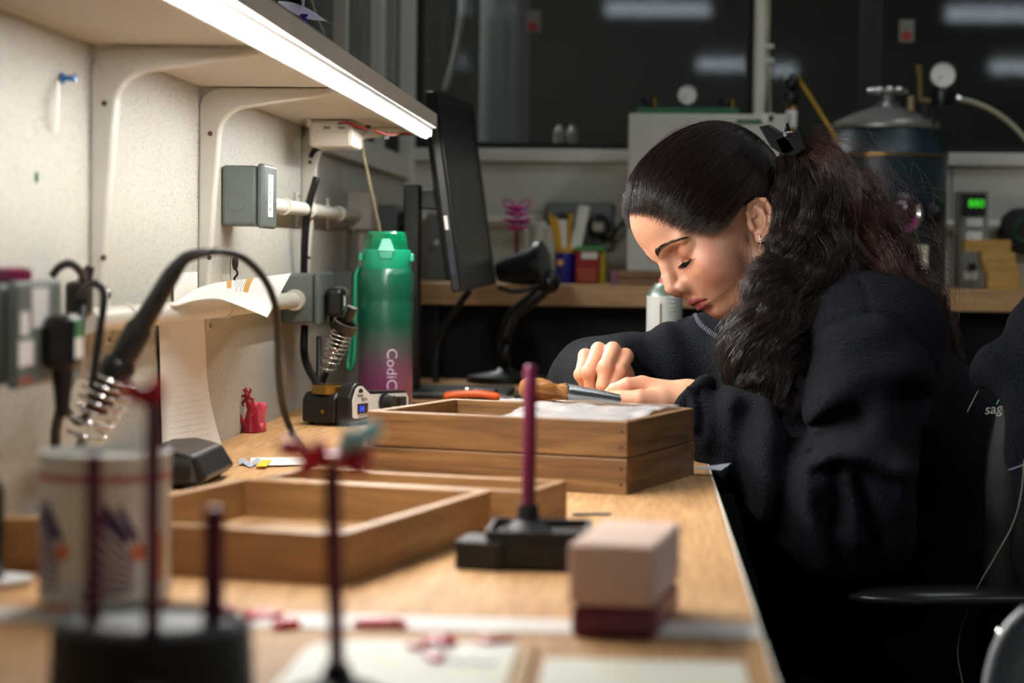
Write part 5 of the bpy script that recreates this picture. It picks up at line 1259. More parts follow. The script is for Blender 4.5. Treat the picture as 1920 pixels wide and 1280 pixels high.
# ================================================================== clothing shape
def XZ(pts, Y=2.45): return [at(a, b, Y) for a, b in pts]
TORSO = [at(1705, 1335, 2.70), at(1690, 1120, 2.70), at(1630, 880, 2.69), at(1575, 715, 2.69)]
SHN = at(1650, 648, 2.565); ELN = at(1568, 935, 2.43); WRN = at(1302, 772, 2.505)
SHF = at(1420, 672, 2.85); ELF = at(1122, 718, 2.80); WRF = at(1136, 706, 2.655)
NECKB = at(1540, 640, 2.69); NECKT = at(1392, 612, 2.682)
folds = [  # polyline px, amplitude (m, negative = groove), width (m)
    ([(1478, 838), (1514, 810), (1565, 788), (1600, 778)], -0.020, 0.013),
    ([(1500, 862), (1540, 838), (1593, 838), (1640, 862), (1700, 868)], 0.012, 0.016),
    ([(1514, 868), (1560, 856), (1610, 868), (1655, 890)], -0.008, 0.008),
    ([(1553, 868), (1559, 925), (1552, 960)], -0.010, 0.009), ([(1593, 886), (1612, 940), (1626, 990)], -0.011, 0.010),
    ([(1575, 880), (1584, 940), (1592, 990)], 0.007, 0.010),
    ([(1469, 868), (1463, 930), (1450, 980)], -0.012, 0.012), ([(1500, 900), (1512, 960), (1540, 1030)], 0.009, 0.016),
    ([(1525, 930), (1545, 985), (1562, 1035)], -0.008, 0.010),
    ([(1493, 740), (1476, 800)], -0.014, 0.014), ([(1540, 668), (1505, 725), (1488, 770)], -0.012, 0.016),
    ([(1560, 655), (1600, 628), (1650, 618)], 0.006, 0.02), ([(1560, 745), (1620, 700), (1700, 690)], 0.007, 0.03),
    ([(1560, 770), (1640, 735), (1720, 740)], -0.007, 0.02),
    ([(1340, 742), (1352, 800), (1346, 850)], -0.008, 0.012), ([(1392, 780), (1376, 850), (1384, 920)], -0.010, 0.014),
    ([(1365, 760), (1366, 830), (1360, 900)], 0.007, 0.014), ([(1430, 810), (1420, 880), (1430, 950)], 0.008, 0.018),
    ([(1288, 728), (1300, 760), (1298, 800)], 0.004, 0.006), ([(1306, 732), (1318, 765), (1316, 810)], -0.004, 0.005),
    ([(1700, 760), (1730, 850), (1720, 960)], -0.010, 0.02), ([(1660, 900), (1690, 960), (1680, 1040)], 0.008, 0.018),
    ([(1508, 667), (1535, 636), (1570, 611), (1604, 596), (1638, 589), (1670, 593), (1694, 605), (1722, 630), (1744, 656), (1760, 695)], -0.0035, 0.0045),
    ([(1638, 588), (1636, 560), (1628, 530)], -0.003, 0.004),
]
fold3 = [(np.array(XZ(p)), a, w_) for p, a, w_ in folds]
ffold = [(np.array([at(x, y, 2.72) for x, y in p]), a, w_) for p, a, w_ in [
    ([(1210, 620), (1225, 680), (1260, 740)], -0.006, 0.012), ([(1285, 610), (1300, 680), (1310, 740)], -0.006, 0.014), ([(1165, 650), (1200, 700)], 0.004, 0.012), ([(1250, 620), (1272, 690)], 0.005, 0.012), ([(1345, 660), (1350, 740)], 0.006, 0.016)]]
def seg_xz(P, poly):
    o = None
    for a, b in zip(poly[:-1], poly[1:]):
        dx, dz = b[0] - a[0], b[2] - a[2]; t = np.clip(((P[0] - a[0]) * dx + (P[2] - a[2]) * dz) / (dx * dx + dz * dz + 1e-12), 0, 1)
        d = (P[0] - a[0] - t * dx) ** 2 + (P[2] - a[2] - t * dz) ** 2; o = d if o is None else np.minimum(o, d)
    return o
def fleece_sdf(P):
    d = chain(P, TORSO, [.165, .158, .160, .138], .06)
    d = smin(d, cone(P, NECKB, SHN + np.array([-0.01, 0.02, 0.01]), .085, .078), .05)
    d = smin(d, cone(P, NECKB, SHF, .085, .070), .05)
    far = smin(cone(P, SHF, ELF, .074, .056), cone(P, ELF, WRF, .056, .040), .03); d = smin(d, far, .03)
    up = cone(P, SHN, ELN, .086, .092); fo = cone(P, ELN, WRN, .092, .041)
    arm = smin(up, fo, .022)
    d = smin(d, arm, .018)
    dsp = np.zeros_like(d)
    near = np.clip((2.60 - P[1]) / 0.06, 0, 1)
    for poly, a, w_ in fold3: dsp += 1.5 * a * np.exp(-seg_xz(P, poly) / w_ ** 2) * near * 1.15
    farw = np.clip((P[1] - 2.62) / 0.05, 0, 1) * (P[1] < 2.84)
    for poly, a, w_ in ffold: dsp += a * np.exp(-seg_xz(P, poly) / w_ ** 2) * farw
    n = np.sin(P[0] * 31 + 2 * np.sin(P[2] * 23)) * np.sin(P[2] * 27 + P[1] * 19) * 0.0028 + np.sin(P[0] * 67 + P[2] * 41) * np.sin(P[2] * 59 - P[1] * 37) * 0.0012
    d = d - dsp - n
    # cut open: wrist ends
    wd = (WRN - ELN) / np.linalg.norm(WRN - ELN); d = smax(d, sum((P[i] - WRN[i] - wd[i] * 0.012) * wd[i] for i in range(3)) - 10.0 * (np.abs(P[1] - 2.47) > 0.12), .008)
    return d
ft_lo = np.array([-0.16, 2.26, -0.46]); ft_hi = np.array([0.50, 2.98, 0.24])
Vf, Qf = nets(fleece_sdf, ft_lo, ft_hi, 0.0042)
def legs_sdf(P):
    o = ell(P, (TORSO[0][0] + 0.01, 2.70, -0.37), (.19, .19, .12))
    for yy in (2.60, 2.81):
        o = smin(o, chain(P, [(TORSO[0][0], yy, -0.37), (-0.06, yy - 0.01, -0.335), (-0.02, yy, -0.72)], [.098, .072, .048], .03), .04)
        o = smin(o, chain(P, [(-0.02, yy, -0.70), (-0.14, yy, -0.722)], [.036, .030], .02), .02)
    return smax(o, -(P[2] + 0.748), .01)
Vg, Qg = nets(legs_sdf, np.array([-0.24, 2.44, -0.76]), np.array([0.56, 2.96, -0.22]), 0.009)

# body: one mesh - head, neck, arms, trunk, hands
def core_sdf(P):
    d = chain(P, [t + np.array([0, 0, 0]) for t in TORSO], [.125, .12, .125, .10], .06)
    d = smin(d, cone(P, TORSO[3], hw([[0, -120, 0]])[0], .075, .055), .05)
    d = smin(d, chain(P, [SHN, ELN, WRN], [.050, .040, .020], .02), .03); d = smin(d, chain(P, [SHF, ELF, WRF], [.05, .040, .026], .02), .03)
    return d
Vc, Qc = nets(core_sdf, ft_lo + 0.01, np.array([0.48, 2.95, 0.26]), 0.010)
parts_ = [(head_V, Qh, head_col), (Vr, Qr, hand_tint(Vr, R_)), (Vl, Ql, hand_tint(Vl, L_)), (Vc, Qc, np.tile(np.append(SKIN, 1), (len(Vc), 1)))]
off = 0; VV = []; QQ = []; CC_ = []
for v, q, c in parts_: VV.append(v); QQ.append(q + off); CC_.append(c); off += len(v)
person = np_mesh('person', np.concatenate(VV), np.concatenate(QQ), M_skin, attr=np.concatenate(CC_))
tag(person, 'person with long dark hair in a navy fleece bent over handwork at the bench', 'person')
fl = np_mesh('fleece_jumper', Vf, Qf, M_fleece, person); fl['label'] = 'dark navy fleece jumper with rolled cuffs'
np_mesh('trousers', Vg, Qg, M_jeans, person)

# collar and zip
nd = (NECKT - NECKB) / np.linalg.norm(NECKT - NECKB)
CN = at(1408, 622, 2.682)
e_ = frame(nd, (0, -1, 0))
rings = []
nA = 48
for (t_, ra, rb) in ((-0.045, .090, .088), (-0.02, .083, .082), (0.0, .074, .076), (0.018, .068, .071), (0.026, .0655, .069), (0.028, .062, .066), (0.020, .060, .063), (-0.02, .066, .068)):
    rings.append([CN + nd * t_ + e_[:, 1] * ra * math.cos(a) + e_[:, 2] * rb * math.sin(a) for a in np.linspace(0, 2 * math.pi, nA, endpoint=False)])
Vk = np.array(rings).reshape(-1, 3); nR = len(rings)
Qk = np.array([[i * nA + k, i * nA + (k + 1) % nA, (i + 1) * nA + (k + 1) % nA, (i + 1) * nA + k] for i in range(nR - 1) for k in range(nA)])
np_mesh('collar', Vk, Qk, M_fleece, person)
zp = spline([at(1303, 588, 2.605), at(1312, 605, 2.598), at(1330, 621, 2.588), at(1350, 634, 2.580), at(1372, 646, 2.572)], 26)
M_zip = mat('zip_tape', (24, 26, 40), 0.6); M_teeth = mat('zip_teeth', (88, 92, 112), 0.4)
zz = obj('zip', G().tube(zp, 0.0028, 8), M_zip, person, smooth='all')
for k in range(1, 25):
    d_ = zp[k] - zp[k - 1]; obj('zip_tooth', G().box(zp[k] + np.array([0, -0.0026, 0]), (0.0012, 0.002, 0.0062), frame(d_)), M_teeth, zz)
# sleeve seam piping and cuff hem
wd = (WRN - ELN) / np.linalg.norm(WRN - ELN); ec = frame(wd)
cuff = [WRN + wd * 0.004 + ec[:, 1] * 0.0375 * math.cos(a) + ec[:, 2] * 0.0375 * math.sin(a) for a in np.linspace(0, 2 * math.pi, 40, endpoint=False)]
obj('cuff', G().tube(cuff, [0.0085 + 0.0012 * math.sin(5 * a) for a in np.linspace(0, 2 * math.pi, 40, endpoint=False)], 12, closed=True), M_fleece, person, smooth='all')
for tip, prev, lat, nm in ((R_['m'][3], R_['m'][2], (1, 0, 0), 'nail'), (R_['i'][3], R_['i'][2], (1, 0, 0), 'nail'), (L_['i'][3], L_['i'][2], (0, 0, 1), 'nail')):
    d_ = (tip - prev) / np.linalg.norm(tip - prev); nn = np.array([0.1, -1.0, 0.15]); nn -= d_ * (nn @ d_); nn /= np.linalg.norm(nn); ss = np.cross(d_, nn)
    obj(nm, G().sphere(tip + nn * 0.0044 - d_ * 0.001, (0.0042, 0.0034, 0.0022), 14, 8, np.stack([d_, ss, nn], 1)), mat('fingernail', (206, 146, 130), 0.25), person, smooth='all')

# ================================================================== face details
def on_face(p, lift=0.0):
    """push head-local points (n, 3) out onto the skin"""
    p = np.array(p, float).reshape(-1, 3)
    for _ in range(6):
        d = head_sdf([p[:, i] for i in range(3)]); g = []
        for i in range(3): g.append((head_sdf([p[:, j] + (0.4 if i == j else 0) for j in range(3)]) - d) / 0.4)
        g = np.stack(g, 1); g /= np.linalg.norm(g, axis=1)[:, None] + 1e-9; p = p - g * (d - lift)[:, None]
    return p, g
rs = np.random.RandomState(4)
S = []
for side in (1, -1):
    brow = spline([(108, 44.0, 9), (107, 46.5, 16), (102, 47.5, 27), (92, 45.5, 39), (77, 38, 52)], 60)
    for i in range(340):
        t_ = rs.rand() ** 1.1; k = int(t_ * 58); b = brow[k] + np.array([0, (rs.rand() - .5) * (7.5 * (1 - t_ * .78)), 0])
        d_ = brow[k + 1] - brow[k]; d_ /= np.linalg.norm(d_); d_ = d_ + np.array([0, 0.55 * (1 - t_) - 0.12, 0])
        S.append([np.append(b + d_ * s_, side) for s_ in np.linspace(0, 5.5, 5)])
S = np.array(S).reshape(-1, 4); sd_ = S[:, 3]; S, _ = on_face(S[:, :3] + np.array([7.0, 4.0, 2.0]), 0.35); S[:, 2] *= sd_; S = S.reshape(-1, 5, 3)
V_, Q_ = strands(hw(warp(np.array(S))).reshape(-1, 5, 3), np.full(len(S), 0.00023)); np_mesh('eyebrows', V_, Q_, M_hair, person)
S = []
for side in (1, -1):
    lid = spline([(93.5, 23.5, 18), (96.3, 20.6, 27), (94.0, 19.5, 37), (86, 19.5, 45)], 60); lid_s, _ = on_face(lid, 0.0)
    for i in range(120):
        t_ = i / 119.0; q = lid_s[int(t_ * 59)]
        Ln = 9.0 + 2.5 * rs.rand(); st = []
        dr = np.array([0.72, -0.62, 0.30 * (t_ - 0.35) * 3]); dr /= np.linalg.norm(dr)
        for s_ in np.linspace(0, 1, 6): st.append((q + dr * Ln * s_ + np.array([0.3, 1.0, 0]) * 2.6 * s_ * s_) * np.array([1, 1, side]))
        S.append(st)
V_, Q_ = strands(hw(warp(np.array(S))).reshape(-1, 6, 3), np.full(len(S), 0.00021)); np_mesh('eyelashes', V_, Q_, M_hairbase, person)
# earring: little silver star drop
ec_ = hw([[8, -15, 75.5]])[0]; ec_ = at(1427, 455, EAR[1] - 0.020)
er = thing('earring', 'small silver star earring in her ear lobe', 'earring', ec_)
for k in range(4):
    a = k * math.pi / 2 + 0.25; L1 = 0.0058 if k in (1, 3) else 0.004
    d_ = np.array([math.cos(a), 0, math.sin(a)]); obj('star_point', G().tube([ec_, ec_ + d_ * L1], [0.0017, 0.0003], 6), M_chrome, er)
obj('stud', G().sphere(ec_ + np.array([-0.001, 0, 0.0075]), 0.0016, 10, 6), M_chrome, er, smooth='all')

# ================================================================== hair
HC = np.array([1.0, 54.0, 0.0]); HR = np.array([103.0, 97.0, 80.0]); PEX = 2.35
def cap_rad(D):  # radius of the superellipsoid in direction D (unit, head-local)
    return (np.sum(np.abs(D / HR) ** PEX, axis=-1)) ** (-1.0 / PEX)
hl_pts = np.array([(96, 114, 0), (94, 106, 18), (90, 92, 36), (83, 70, 51), (71, 47, 61), (50, 27, 69), (24, 24, 72), (4, 36, 75), (-24, 14, 74)], float)
CLIP = np.array([-94.0, 70.0, 6.0])
def cap_sdf(P):
    q = [(P[i] - HC[i]) for i in range(3)]; rr = np.sqrt(sum(x * x for x in q)) + 1e-6
    D = [x / rr for x in q]; R = (sum(np.abs(D[i] / HR[i]) ** PEX for i in range(3))) ** (-1 / PEX)
    d = rr - R * 0.985
    # hairline: keep what lies behind / above the curve u = g(f)
    f = np.where(P[2] < 0, P[0] + 16 * np.clip(-P[2] / 30, 0, 1), P[0]); gl = np.interp(f, [-30, -10, 0, 24, 50, 71, 83, 90, 94, 97, 130], [-60, -30, 44, 36, 38, 56, 78, 99, 112, 120, 300])
    d = smax(d, (gl - P[1]) * 0.7, 6)
    d = smax(d, -ell(P, (-3, 4, 80), (19, 30, 22)), 3)
    return smax(d, -(head_sdf(P) + 1.5), 3)
Vp, Qp = nets(cap_sdf, (-112, -70, -95), (112, 156, 95), 2.2)
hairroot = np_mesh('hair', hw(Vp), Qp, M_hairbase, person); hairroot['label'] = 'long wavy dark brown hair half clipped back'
def sub(name, V_, Q_, m): return np_mesh(name, V_, Q_, m, person)
rs = np.random.RandomState(11)
def cap_strands(n, lift, jit, seed):
    r = np.random.RandomState(seed); hl = spline(hl_pts, 200); out = []
    for i in range(n):
        s_ = r.rand() ** 0.9; h = hl[int(s_ * 199)].copy()
        if r.rand() < 0.42: h[2] *= -1; h[0] -= 16 * min(1, -h[2] / 30)
        h += r.randn(3) * 2.8
        a = h - HC; a /= np.linalg.norm(a); b = CLIP + r.randn(3) * np.array([3, 12, 9]) - HC; b /= np.linalg.norm(b)
        om = math.acos(np.clip(a @ b, -1, 1)); t0 = r.rand() ** 1.6 * 0.75; t1 = min(1.0, t0 + 0.35 + r.rand() * 0.5)
        if t0 < 0.12: t0 = 0.0
        t = np.linspace(t0, t1, 14)[:, None]
        D = (np.sin((1 - t) * om) * a + np.sin(t * om) * b) / math.sin(om)
        bow = np.sin(np.pi * t) * r.randn() * 0.025; D = D + bow * np.array([0, 1, 0]); D /= np.linalg.norm(D, axis=1)[:, None]
        R = cap_rad(D) * (1 + lift * r.rand() + 0.012 * math.sin(s_ * 75) + 0.008 * math.sin(s_ * 31 + 1) - 0.004)
        ph = r.rand() * 6; wv = (np.sin(t[:, 0] * 9 + ph) * jit * np.sin(np.pi * t[:, 0]))[:, None]
        P_ = HC + D * R[:, None] + wv * np.array([0, 1, 0.3])
        if t0 == 0.0: P_[0] = P_[0] * 0.25 + h * 0.75
        out.append(P_)
    out = np.array(out); q = (out - np.array([-3, 4, 80])) / np.array([18, 29, 22]); bad = ((q ** 2).sum(-1) < 1).any(1)
    return out[~bad]
Sx = cap_strands(9000, 0.024, 1.0, 21); V_, Q_ = strands(hw(Sx.reshape(-1, 3)).reshape(-1, 14, 3), 0.00013 + 0.00013 * rs.rand(len(Sx))); sub('crown_strands', V_, Q_, M_hair)
Sx = cap_strands(800, 0.030, 1.2, 77); V_, Q_ = strands(hw(Sx.reshape(-1, 3)).reshape(-1, 14, 3), 0.00014 + 0.00010 * rs.rand(len(Sx))); sub('painted_shine_strands', V_, Q_, M_hair3)
Sx = cap_strands(160, 0.05, 4.0, 5); V_, Q_ = strands(hw(Sx.reshape(-1, 3)).reshape(-1, 14, 3), np.full(len(Sx), 0.00014)); sub('flyaway_strands', V_, Q_, M_hair2)

def lock(name, guide, wpx, n, m, seed, amp=0.007, lam=0.055, dep=0.6, ncl=44, rad=0.00021, base=True, splay=0.0):
    r = np.random.RandomState(seed); p = 27
    Gd = spline([at(*g) for g in guide], p); Wd_ = np.interp(np.linspace(0, 1, p), np.linspace(0, 1, len(wpx)), wpx) / 1500.0
    T = np.gradient(Gd, axis=0); ln = np.cumsum(np.linalg.norm(T, axis=1)); T /= np.linalg.norm(T, axis=1)[:, None]
    e1 = np.cross(T, np.array([0, 1.0, 0])); e1 /= np.linalg.norm(e1, axis=1)[:, None]; e2 = np.cross(T, e1)
    cl = []
    for k in range(ncl):
        a = r.rand() * 6.283; q = r.rand() ** 0.33; cl.append((q * math.cos(a), q * math.sin(a) * dep, r.rand() * 6.283, 0.45 + 1.0 * r.rand(), lam * (0.65 + 1.1 * r.rand())))
    S = np.zeros((n, p, 3)); tt = np.linspace(0, 1, p)
    for i in range(n):
        c = cl[r.randint(ncl)]; spread = 0.20 * (0.4 + 0.6 * tt)
        ox = (c[0] + r.randn() * spread) * Wd_; oy = (c[1] + r.randn() * spread * dep) * Wd_
        A_ = amp * c[3] * np.clip(tt * 3, 0.15, 1); ph = 2 * np.pi * ln / c[4] + c[2] + r.randn() * 0.35 + 1.0 * np.sin(tt * (3 + 4 * c[3]) + c[2])
        ox = ox + A_ * np.cos(ph); oy = oy + 0.6 * A_ * np.sin(ph)
        end = 1.0 - 0.22 * r.rand() ** 2
        idx_ = tt * end * (p - 1); lo_ = np.clip(idx_.astype(int), 0, p - 2); fr_ = (idx_ - lo_)[:, None]
        full = Gd + e1 * ox[:, None] + e2 * oy[:, None] + splay * r.randn(3) * (tt ** 2)[:, None]
        S[i] = full[lo_] * (1 - fr_) + full[lo_ + 1] * fr_
    n2 = int(n * 0.92); V_, Q_ = strands(S[:n2], rad * (0.6 + 0.7 * r.rand(n2))); sub(name, V_, Q_, m)
    if base: V_, Q_ = strands(S[n2:], rad * (0.6 + 0.6 * r.rand(n - n2))); sub(name + '_painted_shine', V_, Q_, M_hair3)
    if base:
        def bs(P):
            o = None
            for i in range(0, p - 4, 3):
                d = cone(P, Gd[i], Gd[min(i + 3, p - 1)], Wd_[i] * 0.42, Wd_[min(i + 3, p - 1)] * 0.42); o = d if o is None else smin(o, d, .01)
            return o + 0.003 * np.sin(P[0] * 210 + np.sin(P[2] * 90) * 2) * np.sin(P[2] * 60)
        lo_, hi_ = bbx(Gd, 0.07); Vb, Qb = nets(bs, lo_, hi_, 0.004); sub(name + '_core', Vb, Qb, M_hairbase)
lock('front_lock', [(1478, 330, 2.612), (1484, 420, 2.592), (1474, 490, 2.575), (1448, 560, 2.555), (1430, 630, 2.540), (1424, 700, 2.530), (1436, 750, 2.525), (1452, 792, 2.522)], [24, 30, 38, 50, 57, 55, 40, 10], 2700, M_hair, 31, amp=0.0110, lam=0.056)
lock('back_lock', [(1478, 272, 2.645), (1530, 318, 2.632), (1588, 400, 2.625), (1640, 480, 2.64), (1690, 545, 2.66), (1742, 620, 2.67), (1782, 690, 2.68)], [22, 58, 78, 66, 54, 44, 16], 2900, M_hair2, 32, amp=0.011, lam=0.05, dep=0.7)
lock('middle_lock', [(1484, 290, 2.630), (1512, 370, 2.600), (1526, 440, 2.585), (1528, 510, 2.575), (1508, 590, 2.560), (1490, 650, 2.545)], [28, 58, 66, 56, 40, 18], 2300, M_hair, 33, amp=0.0105, lam=0.056)
lock('tail_lock', [(1560, 400, 2.62), (1610, 470, 2.60), (1660, 530, 2.585), (1700, 575, 2.60), (1756, 640, 2.64), (1800, 720, 2.66)], [22, 44, 48, 42, 30, 10], 420, M_hair2, 34, amp=0.010, lam=0.06, base=False, rad=0.00019)
lock('wisps', [(1500, 270, 2.63), (1570, 320, 2.61), (1640, 420, 2.60), (1700, 500, 2.60), (1770, 620, 2.62)], [40, 80, 100, 95, 70], 130, M_hair2, 35, amp=0.012, lam=0.07, base=False, rad=0.00013, splay=0.008)
# ear-side wisps
S = []
r = np.random.RandomState(8)
for i in range(26):
    a = at(1396 + r.rand() * 8, 425 + r.rand() * 20, 2.592); b = at(1388 + r.rand() * 26, 470 + r.rand() * 40, 2.590); c = at(1398 + r.rand() * 40, 540 + r.rand() * 50, 2.575)
    S.append(spline([a, b, c], 14))
V_, Q_ = strands(np.array(S), np.full(26, 0.00014)); sub('ear_wisps', V_, Q_, M_hair)
# hair clip
cp = at(1470, 258, 2.60)
hc_ = thing('hair_clip', 'black claw hair clip at the back of her head', 'hair clip', cp)
for (pts_, nm) in (([(1422, 238), (1440, 235), (1462, 248), (1480, 262), (1492, 282), (1470, 292), (1445, 276)], 'claw'), ([(1452, 262), (1466, 256), (1474, 230), (1480, 246), (1485, 255), (1497, 235), (1505, 256), (1512, 278), (1490, 294), (1465, 288)], 'claw')):
    obj(nm, G().prism([at(x, y, 2.592 if pts_[0][0] == 1425 else 2.600) for x, y in pts_], (0.003, 0.014, 0.002)), M_black, hc_, bevel=0.0015)
obj('spring', G().tube([at(1472, 252, 2.594), at(1484, 250, 2.60)], 0.003, 10), M_chrome, hc_)
# ================================================================== back counter and what stands on it
CZ = at(1100, 534, 4.15)[2]; CT = 0.042
r = thing('back_counter', 'wooden counter running along the back wall behind the woman', 'counter', (0.7, 4.4, FLOORZ))
obj('counter_top', G().bb(WALLX + 0.025, 2.4, 4.15, BACKY - 0.001, CZ - CT, CZ), M_counter, r, bevel=0.002)
obj('kneehole_shade', G().bb(WALLX + 0.03, 2.4, 4.36, 4.38, FLOORZ, CZ - CT - 0.001), M_gasket, r)  # black sheet standing in for the shade under the counter
for x in (WALLX + 0.10, 0.55, 1.3, 2.2): obj('leg', G().bb(x - 0.02, x + 0.02, 4.20, 4.24, FLOORZ, CZ - CT - 0.001), M_gasket, r)
M_cab = mat('machine_grey', (196, 198, 188), 0.45, var=0.05, vscale=6)
def B(px, Y): return at(px, 500, Y)[0]
def Zp(px, py, Y): return at(px, py, Y)[2]
# machine cabinet
Yc = 4.26; x0, x1 = B(1176, Yc), B(1472, Yc); zt_ = Zp(1300, 213, Yc)
r = thing('machine_cabinet', 'pale grey machine cabinet behind her head on the counter', 'machine', ((x0 + x1) / 2, 4.4, CZ))
obj('cabinet', G().bb(x0, x1, Yc, 4.60, CZ, zt_), M_cab, r, bevel=0.004)
obj('corner_post', G().bb(x0 - 0.001, x0 + 0.043, Yc - 0.006, Yc - 0.0005, CZ + 0.001, zt_ - 0.001), M_cab, r, bevel=0.002)
c = at(1440, 222, Yc - 0.001); obj('label', G().box(c, (0.026, 0.001, 0.02)), M_sticker, r); obj('black_mark', G().box(c + np.array([0.006, -0.001, 0]), (0.010, 0.001, 0.013)), M_black, r)
obj('green_strip', G().box(at(1405, 228, Yc - 0.001), (0.05, 0.001, 0.008)), mat('dark_green', (24, 92, 52), 0.5), r)
Yt = 4.36
g0, g1 = at(1197, 212, Yt), at(1380, 212, Yt)
tag(obj('green_tray', G().prism([(g0[0], 4.29, zt_ + 0.0005), (g1[0], 4.29, zt_ + 0.0005), (g1[0] + 0.004, 4.29, zt_ + 0.014), (g0[0] - 0.004, 4.29, zt_ + 0.014)], (0, 0.16, 0)), mat('dark_green', (24, 92, 52), 0.5), bevel=0.002), 'dark green shallow tray on top of the machine cabinet', 'tray')
def dial(px, py, Y, rad, label, z_base=None, group=None):
    c = at(px, py, Y); n = np.array([-0.05, -1, 0.05]); n /= np.linalg.norm(n)
    r = thing('pressure_gauge', label, 'gauge', c)
    obj('case', G().lathe([(rad * .95, -0.018), (rad * 1.12, -0.014), (rad * 1.12, 0.004), (rad * 1.0, 0.005), (rad * 1.0, 0.001)], c, n, 28), M_black, r, smooth=True)
    obj('face', G().lathe([(rad * 1.0, 0.0012), (rad * 1.0, 0.0022)], c, n, 28), M_sticker, r)
    e_ = frame(np.cross(n, UP))
    for k in range(9):
        a = math.radians(-45 + k * 33.75); d_ = np.array([math.cos(a), 0, math.sin(a)])
        obj('tick', G().box(c + n * 0.0026 + d_ * rad * 0.8, (0.0012, 0.0006, 0.0012)), M_black, r)
    obj('needle', G().tube([c + n * 0.0032 + np.array([0.3, 0, 0.25]) * -rad * .3, c + n * 0.0032 + np.array([-0.55, 0, -0.55]) * rad], [0.0009, 0.0004], 6), M_black, r)
    return r, c
r, c = dial(1289, 178, 4.34, 0.0195, 'round white gauge standing on the green tray')
obj('stem', G().cyl(c + np.array([0, 0.006, -0.018]), (c[0], c[1] + 0.006, zt_ + 0.0145), 0.005, 10), M_brass, r)
for px, lb in ((1216, 'black valve left of the gauge on the green tray'), (1362, 'black valve right of the gauge on the green tray')):
    c = at(px, 188, 4.36); r = thing('valve', lb, 'valve', (c[0], 4.36, zt_ + 0.0145))
    obj('body', G().lathe([(0.010, 0), (0.010, 0.012), (0.016, 0.014), (0.016, 0.022), (0.006, 0.024)], (c[0], 4.36, zt_ + 0.0145), seg=18), M_black, r, smooth=True)
    obj('brass_stem', G().cyl((c[0] + 0.012, 4.35, zt_ + 0.0145), (c[0] + 0.012, 4.35, zt_ + 0.036), 0.0045, 12), M_brass, r, smooth=True)
# regulator with yellow hose right of the pole
Yr = 4.30; c = at(1487, 200, Yr)
r = thing('gas_regulator', 'dark gas fitting with pale label and a yellow hose', 'regulator', (c[0], Yr, zt_))
c = at(1484, 228, Yr)
obj('cylinder', G().lathe([(0.010, -0.26), (0.0105, -0.01), (0.0105, 0.030), (0.006, 0.036)], c, seg=18), M_brass, r, smooth=True)
obj('white_label', G().lathe([(0.0109, -0.012), (0.0109, 0.022)], c, seg=18, cap=False), M_sticker, r, smooth=True)
obj('collar', G().lathe([(0.012, 0.034), (0.016, 0.040), (0.016, 0.058), (0.010, 0.062)], c, seg=18), M_black, r, smooth=True)
obj('head', G().sphere(c + UP * 0.078, (0.015, 0.015, 0.018)), M_black, r, smooth='all')
obj('yellow_hose', G().tube(spline([at(1492, 142, Yr), at(1515, 175, Yr), at(1540, 215, Yr - 0.05), at(1562, 250, Yr - 0.10), at(1580, 300, Yr - 0.10)], 24), 0.0036, 8), mat('yellow_hose', (176, 136, 20), 0.45), r, smooth='all')
# pressure vessel
Yd = 4.38; c = at(1657, 530, Yd); DC = np.array([c[0], Yd, CZ]); RD = 112 / (4000 / Yd)
M_tank = mat('tank_blue', (32, 51, 60), 0.38, var=0.25, vscale=9, metal=0.2)
zz_ = lambda py: Zp(1657, py, Yd) - CZ
r = thing('pressure_vessel', 'blue steel pressure vessel with a silver domed lid', 'pressure vessel', DC)
obj('tank', G().lathe([(RD * .98, 0.0005), (RD, 0.006), (RD, zz_(300)), (RD * 1.02, zz_(298)), (RD * 1.02, zz_(290)), (RD * .99, zz_(286)), (RD * .86, zz_(248)), (RD * .84, zz_(243)), (RD * .5, zz_(243))], DC, seg=48), M_tank, r, smooth=True)
obj('brass_band', G().lathe([(RD * 1.022, zz_(296)), (RD * 1.022, zz_(292))], DC, seg=48, cap=False), M_brass, r)
obj('lid', G().lathe([(RD * .87, zz_(243) + 0.0005), (RD * .88, zz_(236)), (RD * .86, zz_(230)), (RD * .60, zz_(216)), (RD * .30, zz_(203)), (RD * .2, zz_(200))], DC, seg=48), mat('lid_metal', (150, 150, 144), 0.4, 0.7), r, smooth=True)
obj('spindle', G().lathe([(RD * .22, zz_(202)), (RD * .22, zz_(196)), (RD * .13, zz_(190)), (RD * .12, zz_(176))], DC, seg=20), M_steel, r, smooth=True)
hz = DC[2] + zz_(170)
obj('hand_wheel', G().tube([(DC[0] + (0.034 + 0.003 * math.cos(8 * a)) * math.cos(a), Yd + (0.034 + 0.003 * math.cos(8 * a)) * math.sin(a), hz) for a in np.linspace(0, 2 * math.pi, 64, endpoint=False)], 0.006, 8, closed=True), M_chrome, r, smooth='all')
for k in range(4):
    a = k * math.pi / 2 + .3; obj('spoke', G().cyl((DC[0], Yd, hz - 0.002), (DC[0] + 0.034 * math.cos(a), Yd + 0.034 * math.sin(a), hz), 0.004, 8), M_steel, r)
def port(px, py, rad, nm, glass, ring):
    dx = (at(px, py, Yd - RD * .9)[0] - DC[0]); dy = -math.sqrt(max(1e-6, RD ** 2 - dx * dx)); n = np.array([dx, dy, 0]) / RD
    c = DC + np.array([dx, dy, 0]); c[2] = at(px, py, Yd + dy)[2]
    p = obj(nm, G().lathe([(rad * 1.05, -0.004), (rad * 1.08, 0.010), (rad * .92, 0.013), (rad * .80, 0.010)], c, n, 28), ring, r, smooth=True)
    obj('port_glass', G().lathe([(rad * .86, 0.006), (rad * .7, 0.016), (rad * .4, 0.022), (rad * .05, 0.024)], c, n, 28), glass, r, smooth='all')
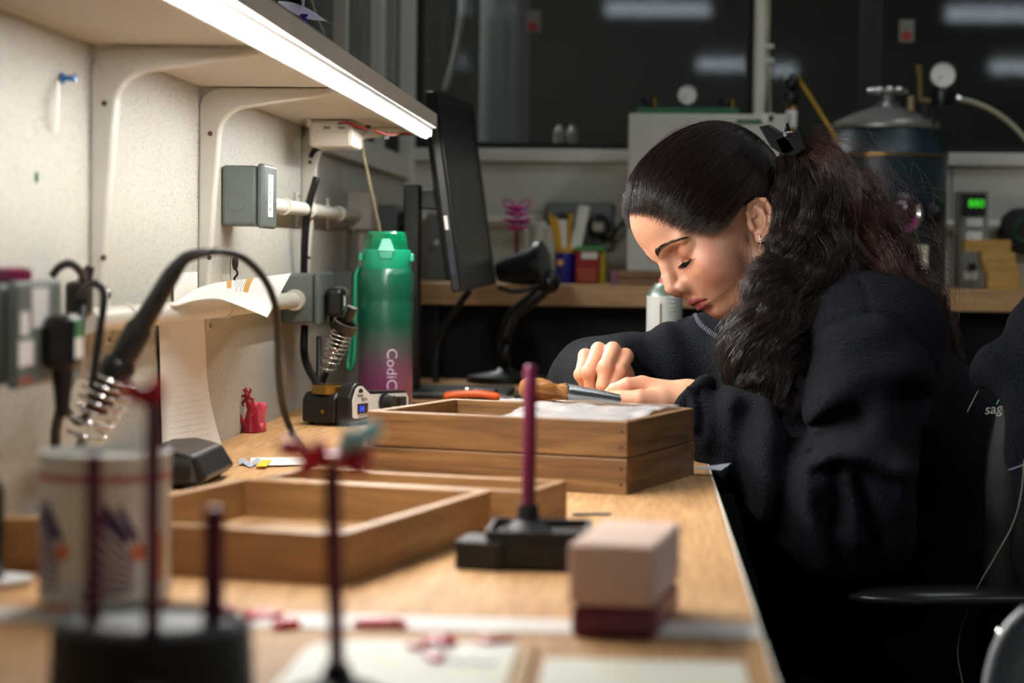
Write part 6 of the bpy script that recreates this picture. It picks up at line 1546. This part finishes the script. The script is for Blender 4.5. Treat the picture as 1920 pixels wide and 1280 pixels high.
port(1690, 400, 0.036, 'sight_port', mat('plum_glass', (60, 22, 44), 0.08, coat=0.8), M_chrome)
port(1752, 398, 0.022, 'blank_port', M_black, M_darkgrey)
dx = at(1690, 400, Yd - RD)[0]
obj('magenta_ring', G().tube([(dx + 0.030 * math.cos(a), Yd - RD - 0.012, at(1690, 402, Yd - RD)[2] + 0.030 * math.sin(a)) for a in np.linspace(math.radians(195), math.radians(345), 24)], 0.0042, 8), mat('magenta_plastic', (190, 60, 160), 0.25), r, smooth='all')
# gauge on the vessel
r, c = dial(1768, 141, 4.30, 0.0245, 'large round white pressure gauge above the blue vessel')
obj('valve_body', G().lathe([(0.022, -0.062), (0.026, -0.050), (0.027, -0.030), (0.018, -0.024)], c + np.array([0.004, 0.012, 0]), seg=20), M_black, r, smooth=True)
for (a, b, rr, m) in (((1728, 190), (1775, 190), 0.008, mat('aged_brass', (112, 94, 60), 0.5, 0.7)), ((1725, 130), (1726, 190), 0.006, mat('aged_brass', (112, 94, 60), 0.5, 0.7)), ((1733, 190), (1738, 250), 0.006, M_darkgrey), ((1708, 180), (1708, 208), 0.0075, mat('pale_brass', (150, 130, 100), 0.4, 0.4)), ((1722, 122), (1724, 136), 0.0085, mat('aged_brass', (112, 94, 60), 0.5, 0.7)), ((1750, 190), (1746, 262), 0.005, M_darkgrey)):
    obj('pipe_fitting', G().cyl(at(*a, 4.315), at(*b, 4.315), rr, 12), m, r, smooth=True)
obj('pressure_hose', G().tube(spline([at(1796, 186, 4.31), at(1825, 192, 4.31), at(1862, 208, 4.30), at(1900, 236, 4.29), at(1935, 275, 4.28)], 24), 0.0052, 10), mat('beige_hose', (150, 146, 122), 0.5), r, smooth='all')
obj('hose_nut', G().cyl(at(1786, 184, 4.31), at(1800, 187, 4.31), 0.0085, 6), M_steel, r)
# controller with green digits
Yk = 4.40; x0, x1 = B(1798, Yk), B(1851, Yk); zt_ = Zp(1820, 357, Yk)
r = thing('temperature_controller', 'tall grey controller with glowing green digits beside the vessel', 'controller', ((x0 + x1) / 2, Yk + 0.04, CZ))
obj('case', G().bb(x0, x1, Yk, Yk + 0.09, CZ, zt_), mat('controller_grey', (128, 128, 122), 0.5), r, bevel=0.002)
def face(nm, a, b, m, d=0.001):
    A_ = at(a[0], a[1], Yk); B_ = at(b[0], b[1], Yk); return obj(nm, G().bb(A_[0], B_[0], Yk - d, Yk - 0.0002, B_[2], A_[2]), m, r)
face('display', (1803, 362), (1848, 406), M_gasket)
text_mesh('digits', '880', 0.022, mat('green_digits', (60, 230, 40), 0.4, emit=(60, 230, 40), estr=0.9), r, at(1831, 382, Yk - 0.0015), np.array([[1.0, 0, 0], [0, 0, -1], [0, 1, 0]]))
face('white_label', (1812, 409), (1842, 424), M_sticker); face('white_label', (1812, 434), (1841, 450), M_sticker); face('white_label', (1807, 509), (1833, 524), M_sticker)
obj('knob', G().lathe([(0.008, 0), (0.007, 0.012)], at(1822, 500, Yk - 0.0005), (0, -1, 0), 14), M_black, r)
# stack of small yellow wood blocks
M_yb = wood_mat('yellow_wood', (188, 148, 74), (202, 164, 92), (160, 120, 52), scale=2.0, rough=0.5, along='X', bump=0.1)
zb = CZ
for k, (a, b, h) in enumerate(((1852, 1914, 31), (1845, 1908, 17), (1840, 1903, 20), (1808, 1894, 22))):
    x0, x1 = B(a, 4.28), B(b, 4.28); hh = h / (4000 / 4.28)
    o = local_mesh('wood_block', G().box((0, 0, 0), (x1 - x0, 0.05, hh)), M_yb, None, ((x0 + x1) / 2, 4.30, zb + hh / 2 + 0.0003), np.eye(3), bevel=0.001)
    tag(o, ['thick bottom block of the yellow wood stack', 'second block from the bottom of the yellow wood stack', 'third block from the bottom of the yellow wood stack', 'top block of the yellow wood stack jutting left'][k], 'wood block', 'yellow wood blocks on the counter'); zb += hh + 0.0004
# card leaning on the vessel
a = at(1711, 459, 4.235); b = at(1739, 525, 4.235)
tag(obj('card', G().bb(a[0], b[0], 4.234, 4.2355, CZ + 0.0003, a[2]), mat('cream_card', (206, 202, 180), 0.7)), 'upright cream card in front of the blue vessel', 'card')
# right edge round thing, conduit and plugs on the back wall
c = at(1928, 432, 4.55); r = thing('wall_plug', 'round black plug with green ring at the right edge', 'plug', c)
obj('body', G().lathe([(0.050, 0), (0.050, 0.02), (0.040, 0.034), (0.012, 0.036)], c + np.array([0, 0.09, 0]), (0, -1, 0), 28), M_darkgrey, r, smooth=True)
obj('green_ring', G().tube([c + np.array([0.022 * math.cos(a), 0.052, 0.022 * math.sin(a)]) for a in np.linspace(0, 2 * math.pi, 24, endpoint=False)], 0.0025, 6, closed=True), mat('label_green', (60, 150, 90), 0.5), r)
zc = Zp(950, 412, BACKY - 0.02)
r = thing('back_conduit', 'white conduit running along the back wall behind the vessel', 'conduit', (0.3, BACKY - 0.02, zc))
obj('pipe', G().cyl((WALLX + 0.03, BACKY - 0.018, zc), (B(1020, BACKY) - 0.002, BACKY - 0.018, zc), 0.010, 16), M_pvc, r, smooth=True)
obj('pipe', G().cyl((B(1152, BACKY), BACKY - 0.018, zc), (2.2, BACKY - 0.018, zc), 0.010, 16), M_pvc, r, smooth=True)
for x in (-0.4, 0.35, 0.62, 0.9, 1.3): obj('saddle_clip', G().bb(x - 0.006, x + 0.006, BACKY - 0.030, BACKY - 0.0005, zc - 0.02, zc + 0.02), M_pvc, r, bevel=0.002)
# twin socket on the back wall
x0, x1 = B(1023, BACKY), B(1150, BACKY); z1 = Zp(1090, 380, BACKY); z0 = Zp(1090, 470, BACKY)
r = thing('wall_socket', 'grey double socket on the back wall behind the pencils', 'socket box', ((x0 + x1) / 2, BACKY, z0))
obj('box_body', G().bb(x0, x1, BACKY - 0.045, BACKY - 0.0005, z0, z1), M_box, r, bevel=0.006)
obj('face_plate', G().bb(x0 + 0.004, x1 - 0.004, BACKY - 0.049, BACKY - 0.0455, z0 + 0.004, z1 - 0.004), M_box, r, bevel=0.002)
for px, py in ((1122, 425), (1055, 422)):
    c = at(px, py, BACKY - 0.05)
    p = thing('mains_plug', 'black plug with white label in the right half of the back socket' if px > 1100 else 'black plug in the left half of the back socket', 'plug', c)
    obj('plug_body', G().lathe([(0.024, 0), (0.026, 0.012), (0.018, 0.03)], c, (0, -1, 0), 20), M_black, p, smooth=True)
    if px > 1100: obj('white_label', G().box(c + np.array([0, -0.0305, 0.0]), (0.022, 0.001, 0.018)), M_sticker, p)
tag(obj('plug_lead', G().tube(spline([at(1128, 450, BACKY - 0.07), at(1145, 445, BACKY - 0.09), at(1165, 420, BACKY - 0.09), at(1185, 395, BACKY - 0.02)], 16), 0.005, 8), M_rubber, smooth='all'), 'black lead rising right of the back double socket', 'cable')
# pen pot
Yp = 4.33
def pot(px, w_, pya, label, m, nm='pen_pot', rim=None):
    c = at(px, 533, Yp); rr = w_ / 2 / (4000 / Yp); h = Zp(px, pya, Yp) - CZ
    r = thing(nm, label, 'pot', (c[0], Yp, CZ)); C_ = np.array([c[0], Yp, CZ])
    obj('pot', G().lathe([(rr * .96, 0.0003), (rr, 0.002), (rr, h), (rr * .9, h), (rr * .88, 0.006), (rr * .01, 0.006)], C_, seg=24), m, r, smooth=True)
    if rim: obj('rim', G().lathe([(rr * 1.04, h - 0.008), (rr * 1.06, h - 0.006), (rr * 1.06, h + 0.001), (rr * .9, h + 0.001)], C_, seg=24), rim, r, smooth=True)
    return r, C_, rr, h
M_bluepot = mat('blue_tin', (26, 30, 140), 0.4); M_yel = mat('pencil_yellow', (206, 158, 20), 0.45); M_redtin = mat('red_tin', (150, 14, 16), 0.6)
r, C_, rr, h = pot(1060, 40, 466, 'blue pen pot with a yellow rim on the back counter', M_bluepot, rim=M_yel)
obj('yellow_print', G().box(C_ + np.array([-0.010, -rr, h * .6]), (0.012, 0.002, 0.012)), M_yel, r)
for i, (a, b, m, nm, lb) in enumerate((((1046, 462), (1030, 398), M_yel, 'pencil', 'leftmost yellow pencil leaning left in the blue pot'), ((1050, 460), (1041, 405), M_yel, 'pencil', 'second yellow pencil leaning left in the blue pot'), ((1066, 460), (1071, 392), M_yel, 'pencil', 'upright yellow pencil in the blue pot'), ((1056, 460), (1054, 412), M_sticker, 'white_tube', 'short white tube standing among the pencils'))):
    A_ = at(*a, Yp + 0.004 * (i - 1)); B_ = at(*b, Yp + 0.004 * (i - 1)); d_ = A_ - B_; d_ = A_ + d_ / np.linalg.norm(d_) * 0.04
    g = thing(nm, lb, 'pencil' if nm == 'pencil' else 'tube', d_)
    obj('shaft', G().tube([d_, B_ + (A_ - B_) * 0.12], 0.0045 if nm == 'pencil' else 0.010, 8), m, g)
    obj('tip', G().tube([B_ + (A_ - B_) * 0.12, B_], [0.0042 if nm == 'pencil' else 0.010, 0.001 if nm == 'pencil' else 0.009], 8), M_black if nm == 'pencil' and i == 2 else m, g)
A_ = at(1075, 464, Yp + 0.02); B_ = at(1096, 386, Yp + 0.03)
rr_ = thing('paper_roll', 'white rolled paper leaning in front of the back socket', 'paper roll', A_)
obj('roll', G().tube([A_ - np.array([0.008, 0, 0.07]), B_], 0.0115, 16), M_paper, rr_, smooth=True)
obj('inner_turn', G().tube([B_ - np.array([0.0, 0, 0.002]), B_ + (B_ - A_) * 0.01], 0.008, 12), M_fascia, rr_)
# red tin with green lid and yellow tin
x0, x1 = B(1079, 4.30), B(1122, 4.30); h = Zp(1100, 470, 4.30)
r = thing('red_box', 'red box with pale label and green lid on the counter', 'box', ((x0 + x1) / 2, 4.32, CZ))
obj('box', G().bb(x0, x1, 4.30, 4.36, CZ + 0.0003, h), M_redtin, r, bevel=0.002)
obj('lid', G().bb(x0 - 0.001, B(1134, 4.30), 4.298, 4.362, h + 0.0003, h + 0.009), mat('bright_green', (40, 140, 40), 0.4), r, bevel=0.002)
obj('label', G().bb(x0 + 0.012, x1 - 0.002, 4.2990, 4.2998, h - 0.016, h - 0.003), M_sticker, r)
for k in range(3): obj('gold_line', G().bb(x0 + 0.004, x1 - 0.004, 4.2990, 4.2998, CZ + 0.008 + 0.009 * k, CZ + 0.011 + 0.009 * k), mat('gold_print', (190, 110, 40), 0.5), r)
r, *_ = pot(1128, 15, 473, 'narrow yellow tin beside the red box', mat('yellow_tin', (196, 170, 30), 0.4), 'yellow_tin')
# magenta wax flower
Yf = 4.25; c = at(968, 470, Yf)
r = thing('wax_flower', 'magenta wire like wax flower on a dark stem', 'wax flower', (c[0], Yf, CZ))
obj('stem', G().tube([(c[0], Yf, CZ + 0.001), at(969, 432, Yf)], [0.0045, 0.0035], 10), M_maroon, r, smooth=True)
obj('foot', G().lathe([(0.018, 0), (0.018, 0.006), (0.006, 0.010)], (c[0], Yf, CZ), seg=18), M_rubber, r, smooth=True)
rs = np.random.RandomState(2)
for (py, rad, n) in ((432, 0.022, 9), (420, 0.027, 9), (406, 0.024, 8), (394, 0.020, 7)):
    for k in range(n):
        a = 2 * math.pi * k / n + rs.rand(); C_ = at(969, py, Yf); d_ = np.array([math.cos(a), math.sin(a), 0.35]); s_ = np.array([-math.sin(a), math.cos(a), 0])
        lp = [C_, C_ + d_ * rad * .6 + s_ * rad * .35, C_ + d_ * rad * 1.05, C_ + d_ * rad * .6 - s_ * rad * .35, C_]
        obj('petal_loop', G().tube(spline(lp, 14), 0.0022, 6), M_magenta, r, smooth='all')
for s_ in (-1, 1):
    C_ = at(969, 396, Yf); lp = [C_, C_ + np.array([0.010 * s_, 0, 0.020]), C_ + np.array([0.026 * s_, 0, 0.021]), C_ + np.array([0.022 * s_, 0, 0.008]), C_]
    obj('ear_loop', G().tube(spline(lp, 18), 0.0022, 6), M_magenta, r, smooth='all')
# pale cups behind
for px, py, w_, lb in ((1008, 418, 30, 'tall pale plastic cup left of the blue pot'), (1028, 425, 26, 'pale plastic cup right behind the pencils'), (985, 430, 14, 'slim white tube right of the magenta flower')):
    Yq = 4.45; c = at(px, 530, Yq); rr = w_ / 2 / (4000 / Yq); h = Zp(px, py, Yq) - CZ
    r = thing('plastic_cup', lb, 'cup', (c[0], Yq, CZ))
    obj('cup', G().lathe([(rr * .8, 0.0003), (rr, h), (rr * .92, h), (rr * .72, 0.004), (rr * .01, 0.004)], (c[0], Yq, CZ), seg=20), mat('milky_plastic', (196, 196, 188), 0.4), r, smooth=True)
    obj('cup_lip', G().lathe([(rr * 1.0, h - 0.002), (rr * 1.07, h), (rr * 1.0, h + 0.002)], (c[0], Yq, CZ), seg=20, cap=False), M_sticker, r, smooth=True)
# little wooden crate with pink ends
x0, x1 = B(1146, 4.17), B(1242, 4.17); hh = Zp(1200, 507, 4.17) - CZ
r = thing('small_crate', 'small shaded wooden crate with a plum end near her forehead', 'crate', ((x0 + x1) / 2, 4.21, CZ))
obj('front_board', G().bb(x0 + 0.012, x1, 4.17, 4.178, CZ + 0.0003, CZ + hh * .46), M_tray, r, bevel=0.001); obj('front_board', G().bb(x0 + 0.012, x1, 4.17, 4.178, CZ + hh * .54, CZ + hh), M_tray, r, bevel=0.001)
obj('back_board', G().bb(x0 + 0.012, x1, 4.247, 4.255, CZ + 0.0003, CZ + hh), M_tray, r, bevel=0.001)
obj('end_board', G().bb(x1 - 0.01, x1, 4.1785, 4.2465, CZ + 0.0003, CZ + hh), M_tray, r)
obj('plum_end', G().bb(x0, x0 + 0.0118, 4.17, 4.255, CZ + 0.0003, CZ + hh), mat('plum_plastic', (120, 40, 92), 0.4), r, bevel=0.001)
obj('base_board', G().bb(x0 + 0.012, x1 - 0.0105, 4.1785, 4.2465, CZ + 0.001, CZ + 0.004), M_tray, r)
# tool clutter by the lamp and grey distribution box
r = thing('hand_tool', 'small tool with orange grip behind the lamp', 'tool', at(985, 518, 4.3))
obj('grip', G().tube(spline([at(970, 516, 4.3), at(982, 513, 4.3), at(998, 511, 4.3)], 10), 0.006, 8), mat('orange_grip', (206, 140, 40), 0.5), r, smooth='all')
obj('jaw', G().tube([at(968, 517, 4.3), at(948, 524, 4.3)], [0.004, 0.003], 8), M_steel, r)
a = at(800, 400, BACKY - 0.05); b = at(842, 530, BACKY - 0.05)
r = thing('isolator_box', 'grey metal box on the back wall left of the monitor', 'box', (a[0], BACKY, CZ))
obj('case', G().bb(a[0], b[0] + 0.04, BACKY - 0.05, BACKY - 0.0005, CZ + 0.0004, a[2]), mat('box_metal', (120, 122, 116), 0.5, 0.3), r, bevel=0.003)
obj('lock', G().lathe([(0.008, 0), (0.008, 0.006), (0.005, 0.008)], at(816, 458, BACKY - 0.0505), (0, -1, 0), 14), M_steel, r)
c = at(735, 415, 4.3); r = thing('wall_outlet', 'grey outlet on the left wall near the corner', 'socket box', (WALLX, c[1], c[2]))
obj('case', G().bb(WALLX + 0.0005, WALLX + 0.045, 4.10, 4.24, c[2] - 0.06, c[2] + 0.03), M_box, r, bevel=0.004)
obj('round_plug', G().lathe([(0.022, 0), (0.022, 0.02), (0.012, 0.03)], (WALLX + 0.046, 4.15, c[2] - 0.005), (1, 0, 0), 18), M_black, r, smooth=True)

# spray can on the bench beyond her
C_ = np.array([at(1246, 560, 3.22)[0], 3.22, 0.0]); rr = 0.0268; zs = at(1246, 556, 3.22)[2]
r = thing('spray_can', 'white aerosol can standing behind her forearm', 'spray can', C_)
obj('can', G().lathe([(rr * .95, 0), (rr, 0.003), (rr, zs - 0.004), (rr * 1.02, zs - 0.002), (rr * 1.02, zs + 0.001)], C_, seg=32), mat('aerosol_white', (186, 192, 190), 0.35, metal=0.2), r, smooth=True)
obj('shoulder', G().lathe([(rr * 1.0, zs + 0.001), (rr * .86, zs + 0.010), (rr * .62, zs + 0.016), (rr * .6, zs + 0.020), (rr * .3, zs + 0.020)], C_, seg=32), mat('aerosol_metal', (120, 132, 122), 0.35, 0.6), r, smooth=True)
obj('nozzle_base', G().lathe([(0.0085, zs + 0.020), (0.008, zs + 0.028), (0.006, zs + 0.029)], C_, seg=16), mat('nozzle_pink', (176, 92, 104), 0.4), r, smooth=True)
obj('nozzle', G().lathe([(0.0055, zs + 0.029), (0.005, zs + 0.036)], C_, seg=14), M_sticker, r, smooth=True)
obj('label_line', G().box(C_ + np.array([-0.006, -rr - 0.0002, zs * 0.5]), (0.0018, 0.0012, zs - 0.02)), mat('can_green', (40, 62, 56), 0.5), r)
for k in range(22):
    for sx_ in (-0.016, 0.006):
        an = sx_ / rr; obj('print_line', G().box(C_ + np.array([sx_ + 0.004, -math.sqrt(rr * rr - (abs(sx_) + .004) ** 2) - 0.0012, 0.05 + k * 0.006]), (0.010, 0.002, 0.0012)), mat('can_print', (150, 156, 154), 0.5), r)

# ceiling lamp over the back counter (above the frame)
r = thing('ceiling_lamp', 'fluorescent ceiling lamp above the back counter out of view', 'lamp', (0.7, 3.75, 2.02), group='ceiling strip lights')
obj('housing', G().bb(0.05, 1.35, 3.66, 3.84, 2.03, 2.08), M_white, r)
obj('diffuser', G().bb(0.06, 1.34, 3.68, 3.82, 2.0, 2.029), mat('lamp_over_counter', (240, 245, 250), 0.5, emit=(232, 240, 245), estr=CEIL_STRENGTH), r)

r = thing('ceiling_lamp', 'fluorescent ceiling lamp over the aisle behind the woman', 'lamp', (1.6, 2.1, 2.02), group='ceiling strip lights')
obj('housing', G().bb(1.50, 1.70, 1.10, 3.00, 2.03, 2.08), M_white, r)
obj('diffuser', G().bb(1.52, 1.68, 1.12, 2.98, 2.0, 2.029), mat('lamp_aisle', (240, 245, 250), 0.5, emit=(238, 243, 245), estr=NEAR_STRENGTH), r)
# ================================================================== chairs, jacket, cord
r = thing('office_chair', 'black office chair she sits on, stitched lettering on its back', 'chair', (0.34, 2.70, FLOORZ))
obj('seat', G().bb(0.10, 0.58, 2.46, 2.94, -0.545, -0.475), M_rubber, r, bevel=0.02, seg=3)
pts_ = []
obj('gas_column', G().lathe([(0.03, 0.10), (0.03, 0.205)], (0.34, 2.70, FLOORZ), seg=18), M_black, r, smooth=True)
for k in range(5):
    a = k * 2 * math.pi / 5 + 0.3; e_ = (0.34 + 0.28 * math.cos(a), 2.70 + 0.28 * math.sin(a), FLOORZ + 0.06)
    obj('base_leg', G().tube([(0.34, 2.70, FLOORZ + 0.10), e_], [0.025, 0.016], 10), M_black, r, smooth=True)
    obj('castor', G().sphere((e_[0], e_[1], FLOORZ + 0.026), (0.026, 0.02, 0.026), 12, 8), M_rubber, r, smooth='all')
a0 = at(1592, 1118, 2.37); a1 = at(1960, 1116, 2.40)
g = G(); n = 16; V = []; 
for i in range(n):
    t_ = i / (n - 1); c = a0 * (1 - t_) + a1 * t_; w_ = 0.040 * min(1, math.sqrt(t_ * 3 + 0.02)); h_ = 0.0105 * min(1, math.sqrt(t_ * 6 + .08))
    for k in range(12):
        an = 2 * math.pi * k / 12; V.append(c + np.array([0, w_ * math.cos(an), h_ * math.sin(an) * (1.0 if math.sin(an) < 0 else 1.0)]))
fs = [(i * 12 + k, i * 12 + (k + 1) % 12, (i + 1) * 12 + (k + 1) % 12, (i + 1) * 12 + k) for i in range(n - 1) for k in range(12)] + [tuple(range(12))[::-1], tuple((n - 1) * 12 + k for k in range(12))]
g.add(V, fs); obj('armrest', g, mat('armrest_plastic', (30, 30, 31), 0.3), r, smooth='all')
obj('armrest_post', G().tube(spline([a1 + np.array([-0.03, 0, -0.008]), a1 + np.array([-0.03, 0.04, -0.15]), (0.45, 2.55, -0.50)], 12), 0.016, 10), M_black, r, smooth='all')
# lettered black backrest of the same chair, turned towards the camera
lx = at(1835, 800, 2.44)[0]
gr = []
for u in np.linspace(0, 1, 16):
    row = []
    for v in np.linspace(0, 1, 12):
        rnd = 0.03 * (1 - math.sqrt(max(0, 1 - max(0, u * 1.0 - 0.75) ** 2 * 16)))
        x = lx + 0.012 + rnd + (0.40 - 2 * rnd) * v; row.append((x, 2.44 + 0.10 * (v) + 0.025 * (2 * v - 1) ** 2, -0.46 + (at(1850, 722, 2.44)[2] + 0.46) * u))
    gr.append(row)
obj('backrest', G().sheet(gr, 0.022), M_gasket, r, smooth='all')
text_mesh('lettering', 'sage', 0.0165, mat('white_thread', (206, 208, 206), 0.6), r, at(1868, 766, 2.436), np.array([[0.97, 0.0, 0.0], [0.24, 0, -1], [0.0, 1, 0]]), 0.0003, 0.25)
obj('green_stitch', G().tube(spline([at(1869, 758, 2.432), at(1874, 749, 2.432), at(1880, 744, 2.432)], 8), 0.0009, 5), mat('green_thread', (30, 150, 100), 0.6), r)
obj('spine', G().tube(spline([(0.40, 2.66, -0.52), (0.58, 2.58, -0.50), (0.60, 2.56, -0.2)], 12), 0.02, 10), M_black, r, smooth='all')
def jk(P):
    d = chain(P, [at(2000, 590, 2.46), at(1972, 650, 2.45), at(1960, 710, 2.43)], [.050, .050, .046], .03)
    d = smin(d, chain(P, [at(1950, 690, 2.43), at(1890, 684, 2.43), at(1842, 702, 2.44)], [.036, .028, .015], .02), .025)
    d = smin(d, chain(P, [at(1960, 700, 2.42), at(1938, 790, 2.40), at(1922, 852, 2.40)], [.036, .028, .020], .02), .02)
    d = smin(d, chain(P, [at(1960, 700, 2.42), at(1990, 860, 2.41), at(1985, 1050, 2.40)], [.05, .05, .05], .02), .02)
    d = d + 0.004 * np.sin(P[0] * 90 + P[2] * 40) * np.sin(P[2] * 33)
    return smax(d, -(P[1] - 2.30) , .01)
lo_ = np.array([at(1800, 600, 2.43)[0], 2.32, -0.14]); hi_ = np.array([at(2080, 600, 2.43)[0], 2.58, 0.24])
Vj, Qj = nets(jk, lo_, hi_, 0.005)
jo = np_mesh('jacket', Vj, Qj, M_fleece); tag(jo, 'dark navy fleece jacket hung over the chair back at right', 'jacket')
for k in range(7):
    t_ = k / 6.0; q = at(1894 + 28 * t_, 880 - 10 * t_, 2.372); obj('hem_stitch', G().box(q, (0.0036, 0.001, 0.001)), mat('pale_thread', (150, 158, 176), 0.6), jo)
M_cord = mat('cord_khaki', (120, 114, 96), 0.7)
wire([(1921, 862, 2.33), (1914, 930, 2.33), (1898, 985, 2.335), (1868, 1040, 2.34), (1838, 1092, 2.36), (1822, 1125, 2.42), (1808, 1160, 2.42), (1799, 1190, 2.42), (1796, 1230, 2.42), (1806, 1285, 2.42)], 0.0008, M_cord, 'thin_cord', 'thin pale cord hanging past the chair armrest', 'cord', 60)
wire([(1834, 733, 2.425), (1826, 748, 2.428), (1814, 772, 2.43)], 0.0008, M_cord, 'thin_cord', 'short bit of pale cord left of the chair lettering', 'cord', 12)
# pale grey chair corner, bottom right
Yg = 1.62
r = thing('grey_chair', 'pale grey mesh chair back cut by the bottom right corner', 'chair', (at(1960, 1250, Yg)[0], Yg, FLOORZ))
pl_ = [at(1925, 1142, Yg), at(1896, 1170, Yg), at(1874, 1205, Yg), at(1860, 1245, Yg), at(1850, 1300, Yg), at(1846, 1400, Yg), at(2150, 1400, Yg), at(2150, 1110, Yg), at(1990, 1112, Yg)]
obj('mesh_back', G().prism(pl_, (0.03, 0.03, 0.0)), mat('grey_mesh', (150, 156, 160), 0.6, bump=0.4, bscale=900), r, bevel=0.006, seg=3)
obj('frame_rim', G().tube(spline(pl_[:6], 24), 0.004, 8), mat('rim_grey', (170, 172, 174), 0.4), r, smooth='all')
cx0 = at(1990, 1300, Yg)
obj('support', G().tube([cx0 + np.array([0.04, 0.04, -0.05]), (cx0[0] + 0.04, Yg + 0.1, FLOORZ + 0.05)], 0.02, 12), M_black, r)
obj('foot_ring', G().lathe([(0.2, 0), (0.2, 0.02), (0.03, 0.05)], (cx0[0] + 0.04, Yg + 0.1, FLOORZ), seg=24), M_black, r, smooth=True)
obj('chrome_bolt', G().sphere(at(1880, 1188, Yg + 0.02), 0.0055, 14, 10), M_chrome, r, smooth='all')
